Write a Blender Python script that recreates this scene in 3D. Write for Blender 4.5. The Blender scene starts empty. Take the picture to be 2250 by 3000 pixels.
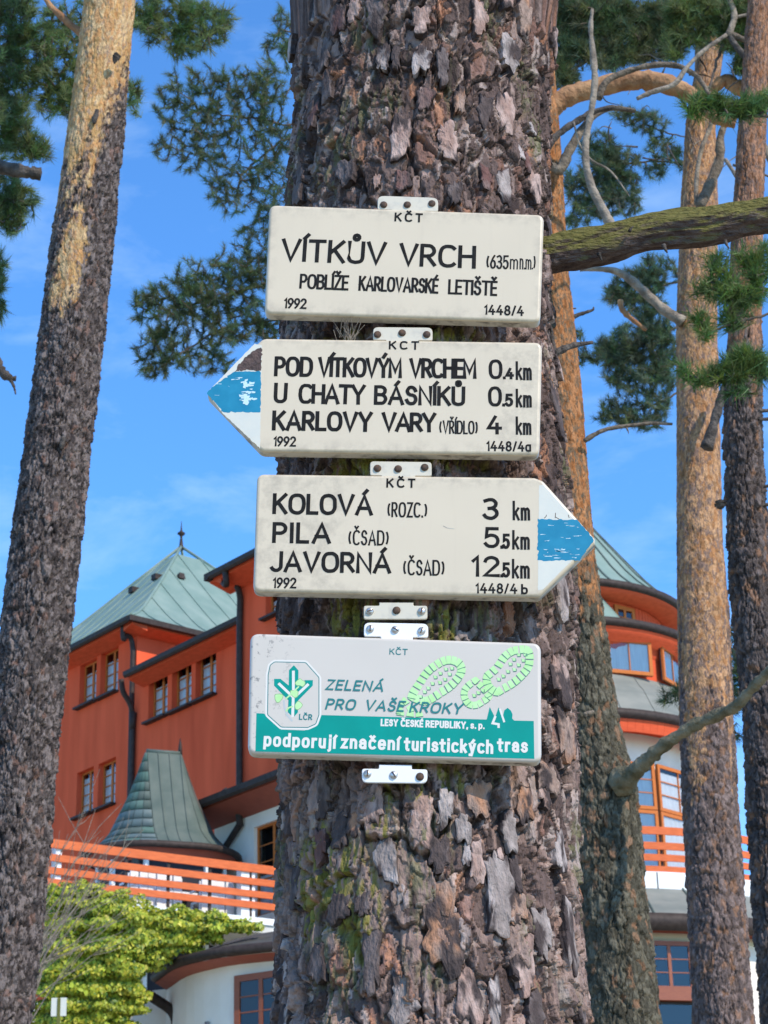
import bpy, math, random
import numpy as np
from mathutils import Vector, Matrix, Euler
random.seed(7)
RNG = np.random.default_rng(11)
PI = math.pi
rad = math.radians

# ------------------------------------------------------------------ camera, sky, sun, exposure
scene = bpy.context.scene
COL = scene.collection
FPX, PITCH, ROLL = 6240.0, rad(23.0), -0.028
CAM = Vector((0, 0, 1.6))
RC = Matrix.Rotation(rad(90) + PITCH, 3, 'X') @ Matrix.Rotation(ROLL, 3, 'Z')
cd = bpy.data.cameras.new('camera')
cam = bpy.data.objects.new('camera', cd)
COL.objects.link(cam)
cam.matrix_world = Matrix.Translation(CAM) @ RC.to_4x4()
cd.sensor_fit = 'HORIZONTAL'
cd.sensor_width = 36
cd.lens = FPX / 2250 * 36
cd.clip_start = 0.05
cd.clip_end = 1000
cd.dof.use_dof = True
cd.dof.focus_distance = 3.42
cd.dof.aperture_fstop = 34
scene.camera = cam

SUN = Vector((0.52, -0.55, 0.66)).normalized()
sd = bpy.data.lights.new('sun', 'SUN')
sd.energy = 3.6
sd.angle = rad(0.6)
sd.color = (1.0, 0.875, 0.71)
sun = bpy.data.objects.new('sun', sd)
COL.objects.link(sun)
sun.rotation_euler = (-SUN).to_track_quat('-Z', 'Y').to_euler()

world = bpy.data.worlds.new('World')
scene.world = world
world.use_nodes = True
wt = world.node_tree
wt.nodes.clear()


def N(t, typ, **kw):
    n = t.nodes.new(typ)
    for k, v in kw.items():
        if k.startswith('i_'):
            n.inputs[k[2:].replace('_', ' ')].default_value = v
        else:
            setattr(n, k, v)
    return n


sky = N(wt, 'ShaderNodeTexSky', sky_type='NISHITA', sun_disc=False, sun_elevation=math.asin(SUN.z),
        sun_rotation=math.atan2(SUN.x, SUN.y), altitude=600, air_density=1.0, dust_density=0.3, ozone_density=2.0)
tint = N(wt, 'ShaderNodeMixRGB', blend_type='MULTIPLY')
tint.inputs[0].default_value = 1.0
tint.inputs[2].default_value = (0.66, 1.24, 1.76, 1)
tc = N(wt, 'ShaderNodeTexCoord')
mp = N(wt, 'ShaderNodeMapping')
mp.inputs['Scale'].default_value = (1.0, 1.0, 2.6)
ns = N(wt, 'ShaderNodeTexNoise')
ns.inputs['Scale'].default_value = 7.5
ns.inputs['Detail'].default_value = 7
ns.inputs['Roughness'].default_value = 0.62
ns.inputs['Distortion'].default_value = 0.3
cr = N(wt, 'ShaderNodeValToRGB')
cr.color_ramp.elements[0].position = 0.52
cr.color_ramp.elements[0].color = (0, 0, 0, 1)
cr.color_ramp.elements[1].position = 0.86
cr.color_ramp.elements[1].color = (0.38, 0.38, 0.38, 1)
cl = N(wt, 'ShaderNodeMixRGB')
cl.inputs[2].default_value = (5.2, 6.6, 7.6, 1)
bg = N(wt, 'ShaderNodeBackground')
bg.inputs['Strength'].default_value = 0.145
wo = N(wt, 'ShaderNodeOutputWorld')
L = wt.links.new
L(sky.outputs[0], tint.inputs[1])
L(tc.outputs['Generated'], mp.inputs[0])
L(mp.outputs[0], ns.inputs['Vector'])
szz = N(wt, 'ShaderNodeSeparateXYZ')          # fair-weather cloud thickens towards the horizon
L(tc.outputs['Generated'], szz.inputs[0])
mrz = N(wt, 'ShaderNodeMapRange')
mrz.inputs['From Min'].default_value = 0.42
mrz.inputs['From Max'].default_value = 0.05
mrz.inputs['To Max'].default_value = 0.16
L(szz.outputs['Z'], mrz.inputs['Value'])
adz = N(wt, 'ShaderNodeMath', operation='ADD')
L(ns.outputs['Fac'], adz.inputs[0])
L(mrz.outputs[0], adz.inputs[1])
L(adz.outputs[0], cr.inputs[0])
L(cr.outputs[0], cl.inputs[0])
L(tint.outputs[0], cl.inputs[1])
L(cl.outputs[0], bg.inputs[0])
L(bg.outputs[0], wo.inputs[0])

vs = scene.view_settings
vs.view_transform = 'Standard'
vs.look = 'None'
vs.gamma = 1
vs.use_curve_mapping = False
vs.exposure = 0.34
scene.cycles.max_bounces = 6


# ------------------------------------------------------------------ sight lines: where things stand
def ray(u, v):
    return RC @ Vector(((u - 1125) / FPX, (1500 - v) / FPX, -1.0))


def atY(u, v, Y):
    d = ray(u, v)
    return CAM + d * (Y / d.y)


def atZ(u, v, z):
    d = ray(u, v)
    return CAM + d * ((z - CAM.z) / d.z)


def d2n(u, v):
    return u * 1.3562, v * 1.3562


def pxm(Y, v=1500):
    return FPX / (Y * 1.08)


def terrain(x, y):
    t = min(max((y - 10) / 32.0, 0), 1)
    return 8.0 * (t * t * (3 - 2 * t)) * (0.0 if y < 10 else 1.0) * 0.98


# ------------------------------------------------------------------ mesh helpers
def link(o, parent=None):
    COL.objects.link(o)
    if parent is not None:
        o.parent = parent
    return o


def thing(name, label, cat, loc=(0, 0, 0), rot=(0, 0, 0), group=None):
    o = bpy.data.objects.new(name, None)
    o.empty_display_size = 0.1
    o.location = loc
    o.rotation_euler = rot
    o['label'] = label
    o['category'] = cat
    if group:
        o['group'] = group
    return link(o)


def mesh(name, verts, faces, mat=None, smooth=False):
    me = bpy.data.meshes.new(name)
    if isinstance(faces, np.ndarray):
        verts = np.asarray(verts, dtype=np.float32)
        k = faces.shape[1]
        me.vertices.add(len(verts))
        me.vertices.foreach_set('co', verts.ravel())
        me.loops.add(faces.size)
        me.loops.foreach_set('vertex_index', faces.astype(np.int32).ravel())
        me.polygons.add(len(faces))
        me.polygons.foreach_set('loop_start', np.arange(0, faces.size, k, dtype=np.int32))
        me.polygons.foreach_set('loop_total', np.full(len(faces), k, dtype=np.int32))
        me.update(calc_edges=True)
    else:
        me.from_pydata([tuple(v) for v in verts], [], faces)
        me.update()
    if mat:
        me.materials.append(mat)
    if smooth:
        me.polygons.foreach_set('use_smooth', np.ones(len(me.polygons), dtype=bool))
    return me


def setcol(me, cols, name='tone'):
    a = me.color_attributes.new(name, 'FLOAT_COLOR', 'POINT')
    c = np.ones((len(me.vertices), 4), dtype=np.float32)
    c[:, :3] = cols
    a.data.foreach_set('color', c.ravel())


def part(name, verts, faces, mat, parent, smooth=False, off=None, cols=None, label=None):
    if off is not None:
        verts = np.asarray([tuple(v) for v in verts] if not isinstance(verts, np.ndarray) else verts, dtype=np.float64) - np.array(off)
    me = mesh(name, verts, faces, mat, smooth)
    if cols is not None:
        setcol(me, cols)
    o = bpy.data.objects.new(name, me)
    if label:
        o['label'] = label
    return link(o, parent)


class MB:
    """collects simple solids of one part"""

    def __init__(s):
        s.v, s.f = [], []

    def add(s, v, f):
        n = len(s.v)
        s.v += [tuple(p) for p in v]
        s.f += [tuple(i + n for i in q) for q in f]
        return s

    def box(s, x0, x1, y0, y1, z0, z1):
        v = [(x, y, z) for z in (z0, z1) for y in (y0, y1) for x in (x0, x1)]
        return s.add(v, [(0, 2, 3, 1), (4, 5, 7, 6), (0, 1, 5, 4), (2, 6, 7, 3), (0, 4, 6, 2), (1, 3, 7, 5)])

    def hexa(s, p):   # 8 points: bottom 4 ccw, top 4 ccw
        return s.add(p, [(3, 2, 1, 0), (4, 5, 6, 7), (0, 1, 5, 4), (1, 2, 6, 5), (2, 3, 7, 6), (3, 0, 4, 7)])

    def tube(s, pts, r, n=8, cap=True):
        pts = [Vector(p) for p in pts]
        rs = r if hasattr(r, '__len__') else [r] * len(pts)
        up = Vector((0.13, 0.27, 0.95))
        v = []
        for i, p in enumerate(pts):
            t = (pts[min(i + 1, len(pts) - 1)] - pts[max(i - 1, 0)]).normalized()
            a = t.cross(up)
            if a.length < 1e-3:
                a = t.cross(Vector((1, 0, 0)))
            a.normalize()
            b = a.cross(t)
            for k in range(n):
                q = 2 * PI * k / n
                v.append(p + (a * math.cos(q) + b * math.sin(q)) * rs[i])
        f = []
        for i in range(len(pts) - 1):
            for k in range(n):
                f.append((i * n + k, i * n + (k + 1) % n, (i + 1) * n + (k + 1) % n, (i + 1) * n + k))
        if cap:
            f.append(tuple(range(n - 1, -1, -1)))
            m = (len(pts) - 1) * n
            f.append(tuple(range(m, m + n)))
        return s.add(v, f)

    def part(s, name, mat, parent, smooth=False, off=None, label=None):
        return part(name, s.v, s.f, mat, parent, smooth, off, label=label)


def smooth_path(pts, k=4):
    """Catmull-Rom through points (tuples of any length)"""
    P = [np.array(p, float) for p in pts]
    P = [2 * P[0] - P[1]] + P + [2 * P[-1] - P[-2]]
    out = []
    for i in range(1, len(P) - 2):
        for j in range(k):
            t = j / k
            a, b, c, d = P[i - 1], P[i], P[i + 1], P[i + 2]
            out.append(0.5 * ((2 * b) + (c - a) * t + (2 * a - 5 * b + 4 * c - d) * t * t + (3 * b - a - 3 * c + d) * t ** 3))
    out.append(P[-2])
    return out


# ------------------------------------------------------------------ materials
def mat(name, col, rough=0.7, col2=None, nscale=4.0, nlo=0.35, nhi=0.7, stretch=None, bump=0.0, bscale=40.0, metal=0.0,
        spec=0.5, attr=None, coat=0.0, detail=5):
    m = bpy.data.materials.new(name)
    m.use_nodes = True
    t = m.node_tree
    b = t.nodes['Principled BSDF']
    b.inputs['Roughness'].default_value = rough
    b.inputs['Metallic'].default_value = metal
    b.inputs['Specular IOR Level'].default_value = spec
    b.inputs['Coat Weight'].default_value = coat
    b.inputs['Base Color'].default_value = (*col, 1)
    co = N(t, 'ShaderNodeTexCoord')
    vec = co.outputs['Object']
    if stretch:
        q = N(t, 'ShaderNodeMapping')
        q.inputs['Scale'].default_value = stretch
        t.links.new(vec, q.inputs[0])
        vec = q.outputs[0]
    src = None
    if attr:
        a = N(t, 'ShaderNodeAttribute', attribute_name=attr)
        src = a.outputs['Color']
    if col2 is not None:
        n1 = N(t, 'ShaderNodeTexNoise')
        n1.inputs['Scale'].default_value = nscale
        n1.inputs['Detail'].default_value = detail
        t.links.new(vec, n1.inputs['Vector'])
        r = N(t, 'ShaderNodeMapRange')
        r.inputs['From Min'].default_value = nlo
        r.inputs['From Max'].default_value = nhi
        t.links.new(n1.outputs['Fac'], r.inputs['Value'])
        mx = N(t, 'ShaderNodeMixRGB')
        t.links.new(r.outputs[0], mx.inputs[0])
        if src is not None:
            mx.blend_type = 'MULTIPLY'
            # attribute colour multiplied by a grain
            g = N(t, 'ShaderNodeMixRGB')
            g.inputs[1].default_value = (*col, 1)
            g.inputs[2].default_value = (*col2, 1)
            t.links.new(r.outputs[0], g.inputs[0])
            mx.inputs[0].default_value = 1.0
            t.links.remove(mx.inputs[0].links[0])
            t.links.new(src, mx.inputs[1])
            t.links.new(g.outputs[0], mx.inputs[2])
        else:
            mx.inputs[1].default_value = (*col, 1)
            mx.inputs[2].default_value = (*col2, 1)
        src = mx.outputs[0]
    if src is not None:
        t.links.new(src, b.inputs['Base Color'])
    if bump:
        n2 = N(t, 'ShaderNodeTexNoise')
        n2.inputs['Scale'].default_value = bscale
        n2.inputs['Detail'].default_value = 6
        t.links.new(vec, n2.inputs['Vector'])
        bp = N(t, 'ShaderNodeBump')
        bp.inputs['Strength'].default_value = bump
        bp.inputs['Distance'].default_value = 0.02
        t.links.new(n2.outputs['Fac'], bp.inputs['Height'])
        t.links.new(bp.outputs[0], b.inputs['Normal'])
    m['nodes'] = 1
    return m


def speckled(name, col, dirt, scale, lo, hi, rough=0.35, mask=None, spec=0.5):
    """enamel with dark specks; mask = (axis, from, to): where along the object the specks gather"""
    m = mat(name, col, rough, spec=spec)
    t = m.node_tree
    b = t.nodes['Principled BSDF']
    co = N(t, 'ShaderNodeTexCoord')
    n1 = N(t, 'ShaderNodeTexNoise')
    n1.inputs['Scale'].default_value = scale
    n1.inputs['Detail'].default_value = 6
    n1.inputs['Roughness'].default_value = 0.7
    t.links.new(co.outputs['Object'], n1.inputs['Vector'])
    r = N(t, 'ShaderNodeMapRange')
    r.inputs['From Min'].default_value = lo
    r.inputs['From Max'].default_value = hi
    t.links.new(n1.outputs['Fac'], r.inputs['Value'])
    fac = r.outputs[0]
    if mask:
        s = N(t, 'ShaderNodeSeparateXYZ')
        t.links.new(co.outputs['Object'], s.inputs[0])
        q = N(t, 'ShaderNodeMapRange')
        q.inputs['From Min'].default_value = mask[1]
        q.inputs['From Max'].default_value = mask[2]
        t.links.new(s.outputs[mask[0]], q.inputs['Value'])
        mu = N(t, 'ShaderNodeMath', operation='MULTIPLY')
        t.links.new(fac, mu.inputs[0])
        t.links.new(q.outputs[0], mu.inputs[1])
        fac = mu.outputs[0]
    if not mask:
        s3_ = N(t, 'ShaderNodeSeparateXYZ')
        t.links.new(co.outputs['Object'], s3_.inputs[0])
        ed_ = []
        for ax_, half in (('X', .222), ('Z', .091)):
            ab_ = N(t, 'ShaderNodeMath', operation='ABSOLUTE')
            t.links.new(s3_.outputs[ax_], ab_.inputs[0])
            mr_ = N(t, 'ShaderNodeMapRange')
            mr_.inputs['From Min'].default_value = half - (.014 if ax_ == 'X' else .016)
            mr_.inputs['From Max'].default_value = half + .006
            t.links.new(ab_.outputs[0], mr_.inputs['Value'])
            ed_.append(mr_)
        mxm = N(t, 'ShaderNodeMath', operation='MAXIMUM')
        t.links.new(ed_[0].outputs[0], mxm.inputs[0])
        t.links.new(ed_[1].outputs[0], mxm.inputs[1])
        ng = N(t, 'ShaderNodeTexNoise')
        ng.inputs['Scale'].default_value = 38
        ng.inputs['Detail'].default_value = 8
        ng.inputs['Roughness'].default_value = .7
        t.links.new(co.outputs['Object'], ng.inputs['Vector'])
        gr_ = N(t, 'ShaderNodeMapRange')
        gr_.inputs['From Min'].default_value = .44
        gr_.inputs['From Max'].default_value = .70
        gr_.inputs['To Max'].default_value = .36
        t.links.new(ng.outputs['Fac'], gr_.inputs['Value'])
        mul_ = N(t, 'ShaderNodeMath', operation='MULTIPLY')
        t.links.new(mxm.outputs[0], mul_.inputs[0])
        t.links.new(gr_.outputs[0], mul_.inputs[1])
        # faint runs of dirty water
        mpr = N(t, 'ShaderNodeMapping')
        mpr.inputs['Scale'].default_value = (60, 1, 5)
        t.links.new(co.outputs['Object'], mpr.inputs[0])
        nr_ = N(t, 'ShaderNodeTexNoise')
        nr_.inputs['Scale'].default_value = 1.0
        nr_.inputs['Detail'].default_value = 4
        t.links.new(mpr.outputs[0], nr_.inputs['Vector'])
        rn_ = N(t, 'ShaderNodeMapRange')
        rn_.inputs['From Min'].default_value = .58
        rn_.inputs['From Max'].default_value = .85
        rn_.inputs['To Max'].default_value = .06
        t.links.new(nr_.outputs['Fac'], rn_.inputs['Value'])
        ad1 = N(t, 'ShaderNodeMath', operation='ADD')
        t.links.new(mul_.outputs[0], ad1.inputs[0])
        t.links.new(rn_.outputs[0], ad1.inputs[1])
        ad2 = N(t, 'ShaderNodeMath', operation='ADD', use_clamp=True)
        t.links.new(ad1.outputs[0], ad2.inputs[0])
        t.links.new(fac, ad2.inputs[1])
        fac = ad2.outputs[0]
    # large soft greying of the enamel
    n2 = N(t, 'ShaderNodeTexNoise')
    n2.inputs['Scale'].default_value = 9
    t.links.new(co.outputs['Object'], n2.inputs['Vector'])
    g = N(t, 'ShaderNodeMixRGB')
    g.inputs[1].default_value = (*col, 1)
    g.inputs[2].default_value = (*[c * 0.9 for c in col], 1)
    t.links.new(n2.outputs['Fac'], g.inputs[0])
    mx = N(t, 'ShaderNodeMixRGB')
    mx.inputs[2].default_value = (*dirt, 1)
    t.links.new(fac, mx.inputs[0])
    t.links.new(g.outputs[0], mx.inputs[1])
    t.links.new(mx.outputs[0], b.inputs['Base Color'])
    return m


M = {}
M['bark'] = mat('bark', (0.72, 0.72, 0.72), 0.88, (1.2, 1.17, 1.15), 90, 0.3, 0.7, (1, 1, 0.45), 0.55, 160, attr='tone', spec=0.08)
M['limb'] = mat('limb_bark', (0.10, 0.078, 0.058), 0.9, (0.24, 0.192, 0.145), 22, 0.35, 0.68, None, 0.8, 60, spec=0.08)
M['limb_orange'] = mat('orange_limb_bark', (0.26, 0.13, 0.065), 0.9, (0.46, 0.26, 0.13), 14, 0.35, 0.68, None, 0.8, 40, spec=0.2)
M['dead'] = mat('dead_wood', (0.15, 0.122, 0.095), 0.9, (0.34, 0.28, 0.215), 16, 0.35, 0.68, None, 0.7, 50, spec=0.2)
M['dark_limb'] = mat('dark_limb_bark', (0.05, 0.042, 0.036), 0.9, (0.13, 0.11, 0.095), 24, 0.35, 0.68, None, 0.8, 60, spec=0.2)
M['twig'] = mat('twig_bark', (0.07, 0.055, 0.045), 0.9, (0.16, 0.12, 0.09), 18)
M['needle'] = mat('needles', (0.8, 0.8, 0.8), 0.5, (1.2, 1.2, 1.2), 3, 0.3, 0.7, attr='tone', spec=0.3)
M['leaf'] = mat('leaf', (0.85, 0.85, 0.85), 0.45, (1.15, 1.15, 1.1), 2, 0.3, 0.7, attr='tone', spec=0.4)
for k_ in ('needle', 'leaf'):           # thin blades let some light through
    t = M[k_].node_tree
    b = t.nodes['Principled BSDF']
    o_ = t.nodes['Material Output']
    tr_ = N(t, 'ShaderNodeBsdfTranslucent')
    mxs = N(t, 'ShaderNodeMixShader')
    mxs.inputs[0].default_value = .38
    t.links.new(b.inputs['Base Color'].links[0].from_socket, tr_.inputs[0])
    t.links.new(b.outputs[0], mxs.inputs[1])
    t.links.new(tr_.outputs[0], mxs.inputs[2])
    t.links.new(mxs.outputs[0], o_.inputs['Surface'])
M['cream'] = speckled('cream_enamel', (0.645, 0.54, 0.385), (0.12, 0.10, 0.075), 90, 0.70, 0.76, 0.34)
M['white_sign'] = speckled('white_enamel', (0.60, 0.535, 0.45), (0.05, 0.048, 0.045), 75, 0.56, 0.62, 0.32, mask=(0, -0.14, -0.26))
M['tab_white'] = mat('tab_enamel', (0.60, 0.54, 0.42), 0.4, (0.48, 0.44, 0.36), 60, 0.5, 0.75)
M['edge_dirt'] = mat('edge_grime', (0.56, 0.53, 0.45), 0.6, (0.14, 0.12, 0.095), 45, 0.5, 0.72)
M['ink'] = mat('black_paint', (0.008, 0.0075, 0.007), 0.7, (0.018, 0.017, 0.016), 70, spec=0.12)
M['teal'] = mat('teal_print', (0.0, 0.245, 0.20), 0.5, (0.0, 0.275, 0.225), 20, spec=0.15)
M['teal_dark'] = mat('dark_teal_print', (0.012, 0.165, 0.155), 0.4)
M['print_white'] = mat('white_print', (0.68, 0.64, 0.57), 0.5)
M['pale_green'] = mat('pale_green_print', (0.40, 0.68, 0.26), 0.4, (0.50, 0.74, 0.37), 40)
M['leaf_line'] = mat('leaf_outline_print', (0.20, 0.35, 0.13), 0.4)
M['print_edge'] = mat('dark_green_print', (0.045, 0.20, 0.13), 0.5)
M['grey_print'] = mat('grey_print', (0.45, 0.47, 0.45), 0.4)
M['rust_brown'] = mat('bare_rusty_metal', (0.05, 0.032, 0.028), 0.8, (0.11, 0.065, 0.055), 55, bump=0.4, bscale=120)
M['blue'] = mat('blue_paint', (0.010, 0.185, 0.31), 0.5, (0.018, 0.225, 0.36), 45, spec=0.2)
M['scratch'] = mat('scratched_paint', (0.50, 0.66, 0.70), 0.5)
M['pale_blue'] = mat('pale_bluish_paint', (0.56, 0.56, 0.49), 0.5, (0.61, 0.59, 0.50), 35)
M['screw'] = mat('screw_metal', (0.60, 0.60, 0.58), 0.35, (0.34, 0.30, 0.26), 200, metal=0.7)
M['rusty_screw'] = mat('rusty_screw', (0.035, 0.025, 0.02), 0.8, (0.12, 0.06, 0.03), 200)
M['red_wall'] = mat('red_plaster', (0.84, 0.130, 0.055), 0.95, (0.62, 0.088, 0.038), 1.9, 0.38, 0.80, (1, 1, 0.16), 0.35, 45, spec=0.02)
M['red_wood'] = mat('red_boards', (0.74, 0.12, 0.05), 0.8, (0.60, 0.092, 0.038), 5, 0.3, 0.7, (1, 1, 8), spec=0.06)
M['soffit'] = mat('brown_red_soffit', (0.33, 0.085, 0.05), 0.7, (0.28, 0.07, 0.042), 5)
M['orange_wood'] = mat('orange_wood', (0.58, 0.175, 0.040), 0.6, (0.46, 0.13, 0.032), 7, 0.3, 0.7, (1, 1, 5), spec=0.15)
M['brown_wood'] = mat('brown_wood', (0.28, 0.075, 0.028), 0.5, (0.22, 0.055, 0.022), 7, 0.3, 0.7, (1, 1, 5))
M['rail'] = mat('orange_rail_paint', (0.68, 0.165, 0.060), 0.7, (0.54, 0.125, 0.046), 5, 0.3, 0.7, (1, 1, 4), spec=0.1)
M['gutter'] = mat('dark_brown_metal', (0.036, 0.025, 0.021), 0.6, (0.06, 0.043, 0.036), 9, spec=0.2)
M['patina'] = mat('copper_patina', (0.145, 0.225, 0.185), 0.75, (0.225, 0.295, 0.245), 1.6, 0.3, 0.7, (1, 1, 0.4), bump=0.15, bscale=12)
M['patina_dark'] = mat('dark_patina', (0.055, 0.085, 0.072), 0.75, (0.105, 0.13, 0.108), 2.2, 0.3, 0.7)
M['tile_green'] = mat('copper_tile_green', (0.050, 0.115, 0.092), 0.75, (0.10, 0.165, 0.135), 2.6, 0.3, 0.7, bump=0.1, bscale=10)
M['tile_blue'] = mat('copper_tile_blue', (0.080, 0.112, 0.115), 0.6, (0.105, 0.15, 0.145), 2.6, 0.3, 0.7, bump=0.1, bscale=10)
M['grey_roof'] = mat('grey_roof', (0.15, 0.16, 0.135), 0.65, (0.24, 0.235, 0.195), 1.1, 0.3, 0.7, (1, 1, 3))
M['slate'] = mat('dark_slate', (0.060, 0.058, 0.052), 0.8, (0.115, 0.108, 0.095), 3, spec=0.15)
M['white_wall'] = mat('white_plaster', (0.86, 0.78, 0.665), 0.95, (0.74, 0.665, 0.56), 1.4, 0.3, 0.7, bump=0.2, bscale=50)
M['cream_wall'] = mat('cream_plaster', (0.62, 0.57, 0.42), 0.9, (0.56, 0.51, 0.37), 1.2)
M['white_paint'] = mat('white_paint', (0.80, 0.80, 0.79), 0.5, (0.74, 0.74, 0.73), 3)
M['dark_room'] = mat('dark_interior', (0.022, 0.022, 0.03), 0.9)
M['curtain'] = mat('net_curtain_or_reflection', (0.88, 0.86, 0.88), 0.9, (0.70, 0.68, 0.72), 6, 0.3, 0.7, (6, 6, 0.3))  # curtains on the wings; painted sky reflection in the tower panes
M['ground'] = mat('dry_grass_and_gravel', (0.42, 0.36, 0.26), 0.95, (0.33, 0.30, 0.18), 0.5)  # unseen ground, colour raised to bounce light onto the shaded walls
M['moss'] = mat('moss', (0.09, 0.10, 0.018), 0.95, (0.17, 0.17, 0.04), 60, bump=0.6, bscale=150)
M['stone'] = mat('deck_concrete', (0.62, 0.60, 0.55), 0.8, (0.5, 0.48, 0.44), 3)

# window glass: partly mirror, partly clear
gm = bpy.data.materials.new('window_glass')
gm.use_nodes = True
gt = gm.node_tree
gt.nodes.clear()
g_o = N(gt, 'ShaderNodeOutputMaterial')
g_m = N(gt, 'ShaderNodeMixShader')
g_t = N(gt, 'ShaderNodeBsdfTransparent')
g_t.inputs[0].default_value = (0.85, 0.88, 0.88, 1)
g_g = N(gt, 'ShaderNodeBsdfGlossy')
g_g.inputs['Roughness'].default_value = 0.02
g_f = N(gt, 'ShaderNodeFresnel')
g_f.inputs[0].default_value = 1.5
g_a = N(gt, 'ShaderNodeMath', operation='MULTIPLY_ADD')
g_a.inputs[1].default_value = 1.0
g_a.inputs[2].default_value = 0.03
gt.links.new(g_f.outputs[0], g_a.inputs[0])
gt.links.new(g_a.outputs[0], g_m.inputs[0])
gt.links.new(g_t.outputs[0], g_m.inputs[1])
gt.links.new(g_g.outputs[0], g_m.inputs[2])
gt.links.new(g_m.outputs[0], g_o.inputs[0])
M['glass'] = gm

# moss on the upper side of a limb (grows where rain lies: by the real surface normal)
mm = mat('mossy_bark', (0.070, 0.046, 0.040), 0.92, (0.17, 0.125, 0.105), 26, 0.35, 0.7, (1, 3, 3), 0.9, 70, spec=0.15)
t = mm.node_tree
b = t.nodes['Principled BSDF']
src = b.inputs['Base Color'].links[0].from_socket
ge = N(t, 'ShaderNodeNewGeometry')
sx = N(t, 'ShaderNodeSeparateXYZ')
t.links.new(ge.outputs['True Normal'], sx.inputs[0])
n5 = N(t, 'ShaderNodeTexNoise')
n5.inputs['Scale'].default_value = 14
n5.inputs['Detail'].default_value = 8
co5 = N(t, 'ShaderNodeTexCoord')
t.links.new(co5.outputs['Object'], n5.inputs['Vector'])
ad = N(t, 'ShaderNodeMath', operation='MULTIPLY_ADD')
t.links.new(n5.outputs['Fac'], ad.inputs[0])
ad.inputs[1].default_value = 2.6
t.links.new(sx.outputs['Z'], ad.inputs[2])
rr = N(t, 'ShaderNodeMapRange')
rr.inputs['From Min'].default_value = 0.72
rr.inputs['From Max'].default_value = 1.34
t.links.new(ad.outputs[0], rr.inputs['Value'])
n6 = N(t, 'ShaderNodeTexNoise')
n6.inputs['Scale'].default_value = 60
t.links.new(co5.outputs['Object'], n6.inputs['Vector'])
mg = N(t, 'ShaderNodeMixRGB')
mg.inputs[1].default_value = (0.085, 0.075, 0.020, 1)
mg.inputs[2].default_value = (0.25, 0.22, 0.07, 1)
t.links.new(n6.outputs['Fac'], mg.inputs[0])
mx = N(t, 'ShaderNodeMixRGB')
t.links.new(rr.outputs[0], mx.inputs[0])
t.links.new(src, mx.inputs[1])
t.links.new(mg.outputs[0], mx.inputs[2])
t.links.new(mx.outputs[0], b.inputs['Base Color'])
M['mossy'] = mm
M['grey_moss'] = mat('greenish_grey_bark', (0.10, 0.088, 0.052), 0.92, (0.25, 0.215, 0.145), 16, 0.35, 0.68, None, 0.9, 45, spec=0.08)


# ------------------------------------------------------------------ noise for bark
def hsh(i, j, s):
    x = (i.astype(np.int64) * 374761393 + j.astype(np.int64) * 668265263 + int(s) * 974634721) & 0xFFFFFFFF
    x = ((x ^ (x >> 13)) * 1274126177) & 0xFFFFFFFF
    x = x ^ (x >> 16)
    return (x & 0xFFFFFF) / float(0xFFFFFF)


def vn(x, y, s):
    i, j = np.floor(x), np.floor(y)
    fx, fy = x - i, y - j
    fx = fx * fx * (3 - 2 * fx)
    fy = fy * fy * (3 - 2 * fy)
    a, b_, c, d = hsh(i, j, s), hsh(i + 1, j, s), hsh(i, j + 1, s), hsh(i + 1, j + 1, s)
    return (a * (1 - fx) + b_ * fx) * (1 - fy) + (c * (1 - fx) + d * fx) * fy


def fbm(x, y, s, o=4):
    r, a, t_ = 0, 0.5, 0
    for k in range(o):
        r = r + a * vn(x * 2 ** k, y * 2 ** k, s + k)
        t_ += a
        a *= 0.5
    return r / t_


def vor(x, y, s, jit=0.92):
    i0, j0 = np.floor(x), np.floor(y)
    F1 = np.full(x.shape, 9.0)
    F2 = np.full(x.shape, 9.0)
    ci, cj = np.zeros(x.shape), np.zeros(x.shape)
    dx, dy = np.zeros(x.shape), np.zeros(x.shape)
    for a in (-1, 0, 1):
        for b_ in (-1, 0, 1):
            i, j = i0 + a, j0 + b_
            px = i + 0.5 + (hsh(i, j, s) - 0.5) * jit
            py = j + 0.5 + (hsh(i, j, s + 17) - 0.5) * jit
            ex, ey = x - px, y - py
            d = np.sqrt(ex * ex + ey * ey)
            near = d < F1
            F2 = np.where(near, F1, np.minimum(F2, d))
            F1 = np.where(near, d, F1)
            ci, cj = np.where(near, i, ci), np.where(near, j, cj)
            dx, dy = np.where(near, ex, dx), np.where(near, ey, dy)
    return F1, F2, ci, cj, dx, dy


def sstep(a, b_, x):
    t_ = np.clip((x - a) / (b_ - a), 0, 1)
    return t_ * t_ * (3 - 2 * t_)


def mixc(a, b_, t_):
    return a * (1 - t_[..., None]) + np.array(b_) * t_[..., None]


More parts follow.
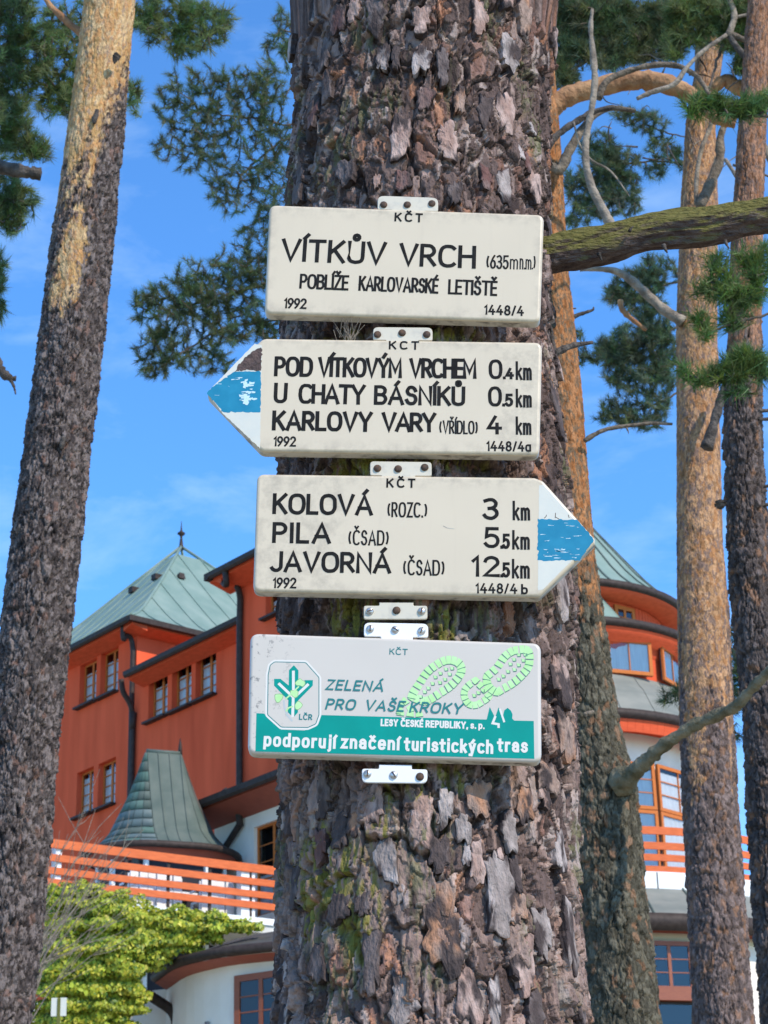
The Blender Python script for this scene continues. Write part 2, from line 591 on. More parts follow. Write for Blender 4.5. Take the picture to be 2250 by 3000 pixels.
def bark(U, V, s, big=(0.055, 0.12), mid=(0.026, 0.05), fine=(0.011, 0.02), amp=1.0):
    """plated pine bark: height and three per-plate random numbers"""
    wx = U + 0.018 * (fbm(U * 22, V * 11, s + 1) - 0.5) * 2 + 0.011 * (fbm(U * 55, V * 28, s + 20, 3) - 0.5) * 2 + 0.0045 * (fbm(U * 120, V * 75, s + 21, 2) - 0.5) * 2
    wy = V + 0.050 * (fbm(U * 14, V * 8, s + 2) - 0.5) * 2 + 0.022 * (fbm(U * 50, V * 26, s + 23, 3) - 0.5) * 2 + 0.007 * (fbm(U * 95, V * 60, s + 22, 2) - 0.5) * 2
    f1, f2, i, j, dx, dy = vor(wx / big[0], wy / big[1], s + 3)
    r1 = hsh(i, j, s + 5)
    e1 = sstep(0.0, 0.12, f2 - f1)
    h = 0.0085 * r1 * e1 + 0.007 * e1 - 0.005 * dy * e1
    g1, g2, i2, j2, dx2, dy2 = vor(wx / mid[0] + 7, wy / mid[1], s + 6)
    r2 = hsh(i2, j2, s + 8)
    e2 = sstep(0.0, 0.12, g2 - g1)
    h = h + 0.0048 * r2 * e2 + .0018 * e2 - 0.0045 * dy2 * e2
    # thin scales lying over one another: steps along curly contour lines
    q = fbm(wx * 24 + 5, wy * 9 + 3, s + 14, 4) * 14 + r2 * .8
    lay = np.floor(q)
    fr_ = q - lay
    r3 = hsh(lay, np.floor(r2 * 97), s + 16)
    h = h + 0.0048 * hsh(lay, np.floor(r2 * 97), s + 15) * sstep(0.0, 0.10, fr_) + 0.0020 * fr_
    # upright fissures
    fz = np.abs(fbm(wx * 15 + 11, wy * 2.4, s + 25, 3) - .5)
    fis = 1 - sstep(0.004, 0.030, fz)
    h = h - 0.013 * fis
    h = h + 0.0035 * (fbm(U * 80, V * 45, s + 12, 3) - 0.5)
    return h * amp, r1, r2, r3, e1, e2 * (1 - fis)


def make_trunk(root, name, prof, Y, s, paint, zvis, base_z, top_z, nfront, nrow, amp=1.0, scale=1.0, mean_r=None, front=108):
    """prof: (v, uL, uR) native pixels of the silhouette on the plane y = Y"""
    rows = []
    for v, a, c in prof:
        p, q = atY(a, v, Y), atY(c, v, Y)
        rows.append(((p.z + q.z) / 2, (p.x + q.x) / 2, (q - p).length / 2))
    rows.sort()
    z = np.array([r[0] for r in rows])
    cx = np.array([r[1] for r in rows])
    rr_ = np.array([r[2] for r in rows])
    sb = (cx[1] - cx[0]) / (z[1] - z[0])
    st = (cx[-1] - cx[-3]) / (z[-1] - z[-3])
    zz = np.concatenate([[base_z - 0.2, (base_z + z[0]) / 2], z, [top_z]])
    cc = np.concatenate([[cx[0] + sb * 0.4 * (base_z - z[0]), cx[0] + sb * 0.3 * (base_z - z[0])], cx, [cx[-1] + st * (top_z - z[-1])]])
    rb = np.concatenate([[rr_[0] * 1.25, rr_[0] * 1.08], rr_, [rr_[-1] * 0.55]])

    def axis(q):
        return np.interp(q, zz, cc), np.interp(q, zz, rb)
    mr = float(np.mean(rr_)) if mean_r is None else mean_r
    zl = np.concatenate([np.linspace(base_z - 0.2, zvis[0], 40, endpoint=False), np.linspace(zvis[0], zvis[1], nrow, endpoint=False),
                         np.linspace(zvis[1], top_z, 40)])
    th = np.concatenate([np.linspace(-180, -front, 24, endpoint=False), np.linspace(-front, front, nfront, endpoint=False),
                         np.linspace(front, 180, 24)[:-1]]) * PI / 180
    T, Z = np.meshgrid(th, zl)
    h, r1, r2, r3, e1, e2 = bark(T * mr / scale, Z / scale, s, amp=1.0)
    col = paint(T, Z, r1, r2, r3, e1, e2, h)
    if isinstance(col, tuple):
        col, calm = col
        h = h * (1 - .62 * calm) + .008 * calm
    h = h * amp * scale
    ax, ar = axis(Z)
    # the gentle lumps of a real stem
    ar = ar * (1 + 0.02 * (fbm(T * 1.2 + 9, Z * 1.5, s + 30, 2) - 0.5) * 2)
    R_ = ar - 0.017 * amp * scale + h
    P = np.stack([ax + R_ * np.sin(T), Y - R_ * np.cos(T), Z], axis=-1)
    nc, nr = len(th), len(zl)
    idx = np.arange(nr * nc).reshape(nr, nc)
    nx = np.roll(idx, -1, axis=1)
    F = np.stack([idx[:-1], nx[:-1], nx[1:], idx[1:]], axis=-1).reshape(-1, 4)
    o = part(name, P.reshape(-1, 3), F, M['bark'], root, False, off=root.location, cols=col.reshape(-1, 3))
    return o, axis


def limb(root, name, pts_px, Y, w_px, m, n=9, k=5, rough=0.10, dy=0.0, seed=0, parent=None):
    """a bough along native pixels at depth Y (dy: how far it comes nearer along its length)"""
    path = smooth_path([(*p, w) for p, w in zip(pts_px, w_px)], k)
    rg = np.random.default_rng(seed + 5)
    P, Rr = [], []
    for i, (u, v, w) in enumerate(path):
        y = Y - dy * i / (len(path) - 1)
        p = atY(u, v, y)
        P.append(p)
        Rr.append(max(w, 1.2) * (.80 if m in (M['dead'], M['limb']) else 1.0) / 2 / (FPX / (p - CAM).length) * (1 + rough * rg.normal()))
    b_ = MB().tube(P, Rr, n)
    v = np.array(b_.v)
    v += rg.normal(0, 1, v.shape) * (np.repeat(np.array(Rr), n)[:, None] * rough * 0.7)
    o = part(name, v, b_.f, m, parent or root, True, off=root.location)
    return P


# ------------------------------------------------------------------ pine foliage
def rotframes(d):
    d = d / np.linalg.norm(d, axis=1, keepdims=True)
    up = np.tile(np.array([[0.2, 0.3, 0.93]]), (len(d), 1))
    a = np.cross(d, up)
    a /= np.linalg.norm(a, axis=1, keepdims=True) + 1e-9
    return d, a, np.cross(a, d)


def needles(tp, td, K, ln, wd, shoot, rng):
    n = len(tp)
    d, a, b_ = rotframes(td)
    al = rng.uniform(0, 1, (n, K))
    ph = rng.uniform(0, 2 * PI, (n, K))
    sp = np.radians(rng.uniform(18, 78, (n, K)) * (1.12 - 0.55 * al))
    rad_ = a[:, None] * np.cos(ph)[..., None] + b_[:, None] * np.sin(ph)[..., None]
    dirn = d[:, None] * np.cos(sp)[..., None] + rad_ * np.sin(sp)[..., None]
    o = tp[:, None] + d[:, None] * ((al - 0.75) * shoot)[..., None]
    l_ = (ln * rng.uniform(0.75, 1.1, (n, K)))[..., None]
    side = np.cross(dirn, rng.normal(0, 1, (n, K, 3)))
    side /= np.linalg.norm(side, axis=2, keepdims=True) + 1e-9
    tip = o + dirn * l_
    tip[..., 2] -= 0.12 * l_[..., 0] * rng.uniform(0, 1, (n, K))
    v = np.stack([o - side * wd / 2, o + side * wd / 2, tip], axis=2).reshape(-1, 3)
    f = np.arange(len(v)).reshape(-1, 3)
    return v, f


def crown(root, name, blobs, Y, stems, seed, base=(0.045, 0.085, 0.048), K=42, ln=0.074, wd=0.0044, twig_mat='twig', thick=0.8, parent=None, dens=1.3):
    """blobs: (u, v, ru, rv, n) in display px (1659 wide); stems: list of display px polylines the shoots grow from"""
    rng = np.random.default_rng(seed)
    s = 1.3562
    nodes, par, isroot, own = [], [], [], []
    for si, st in enumerate(stems):
        path = smooth_path(st, 4)
        for i, p in enumerate(path):
            nodes.append(np.array(atY(p[0] * s, p[1] * s, Y + (p[2] if len(p) > 2 else 0))))
            par.append(len(nodes) - 2 if i else -1)
            isroot.append(True)
            own.append(si)
    pts = []
    m_per = s / pxm(Y)
    for (u, v, ru, rv, n) in blobs:
        for _ in range(int(n * dens)):
            a, r = rng.uniform(0, 2 * PI), rng.uniform(0, 1) ** 0.55
            uu, vv = u + ru * r * math.cos(a), v + rv * r * math.sin(a)
            y = Y + rng.normal(0, 0.35) * thick * max(ru, rv) * m_per
            pts.append(np.array(atY(uu * s, vv * s, y)))
    pts = np.array(pts)
    nd = np.array(nodes)
    dist = np.min(np.linalg.norm(pts[:, None] - nd[None], axis=2), axis=1)
    order = np.argsort(dist)
    nodes = list(nd)
    n0 = len(nodes)
    for q in order:
        arr = np.array(nodes)
        k = int(np.argmin(np.linalg.norm(arr - pts[q], axis=1)))
        nodes.append(pts[q])
        par.append(k)
        isroot.append(False)
        own.append(own[k])
    nodes = np.array(nodes)
    cnt = np.ones(len(nodes))
    for i in range(len(nodes) - 1, -1, -1):
        if par[i] >= 0:
            cnt[par[i]] += cnt[i] * (0.7)
    bs_ = [MB() for _ in stems]
    tp, td = [], []
    for i in range(len(nodes)):
        b_ = bs_[own[i]]
        k = par[i]
        if k < 0:
            continue
        a, c = Vector(nodes[k]), Vector(nodes[i])
        if (c - a).length < 1e-4:
            continue
        r0, r1 = 0.0024 + 0.0021 * math.sqrt(cnt[k]), 0.0022 + 0.0019 * math.sqrt(cnt[i])
        mid = (a + c) / 2 + Vector(rng.normal(0, 0.07, 3)) * (c - a).length
        b_.tube([a, mid, c], [min(r0, 0.03), min((r0 + r1) / 2, 0.03), min(r1, 0.03)], 4, False)
        if i >= n0:
            dv = (c - a).normalized() + Vector((0, 0, 0.35)) + Vector(rng.normal(0, 0.28, 3))
            tp.append(c)
            td.append(dv)
            if (c - a).length > 0.10:
                tp.append(c.lerp(a, rng.uniform(0.35, 0.6)) + Vector(rng.normal(0, 0.02, 3)))
                td.append(dv + Vector(rng.normal(0, 0.5, 3)))
    for b_ in bs_:
        if b_.v:
            b_.part('branch', M[twig_mat], parent or root, True, off=root.location)
    tp, td = np.array([tuple(p) for p in tp]), np.array([tuple(p) for p in td])
    v, f = needles(tp, td, K, ln, wd, ln * 1.15, rng)
    tone = np.array(base)[None] * rng.uniform(0.6, 1.45, (len(tp), 1)) * np.stack([rng.uniform(0.75, 1.35, len(tp)), np.ones(len(tp)), rng.uniform(0.6, 1.2, len(tp))], axis=1)
    cols = np.repeat(tone, K * 3, axis=0) * np.repeat(rng.uniform(0.8, 1.2, (len(tp) * K, 1)), 3, axis=0)
    return part(name, v, f, M['needle'], parent or root, False, off=root.location, cols=cols)


# ------------------------------------------------------------------ stroke lettering
def arc(cx, cy, rx, ry, a0, a1, n=12, e=1.0):
    out = []
    for i in range(n + 1):
        q = rad(a0 + (a1 - a0) * i / n)
        c, s_ = math.cos(q), math.sin(q)
        out.append((cx + rx * math.copysign(abs(c) ** e, c), cy + ry * math.copysign(abs(s_) ** e, s_)))
    return out


E8 = 0.78
ring_ = lambda cx, cy, rx, ry, e=E8: arc(cx, cy, rx, ry, 90, 450, 28, e)
S_ = [(0.52, 0.80)] + arc(0.28, 0.755, 0.235, 0.245, 15, 180, 9)[1:] + arc(0.28, 0.755, 0.235, 0.23, 180, 255, 5)[1:] + arc(0.28, 0.265, 0.26, 0.265, 75, -10, 6) + arc(0.28, 0.265, 0.265, 0.265, -10, -165, 10)[1:]
G = {
    'A': (.74, [[(0, 0), (.37, 1), (.74, 0)], [(.12, .31), (.62, .31)]]),
    'B': (.58, [[(0, 0), (0, 1)], [(.05, 1), (.3, 1)] + arc(.3, .76, .24, .24, 90, -90)[1:] + [(.05, .52)], [(.2, .52)] + arc(.31, .26, .27, .26, 90, -90) + [(.05, 0)]]),
    'C': (.66, [arc(.36, .5, .36, .5, 48, 312, 24, E8)]),
    'D': (.66, [[(0, 0), (0, 1)], [(.05, 1), (.26, 1)] + arc(.26, .5, .4, .5, 90, -90, 16, E8)[1:] + [(.05, 0)]]),
    'E': (.48, [[(.48, 1), (0, 1), (0, 0), (.48, 0)], [(0, .52), (.42, .52)]]),
    'H': (.62, [[(0, 0), (0, 1)], [(.62, 0), (.62, 1)], [(0, .52), (.62, .52)]]),
    'I': (.0, [[(0, 0), (0, 1)]]),
    'J': (.46, [[(.46, 1), (.46, .26)] + arc(.22, .26, .24, .26, 0, -150, 10)]),
    'K': (.60, [[(0, 0), (0, 1)], [(.57, 1), (.02, .42)], [(.19, .60), (.60, 0)]]),
    'L': (.46, [[(0, 1), (0, 0), (.46, 0)]]),
    'M': (.74, [[(0, 0), (0, 1), (.37, .28), (.74, 1), (.74, 0)]]),
    'N': (.62, [[(0, 0), (0, 1), (.62, 0), (.62, 1)]]),
    'O': (.72, [ring_(.36, .5, .36, .5)]),
    'P': (.54, [[(0, 0), (0, 1)], [(.05, 1), (.28, 1)] + arc(.28, .735, .26, .265, 90, -90)[1:] + [(.05, .47)]]),
    'R': (.58, [[(0, 0), (0, 1)], [(.05, 1), (.28, 1)] + arc(.28, .735, .26, .265, 90, -90)[1:] + [(.05, .47)], [(.26, .47), (.56, 0.03)]]),
    'S': (.55, [S_]),
    'T': (.62, [[(0, 1), (.62, 1)], [(.31, 1), (.31, 0)]]),
    'U': (.60, [[(0, 1), (0, .3)] + arc(.3, .3, .3, .3, 180, 360, 12, E8) + [(.6, 1)]]),
    'V': (.70, [[(0, 1), (.35, 0), (.70, 1)]]),
    'Y': (.66, [[(0, 1), (.33, .46), (.66, 1)], [(.33, .46), (.33, 0)]]),
    'Z': (.56, [[(.02, 1), (.56, 1), (0, 0), (.56, 0)]]),
    '(': (.20, [arc(.5, .5, .5, .62, 140, 220, 8)]),
    ')': (.20, [arc(-.3, .5, .5, .62, 40, -40, 8)]),
    '0': (.56, [ring_(.28, .5, .28, .5)]),
    '1': (.16, [[(0, .80), (.16, 1), (.16, 0)]]),
    '2': (.52, [arc(.26, .73, .25, .27, 165, -25, 12) + [(0, 0), (.53, 0)]]),
    '3': (.52, [[(.03, .93)] + arc(.25, .77, .23, .23, 110, -80, 10), [(.2, .53)] + arc(.25, .27, .27, .27, 80, -155, 12)]),
    '4': (.58, [[(.32, 1), (0, .30), (.58, .30)], [(.42, .55), (.42, 0)]]),
    '5': (.52, [[(.48, 1), (.08, 1), (.04, .54)] + arc(.25, .32, .27, .32, 115, -150, 14)]),
    '6': (.52, [[(.42, 1), (.24, .80), (.08, .52), (.02, .38)], ring_(.26, .30, .25, .30, 1)]),
    '8': (.52, [ring_(.26, .76, .21, .24, 1), ring_(.26, .26, .26, .26, 1)]),
    '9': (.52, [[(.10, 0), (.28, .20), (.44, .48), (.50, .62)], ring_(.26, .70, .25, .30, 1)]),
    '/': (.30, [[(0, 0), (.30, 1)]]),
    '.': (.0, [[(0, 0), (0, .04)]]),
    ',': (.05, [[(.05, .05), (0, -.14)]]),
    'a': (.44, [arc(.22, .45, .21, .235, 165, 0, 10) + [(.43, 0)], [(.43, .40), (.20, .385)] + arc(.185, .195, .185, .19, 90, 270, 10)[0:] + [(.24, .005), (.43, .12)]]),
    'ä': (.46, [arc(.22, .33, .23, .33, 55, 305, 16, E8), [(.46, .66), (.46, 0)], [(.34, .66), (.46, .66)], [(.33, .0), (.46, .1)]]),
    'b': (.46, [[(0, 1), (0, 0)], ring_(.23, .31, .23, .31)]),
    'c': (.44, [arc(.25, .34, .25, .34, 48, 312, 18, E8)]),
    'd': (.48, [ring_(.24, .34, .24, .34), [(.48, 1), (.48, 0)]]),
    'e': (.48, [[(.10, .345), (.40, .345)], arc(.25, .34, .245, .34, -2, 312, 22, E8)]),
    'h': (.44, [[(0, 0), (0, 1)], [(0, .42)] + arc(.22, .44, .22, .24, 170, 0, 10) + [(.44, 0)]]),
    'i': (.0, [[(0, 0), (0, .68)], [(0, .93), (0, .99)]]),
    'j': (.12, [[(.12, .68), (.12, -.14)] + arc(.0, -.14, .12, .12, 0, -80, 5), [(.12, .93), (.12, .99)]]),
    'k': (.42, [[(0, 0), (0, 1)], [(.40, .62), (.02, .26)], [(.15, .38), (.42, 0)]]),
    'm': (.62, [[(0, 0), (0, .62)], [(0, .38)] + arc(.155, .42, .155, .20, 170, 0, 8) + [(.31, 0)], [(.31, .38)] + arc(.465, .42, .155, .20, 170, 0, 8) + [(.62, 0)]]),
    'n': (.42, [[(0, 0), (0, .67)], [(0, .42)] + arc(.21, .44, .21, .23, 170, 0, 10) + [(.42, 0)]]),
    'o': (.50, [ring_(.25, .34, .25, .34)]),
    'p': (.48, [[(0, .68), (0, -.26)], ring_(.24, .34, .24, .34)]),
    'r': (.27, [[(0, 0), (0, .67)], [(0, .40)] + arc(.22, .42, .22, .25, 170, 75, 6)]),
    's': (.42, [[(x * .78, y * .68) for x, y in S_]]),
    't': (.30, [[(.10, .92), (.10, .16)] + arc(.22, .16, .12, .16, 180, 280, 6), [(-.07, .66), (.31, .66)]]),
    'u': (.42, [[(0, .67), (0, .22)] + arc(.21, .22, .21, .22, 180, 360, 10), [(.42, .67), (.42, 0)]]),
    'y': (.44, [[(0, .67), (.23, .02)], [(.45, .67), (.16, -.26), (.02, -.25)]]),
    'z': (.40, [[(.0, .66), (.40, .66), (0, 0), (.41, 0)]]),
}
ACC = {'Á': ('A', 'a'), 'Í': ('I', 'a'), 'É': ('E', 'a'), 'Ý': ('Y', 'a'), 'Č': ('C', 'v'), 'Ě': ('E', 'v'), 'Ř': ('R', 'v'), 'Š': ('S', 'v'), 'Ž': ('Z', 'v'),
       'Ů': ('U', 'r'), 'í': ('i', 'A'), 'ý': ('y', 'A'), 'č': ('c', 'V')}


def glyph(ch):
    if ch in ACC:
        base, k = ACC[ch]
        w, st = G[base]
        st = list(st)
        c = w / 2
        if k == 'a':
            st.append([(c - .02, 1.13), (c + .13, 1.30)])
        elif k == 'v':
            st.append([(c - .17, 1.32), (c, 1.15), (c + .17, 1.32)])
        elif k == 'r':
            st.append(ring_(c, 1.26, .105, .12, 1))
        elif k == 'A':
            if base == 'i':
                st = st[:1]
            st.append([(c - .02, .80), (c + .13, .99)])
        elif k == 'V':
            st.append([(c - .15, .99), (c, .82), (c + .15, .99)])
        return w, st
    return G[ch]


YK = 0.25      # printed sheets lie within a third of a millimetre of the enamel


def ribbon(poly, t, closed=False, cap=False):
    """flat stroke of width t along poly: verts (x, z) pairs"""
    P = [Vector(p) for p in poly]
    if cap and not closed:
        P[0] = P[0] + (P[0] - P[1]).normalized() * (t * .46)
        P[-1] = P[-1] + (P[-1] - P[-2]).normalized() * (t * .46)
    if closed:
        P = P[:-1]
    n = len(P)
    out = []
    for i in range(n):
        if closed:
            a, c = P[(i - 1) % n], P[(i + 1) % n]
        else:
            a, c = P[max(i - 1, 0)], P[min(i + 1, n - 1)]
        d0 = (P[i] - a)
        d1 = (c - P[i])
        d0 = d0.normalized() if d0.length > 1e-9 else d1.normalized()
        d1 = d1.normalized() if d1.length > 1e-9 else d0
        m = d0 + d1
        m = m.normalized() if m.length > 1e-6 else Vector((-d0.y, d0.x))
        nrm = Vector((-m.y, m.x))
        ct = max(nrm.dot(Vector((-d0.y, d0.x))), 0.55)
        out.append((P[i] + nrm * (t / 2 / ct), P[i] - nrm * (t / 2 / ct)))
    return out


def lettering(sgn, text, lx, lz, width, h, m, wt_=0.13, gap=0.24, shear=0.0, space=0.38, y=-0.0008, name='lettering', rng=random.Random(3), wob=0.006):
    """text starting at local (lx, lz), fitted to width and cap height h; stroke weight wt_ x h"""
    x, strokes = 0.0, []
    for ch in text:
        if ch == ' ':
            x += space
            continue
        w, st = glyph(ch)
        for s_ in st:
            strokes.append([(x + px, py) for px, py in s_])
        x += w + gap
    x -= gap
    wt_ *= 1.1 if wob else 1.0
    t_ = wt_ * h
    sx_ = (width - t_) / max(x, 0.01)
    b_ = MB()
    for k, s_ in enumerate(strokes):
        closed = len(s_) > 12 and math.hypot(s_[0][0] - s_[-1][0], s_[0][1] - s_[-1][1]) < 1e-4
        pts = []
        for px, py in s_:
            zz_ = (wt_ / 2 + py * (1 - wt_)) * h
            pts.append((t_ / 2 + px * sx_ + shear * zz_ + rng.uniform(-1, 1) * wob * h, zz_ + rng.uniform(-1, 1) * wob * h))
        if closed:
            pts[-1] = pts[0]
        rb = ribbon(pts, t_, closed, True)
        yy = y * YK - 0.0001 - 0.00005 * (k % 7)
        v = []
        for p, q in rb:
            v += [(lx + p.x, yy, lz + p.y), (lx + q.x, yy, lz + q.y)]
        n = len(rb)
        f = [(2 * i, 2 * i + 1, 2 * ((i + 1) % n) + 1, 2 * ((i + 1) % n)) for i in range(n if closed else n - 1)]
        b_.add(v, f)
    return b_.part(name, m, sgn)


# ------------------------------------------------------------------ the setting
gv, gf = [], []
nx_, ny_ = 60, 80
xs = np.linspace(-150, 150, nx_)
ys = np.concatenate([np.linspace(-60, 60, 60), np.linspace(70, 500, 20)])
for yq in ys:
    for xq in xs:
        gv.append((xq, yq, terrain(xq, yq) + 0.05 * math.sin(xq * 0.9) * math.sin(yq * 0.7)))
for j in range(len(ys) - 1):
    for i in range(nx_ - 1):
        a = j * nx_ + i
        gf.append((a, a + 1, a + nx_ + 1, a + nx_))
gr = part('ground', gv, gf, M['ground'], None, True)
gr['kind'] = 'structure'

# ------------------------------------------------------------------ the red hotel
A1 = lambda x, y: (100 + x / 2.07375, 1500 + y / 2.07375)        # crops of the photograph used for measuring
A2 = lambda x, y: (x / 1.95176, 2200 + y / 1.95176)
A3 = lambda x, y: (1600 + x / 2.5523, 1500 + y / 2.5523)
A4 = lambda x, y: (1600 + x / 2.5523, 2200 + y / 2.5523)
DB = Vector((0.638, -0.770, 0)).normalized()
EB = Vector((0.770, 0.638, 0)).normalized()
C1 = atY(*A1(640, 900), 58.0)
GZ = 7.4
HO = Vector((C1.x, C1.y, GZ))
hotel = thing('hotel_building', 'red and white hotel with green copper roofs behind the pines', 'building', HO, (0, 0, math.atan2(DB.y, DB.x)))
HR = Matrix((DB, EB, Vector((0, 0, 1))))      # world -> local rotation


def loc(p):
    return HR @ (p - HO)


def on_y(u, v, y):          # sight line meets facade plane at local depth y: (x, z)
    o, d = HR @ (CAM - HO), HR @ ray(u, v)
    p = o + d * ((y - o.y) / d.y)
    return p.x, p.z


def on_x(u, v, x):
    o, d = HR @ (CAM - HO), HR @ ray(u, v)
    p = o + d * ((x - o.x) / d.x)
    return p.y, p.z


def on_h(u, v, z):
    o, d = HR @ (CAM - HO), HR @ ray(u, v)
    p = o + d * ((z - o.z) / d.z)
    return p.x, p.y


def wall_holes(name, x0, x1, z0, z1, holes, y, m, parent, depth=0.34, thick=0.36):
    """facade in the plane y with real openings (x0, x1, z0, z1) and reveals going in"""
    xs_ = sorted({x0, x1, *[h[0] for h in holes], *[h[1] for h in holes]})
    zs_ = sorted({z0, z1, *[h[2] for h in holes], *[h[3] for h in holes]})
    b_ = MB()
    for i in range(len(xs_) - 1):
        for j in range(len(zs_) - 1):
            xm, zm = (xs_[i] + xs_[i + 1]) / 2, (zs_[j] + zs_[j + 1]) / 2
            if any(h[0] < xm < h[1] and h[2] < zm < h[3] for h in holes):
                continue
            b_.add([(xs_[i], y, zs_[j]), (xs_[i + 1], y, zs_[j]), (xs_[i + 1], y, zs_[j + 1]), (xs_[i], y, zs_[j + 1])], [(0, 1, 2, 3)])
    for (a, c, e, g) in holes:
        d = y + depth
        b_.add([(a, y, e), (c, y, e), (c, y, g), (a, y, g), (a, d, e), (c, d, e), (c, d, g), (a, d, g)],
               [(0, 4, 5, 1), (3, 2, 6, 7), (0, 3, 7, 4), (1, 5, 6, 2)])
    return b_.part(name, m, parent)


def window(parent, Mx, w, h, nc, nr, fm, sm=None, curtain=0.65, fw=0.06, back=0.5, mull=1):
    """window with its own axes: x right, y in, z up, origin at the lower left corner of the opening"""
    b_ = MB()
    b_.box(0, w, 0.0, 0.07, 0, fw).box(0, w, 0.0, 0.07, h - fw, h).box(0, fw, 0.0, 0.07, fw, h - fw).box(w - fw, w, 0.0, 0.07, fw, h - fw)
    o = b_.part('window', fm, parent)
    o.matrix_local = Mx
    iw, ih = w - 2 * fw, h - 2 * fw
    bars = MB()
    for k in range(1, nc):
        x = fw + iw * k / nc
        q = 0.045 if (mull and nc % 2 == 0 and k == nc // 2) else 0.014
        bars.box(x - q, x + q, 0.008, 0.05, fw, h - fw)
    for k in range(1, nr):
        z = fw + ih * k / nr
        bars.box(fw, w - fw, 0.012, 0.045, z - 0.013, z + 0.013)
    bars.part('glazing_bar', fm, o)
    pm = mesh('pane', [(0, 0, 0), (iw / nc, 0, 0), (iw / nc, 0, ih / nr), (0, 0, ih / nr)], [(0, 1, 2, 3)], M['glass'])
    for i in range(nc):
        for j in range(nr):
            p = bpy.data.objects.new('pane', pm)
            p.location = (fw + i * iw / nc, 0.026, fw + j * ih / nr)
            p.rotation_euler = (random.gauss(0, 0.004), 0, random.gauss(0, 0.004))
            link(p, o)
    if curtain:
        cv, cf = [], []
        nq = 24
        for i in range(nq + 1):
            x = fw + iw * i / nq
            yy = 0.055 + 0.006 * math.sin(i * 1.9) + 0.004 * math.sin(i * 4.1)
            cv += [(x, yy, fw), (x, yy, fw + ih * curtain)]
            if i:
                cf.append((2 * i - 2, 2 * i, 2 * i + 1, 2 * i - 1))
        part('curtain', cv, cf, M['curtain'], o)
    bk = MB()
    bk.add([(0, back, 0), (w, back, 0), (w, back, h), (0, back, h), (0, .07, 0), (w, .07, 0), (w, .07, h), (0, .07, h)],
           [(0, 1, 2, 3), (4, 5, 1, 0), (7, 3, 2, 6), (4, 0, 3, 7), (5, 6, 2, 1)])
    bk.part('dark_room', M['dark_room'], o)
    if sm:
        s = MB()
        s.box(-0.06, w + 0.06, -0.36, 0.0, -0.06, 0.0)
        s.part('sill', sm, o)
    return o


def flat_win(parent, hole, y, nc, nr, fm=None, depth=0.17, sill=True, **k):
    a, c, e, g = hole
    return window(parent, Matrix.Translation((a, y + depth, e)), c - a, g - e, nc, nr, fm or M['orange_wood'], M['gutter'] if sill else None, **k)


def eave(parent, x0, x1, y, ov, zg, drop=0.30, red='red_wood', gh=0.17, end=True):
    """gutter along x, fascia and soffit back to the wall at y"""
    yo = y - ov
    g = MB()
    prof = [(yo - 0.16, zg), (yo - 0.15, zg - gh * 0.7), (yo - 0.09, zg - gh), (yo, zg - gh * 0.8), (yo + 0.02, zg)]
    n = len(prof)
    v = [(x, p[0], p[1]) for x in (x0, x1) for p in prof]
    g.add(v, [(i, (i + 1) % n, n + (i + 1) % n, n + i) for i in range(n)] + [tuple(range(n - 1, -1, -1)), tuple(range(n, 2 * n))])
    g.part('gutter', M['gutter'], parent)
    s = MB()
    s.hexa([(x0, yo + 0.03, zg - 0.20), (x1, yo + 0.03, zg - 0.20), (x1, y - 0.003, zg - drop - 0.03), (x0, y - 0.003, zg - drop - 0.03),
            (x0, yo + 0.03, zg - 0.02), (x1, yo + 0.03, zg - 0.02), (x1, y - 0.003, zg - 0.02), (x0, y - 0.003, zg - 0.02)])
    s.part('soffit', M[red], parent)


def downpipe(parent, pts, r=0.065, n=10):
    p = smooth_path(pts, 5)
    MB().tube([tuple(q) for q in p], r, n).part('downpipe', M['gutter'], parent, True)


def px_holes(qs, y):
    """openings from photo points: (left px, right px, top-left, bottom-left...) -> rectangles"""
    out = []
    for (l, r, tl, bl) in qs:
        x0, z1 = on_y(*tl, y)
        x0b, z0 = on_y(*bl, y)
        x1, _ = on_y(*r, y)
        out.append(((x0 + x0b) / 2, x1, z0, z1))
    return out


# --- wing one: the square tower under the pyramid roof
OV = 0.55
xe, ze = on_y(*A1(592, 634), -OV)                       # front corner of its eave
h1 = px_holes([((0, 0), A1(378, 1010), A1(275, 935), A1(275, 1192)), ((0, 0), A1(510, 960), A1(402, 862), A1(402, 1134)),
               ((0, 0), A2(533, 230), A2(440, 128), A2(434, 388)), ((0, 0), A2(660, 170), A2(562, 76), A2(558, 338))], 0.0)
xa, za = 0, 0
o_, d_ = HR @ (CAM - HO), HR @ ray(*A1(893, 218))
# apex stands on the diagonal through the corner: (xe - a, -OV + a)
kk = (xe - OV - (o_.x + o_.y)) / (d_.x + d_.y)
ap = o_ + d_ * kk
HA = (xe - ap.x)
ZA = ap.z
x_cor = xe - OV
wing = wall_holes('wall', xe - 2 * HA + OV, x_cor, 0, ze - 0.1, h1, 0.0, M['red_wall'], hotel)
wb = MB()
wb.add([(x_cor, 0, 0), (x_cor, 2 * HA - 2 * OV, 0), (x_cor, 2 * HA - 2 * OV, ze - .1), (x_cor, 0, ze - .1)], [(0, 1, 2, 3)])
wb.add([(xe - 2 * HA + OV, 0, 0), (xe - 2 * HA + OV, 2 * HA - 2 * OV, 0), (xe - 2 * HA + OV, 2 * HA - 2 * OV, ze - .1), (xe - 2 * HA + OV, 0, ze - .1)], [(0, 3, 2, 1)])
wb.part('side_wall', M['red_wall'], hotel)
for i, h in enumerate(h1):
    flat_win(hotel, h, 0.0, 2, 4, curtain=0.82 if i < 2 else 0.9)
eave(hotel, xe - 2 * HA, xe, 0.0, OV, ze)
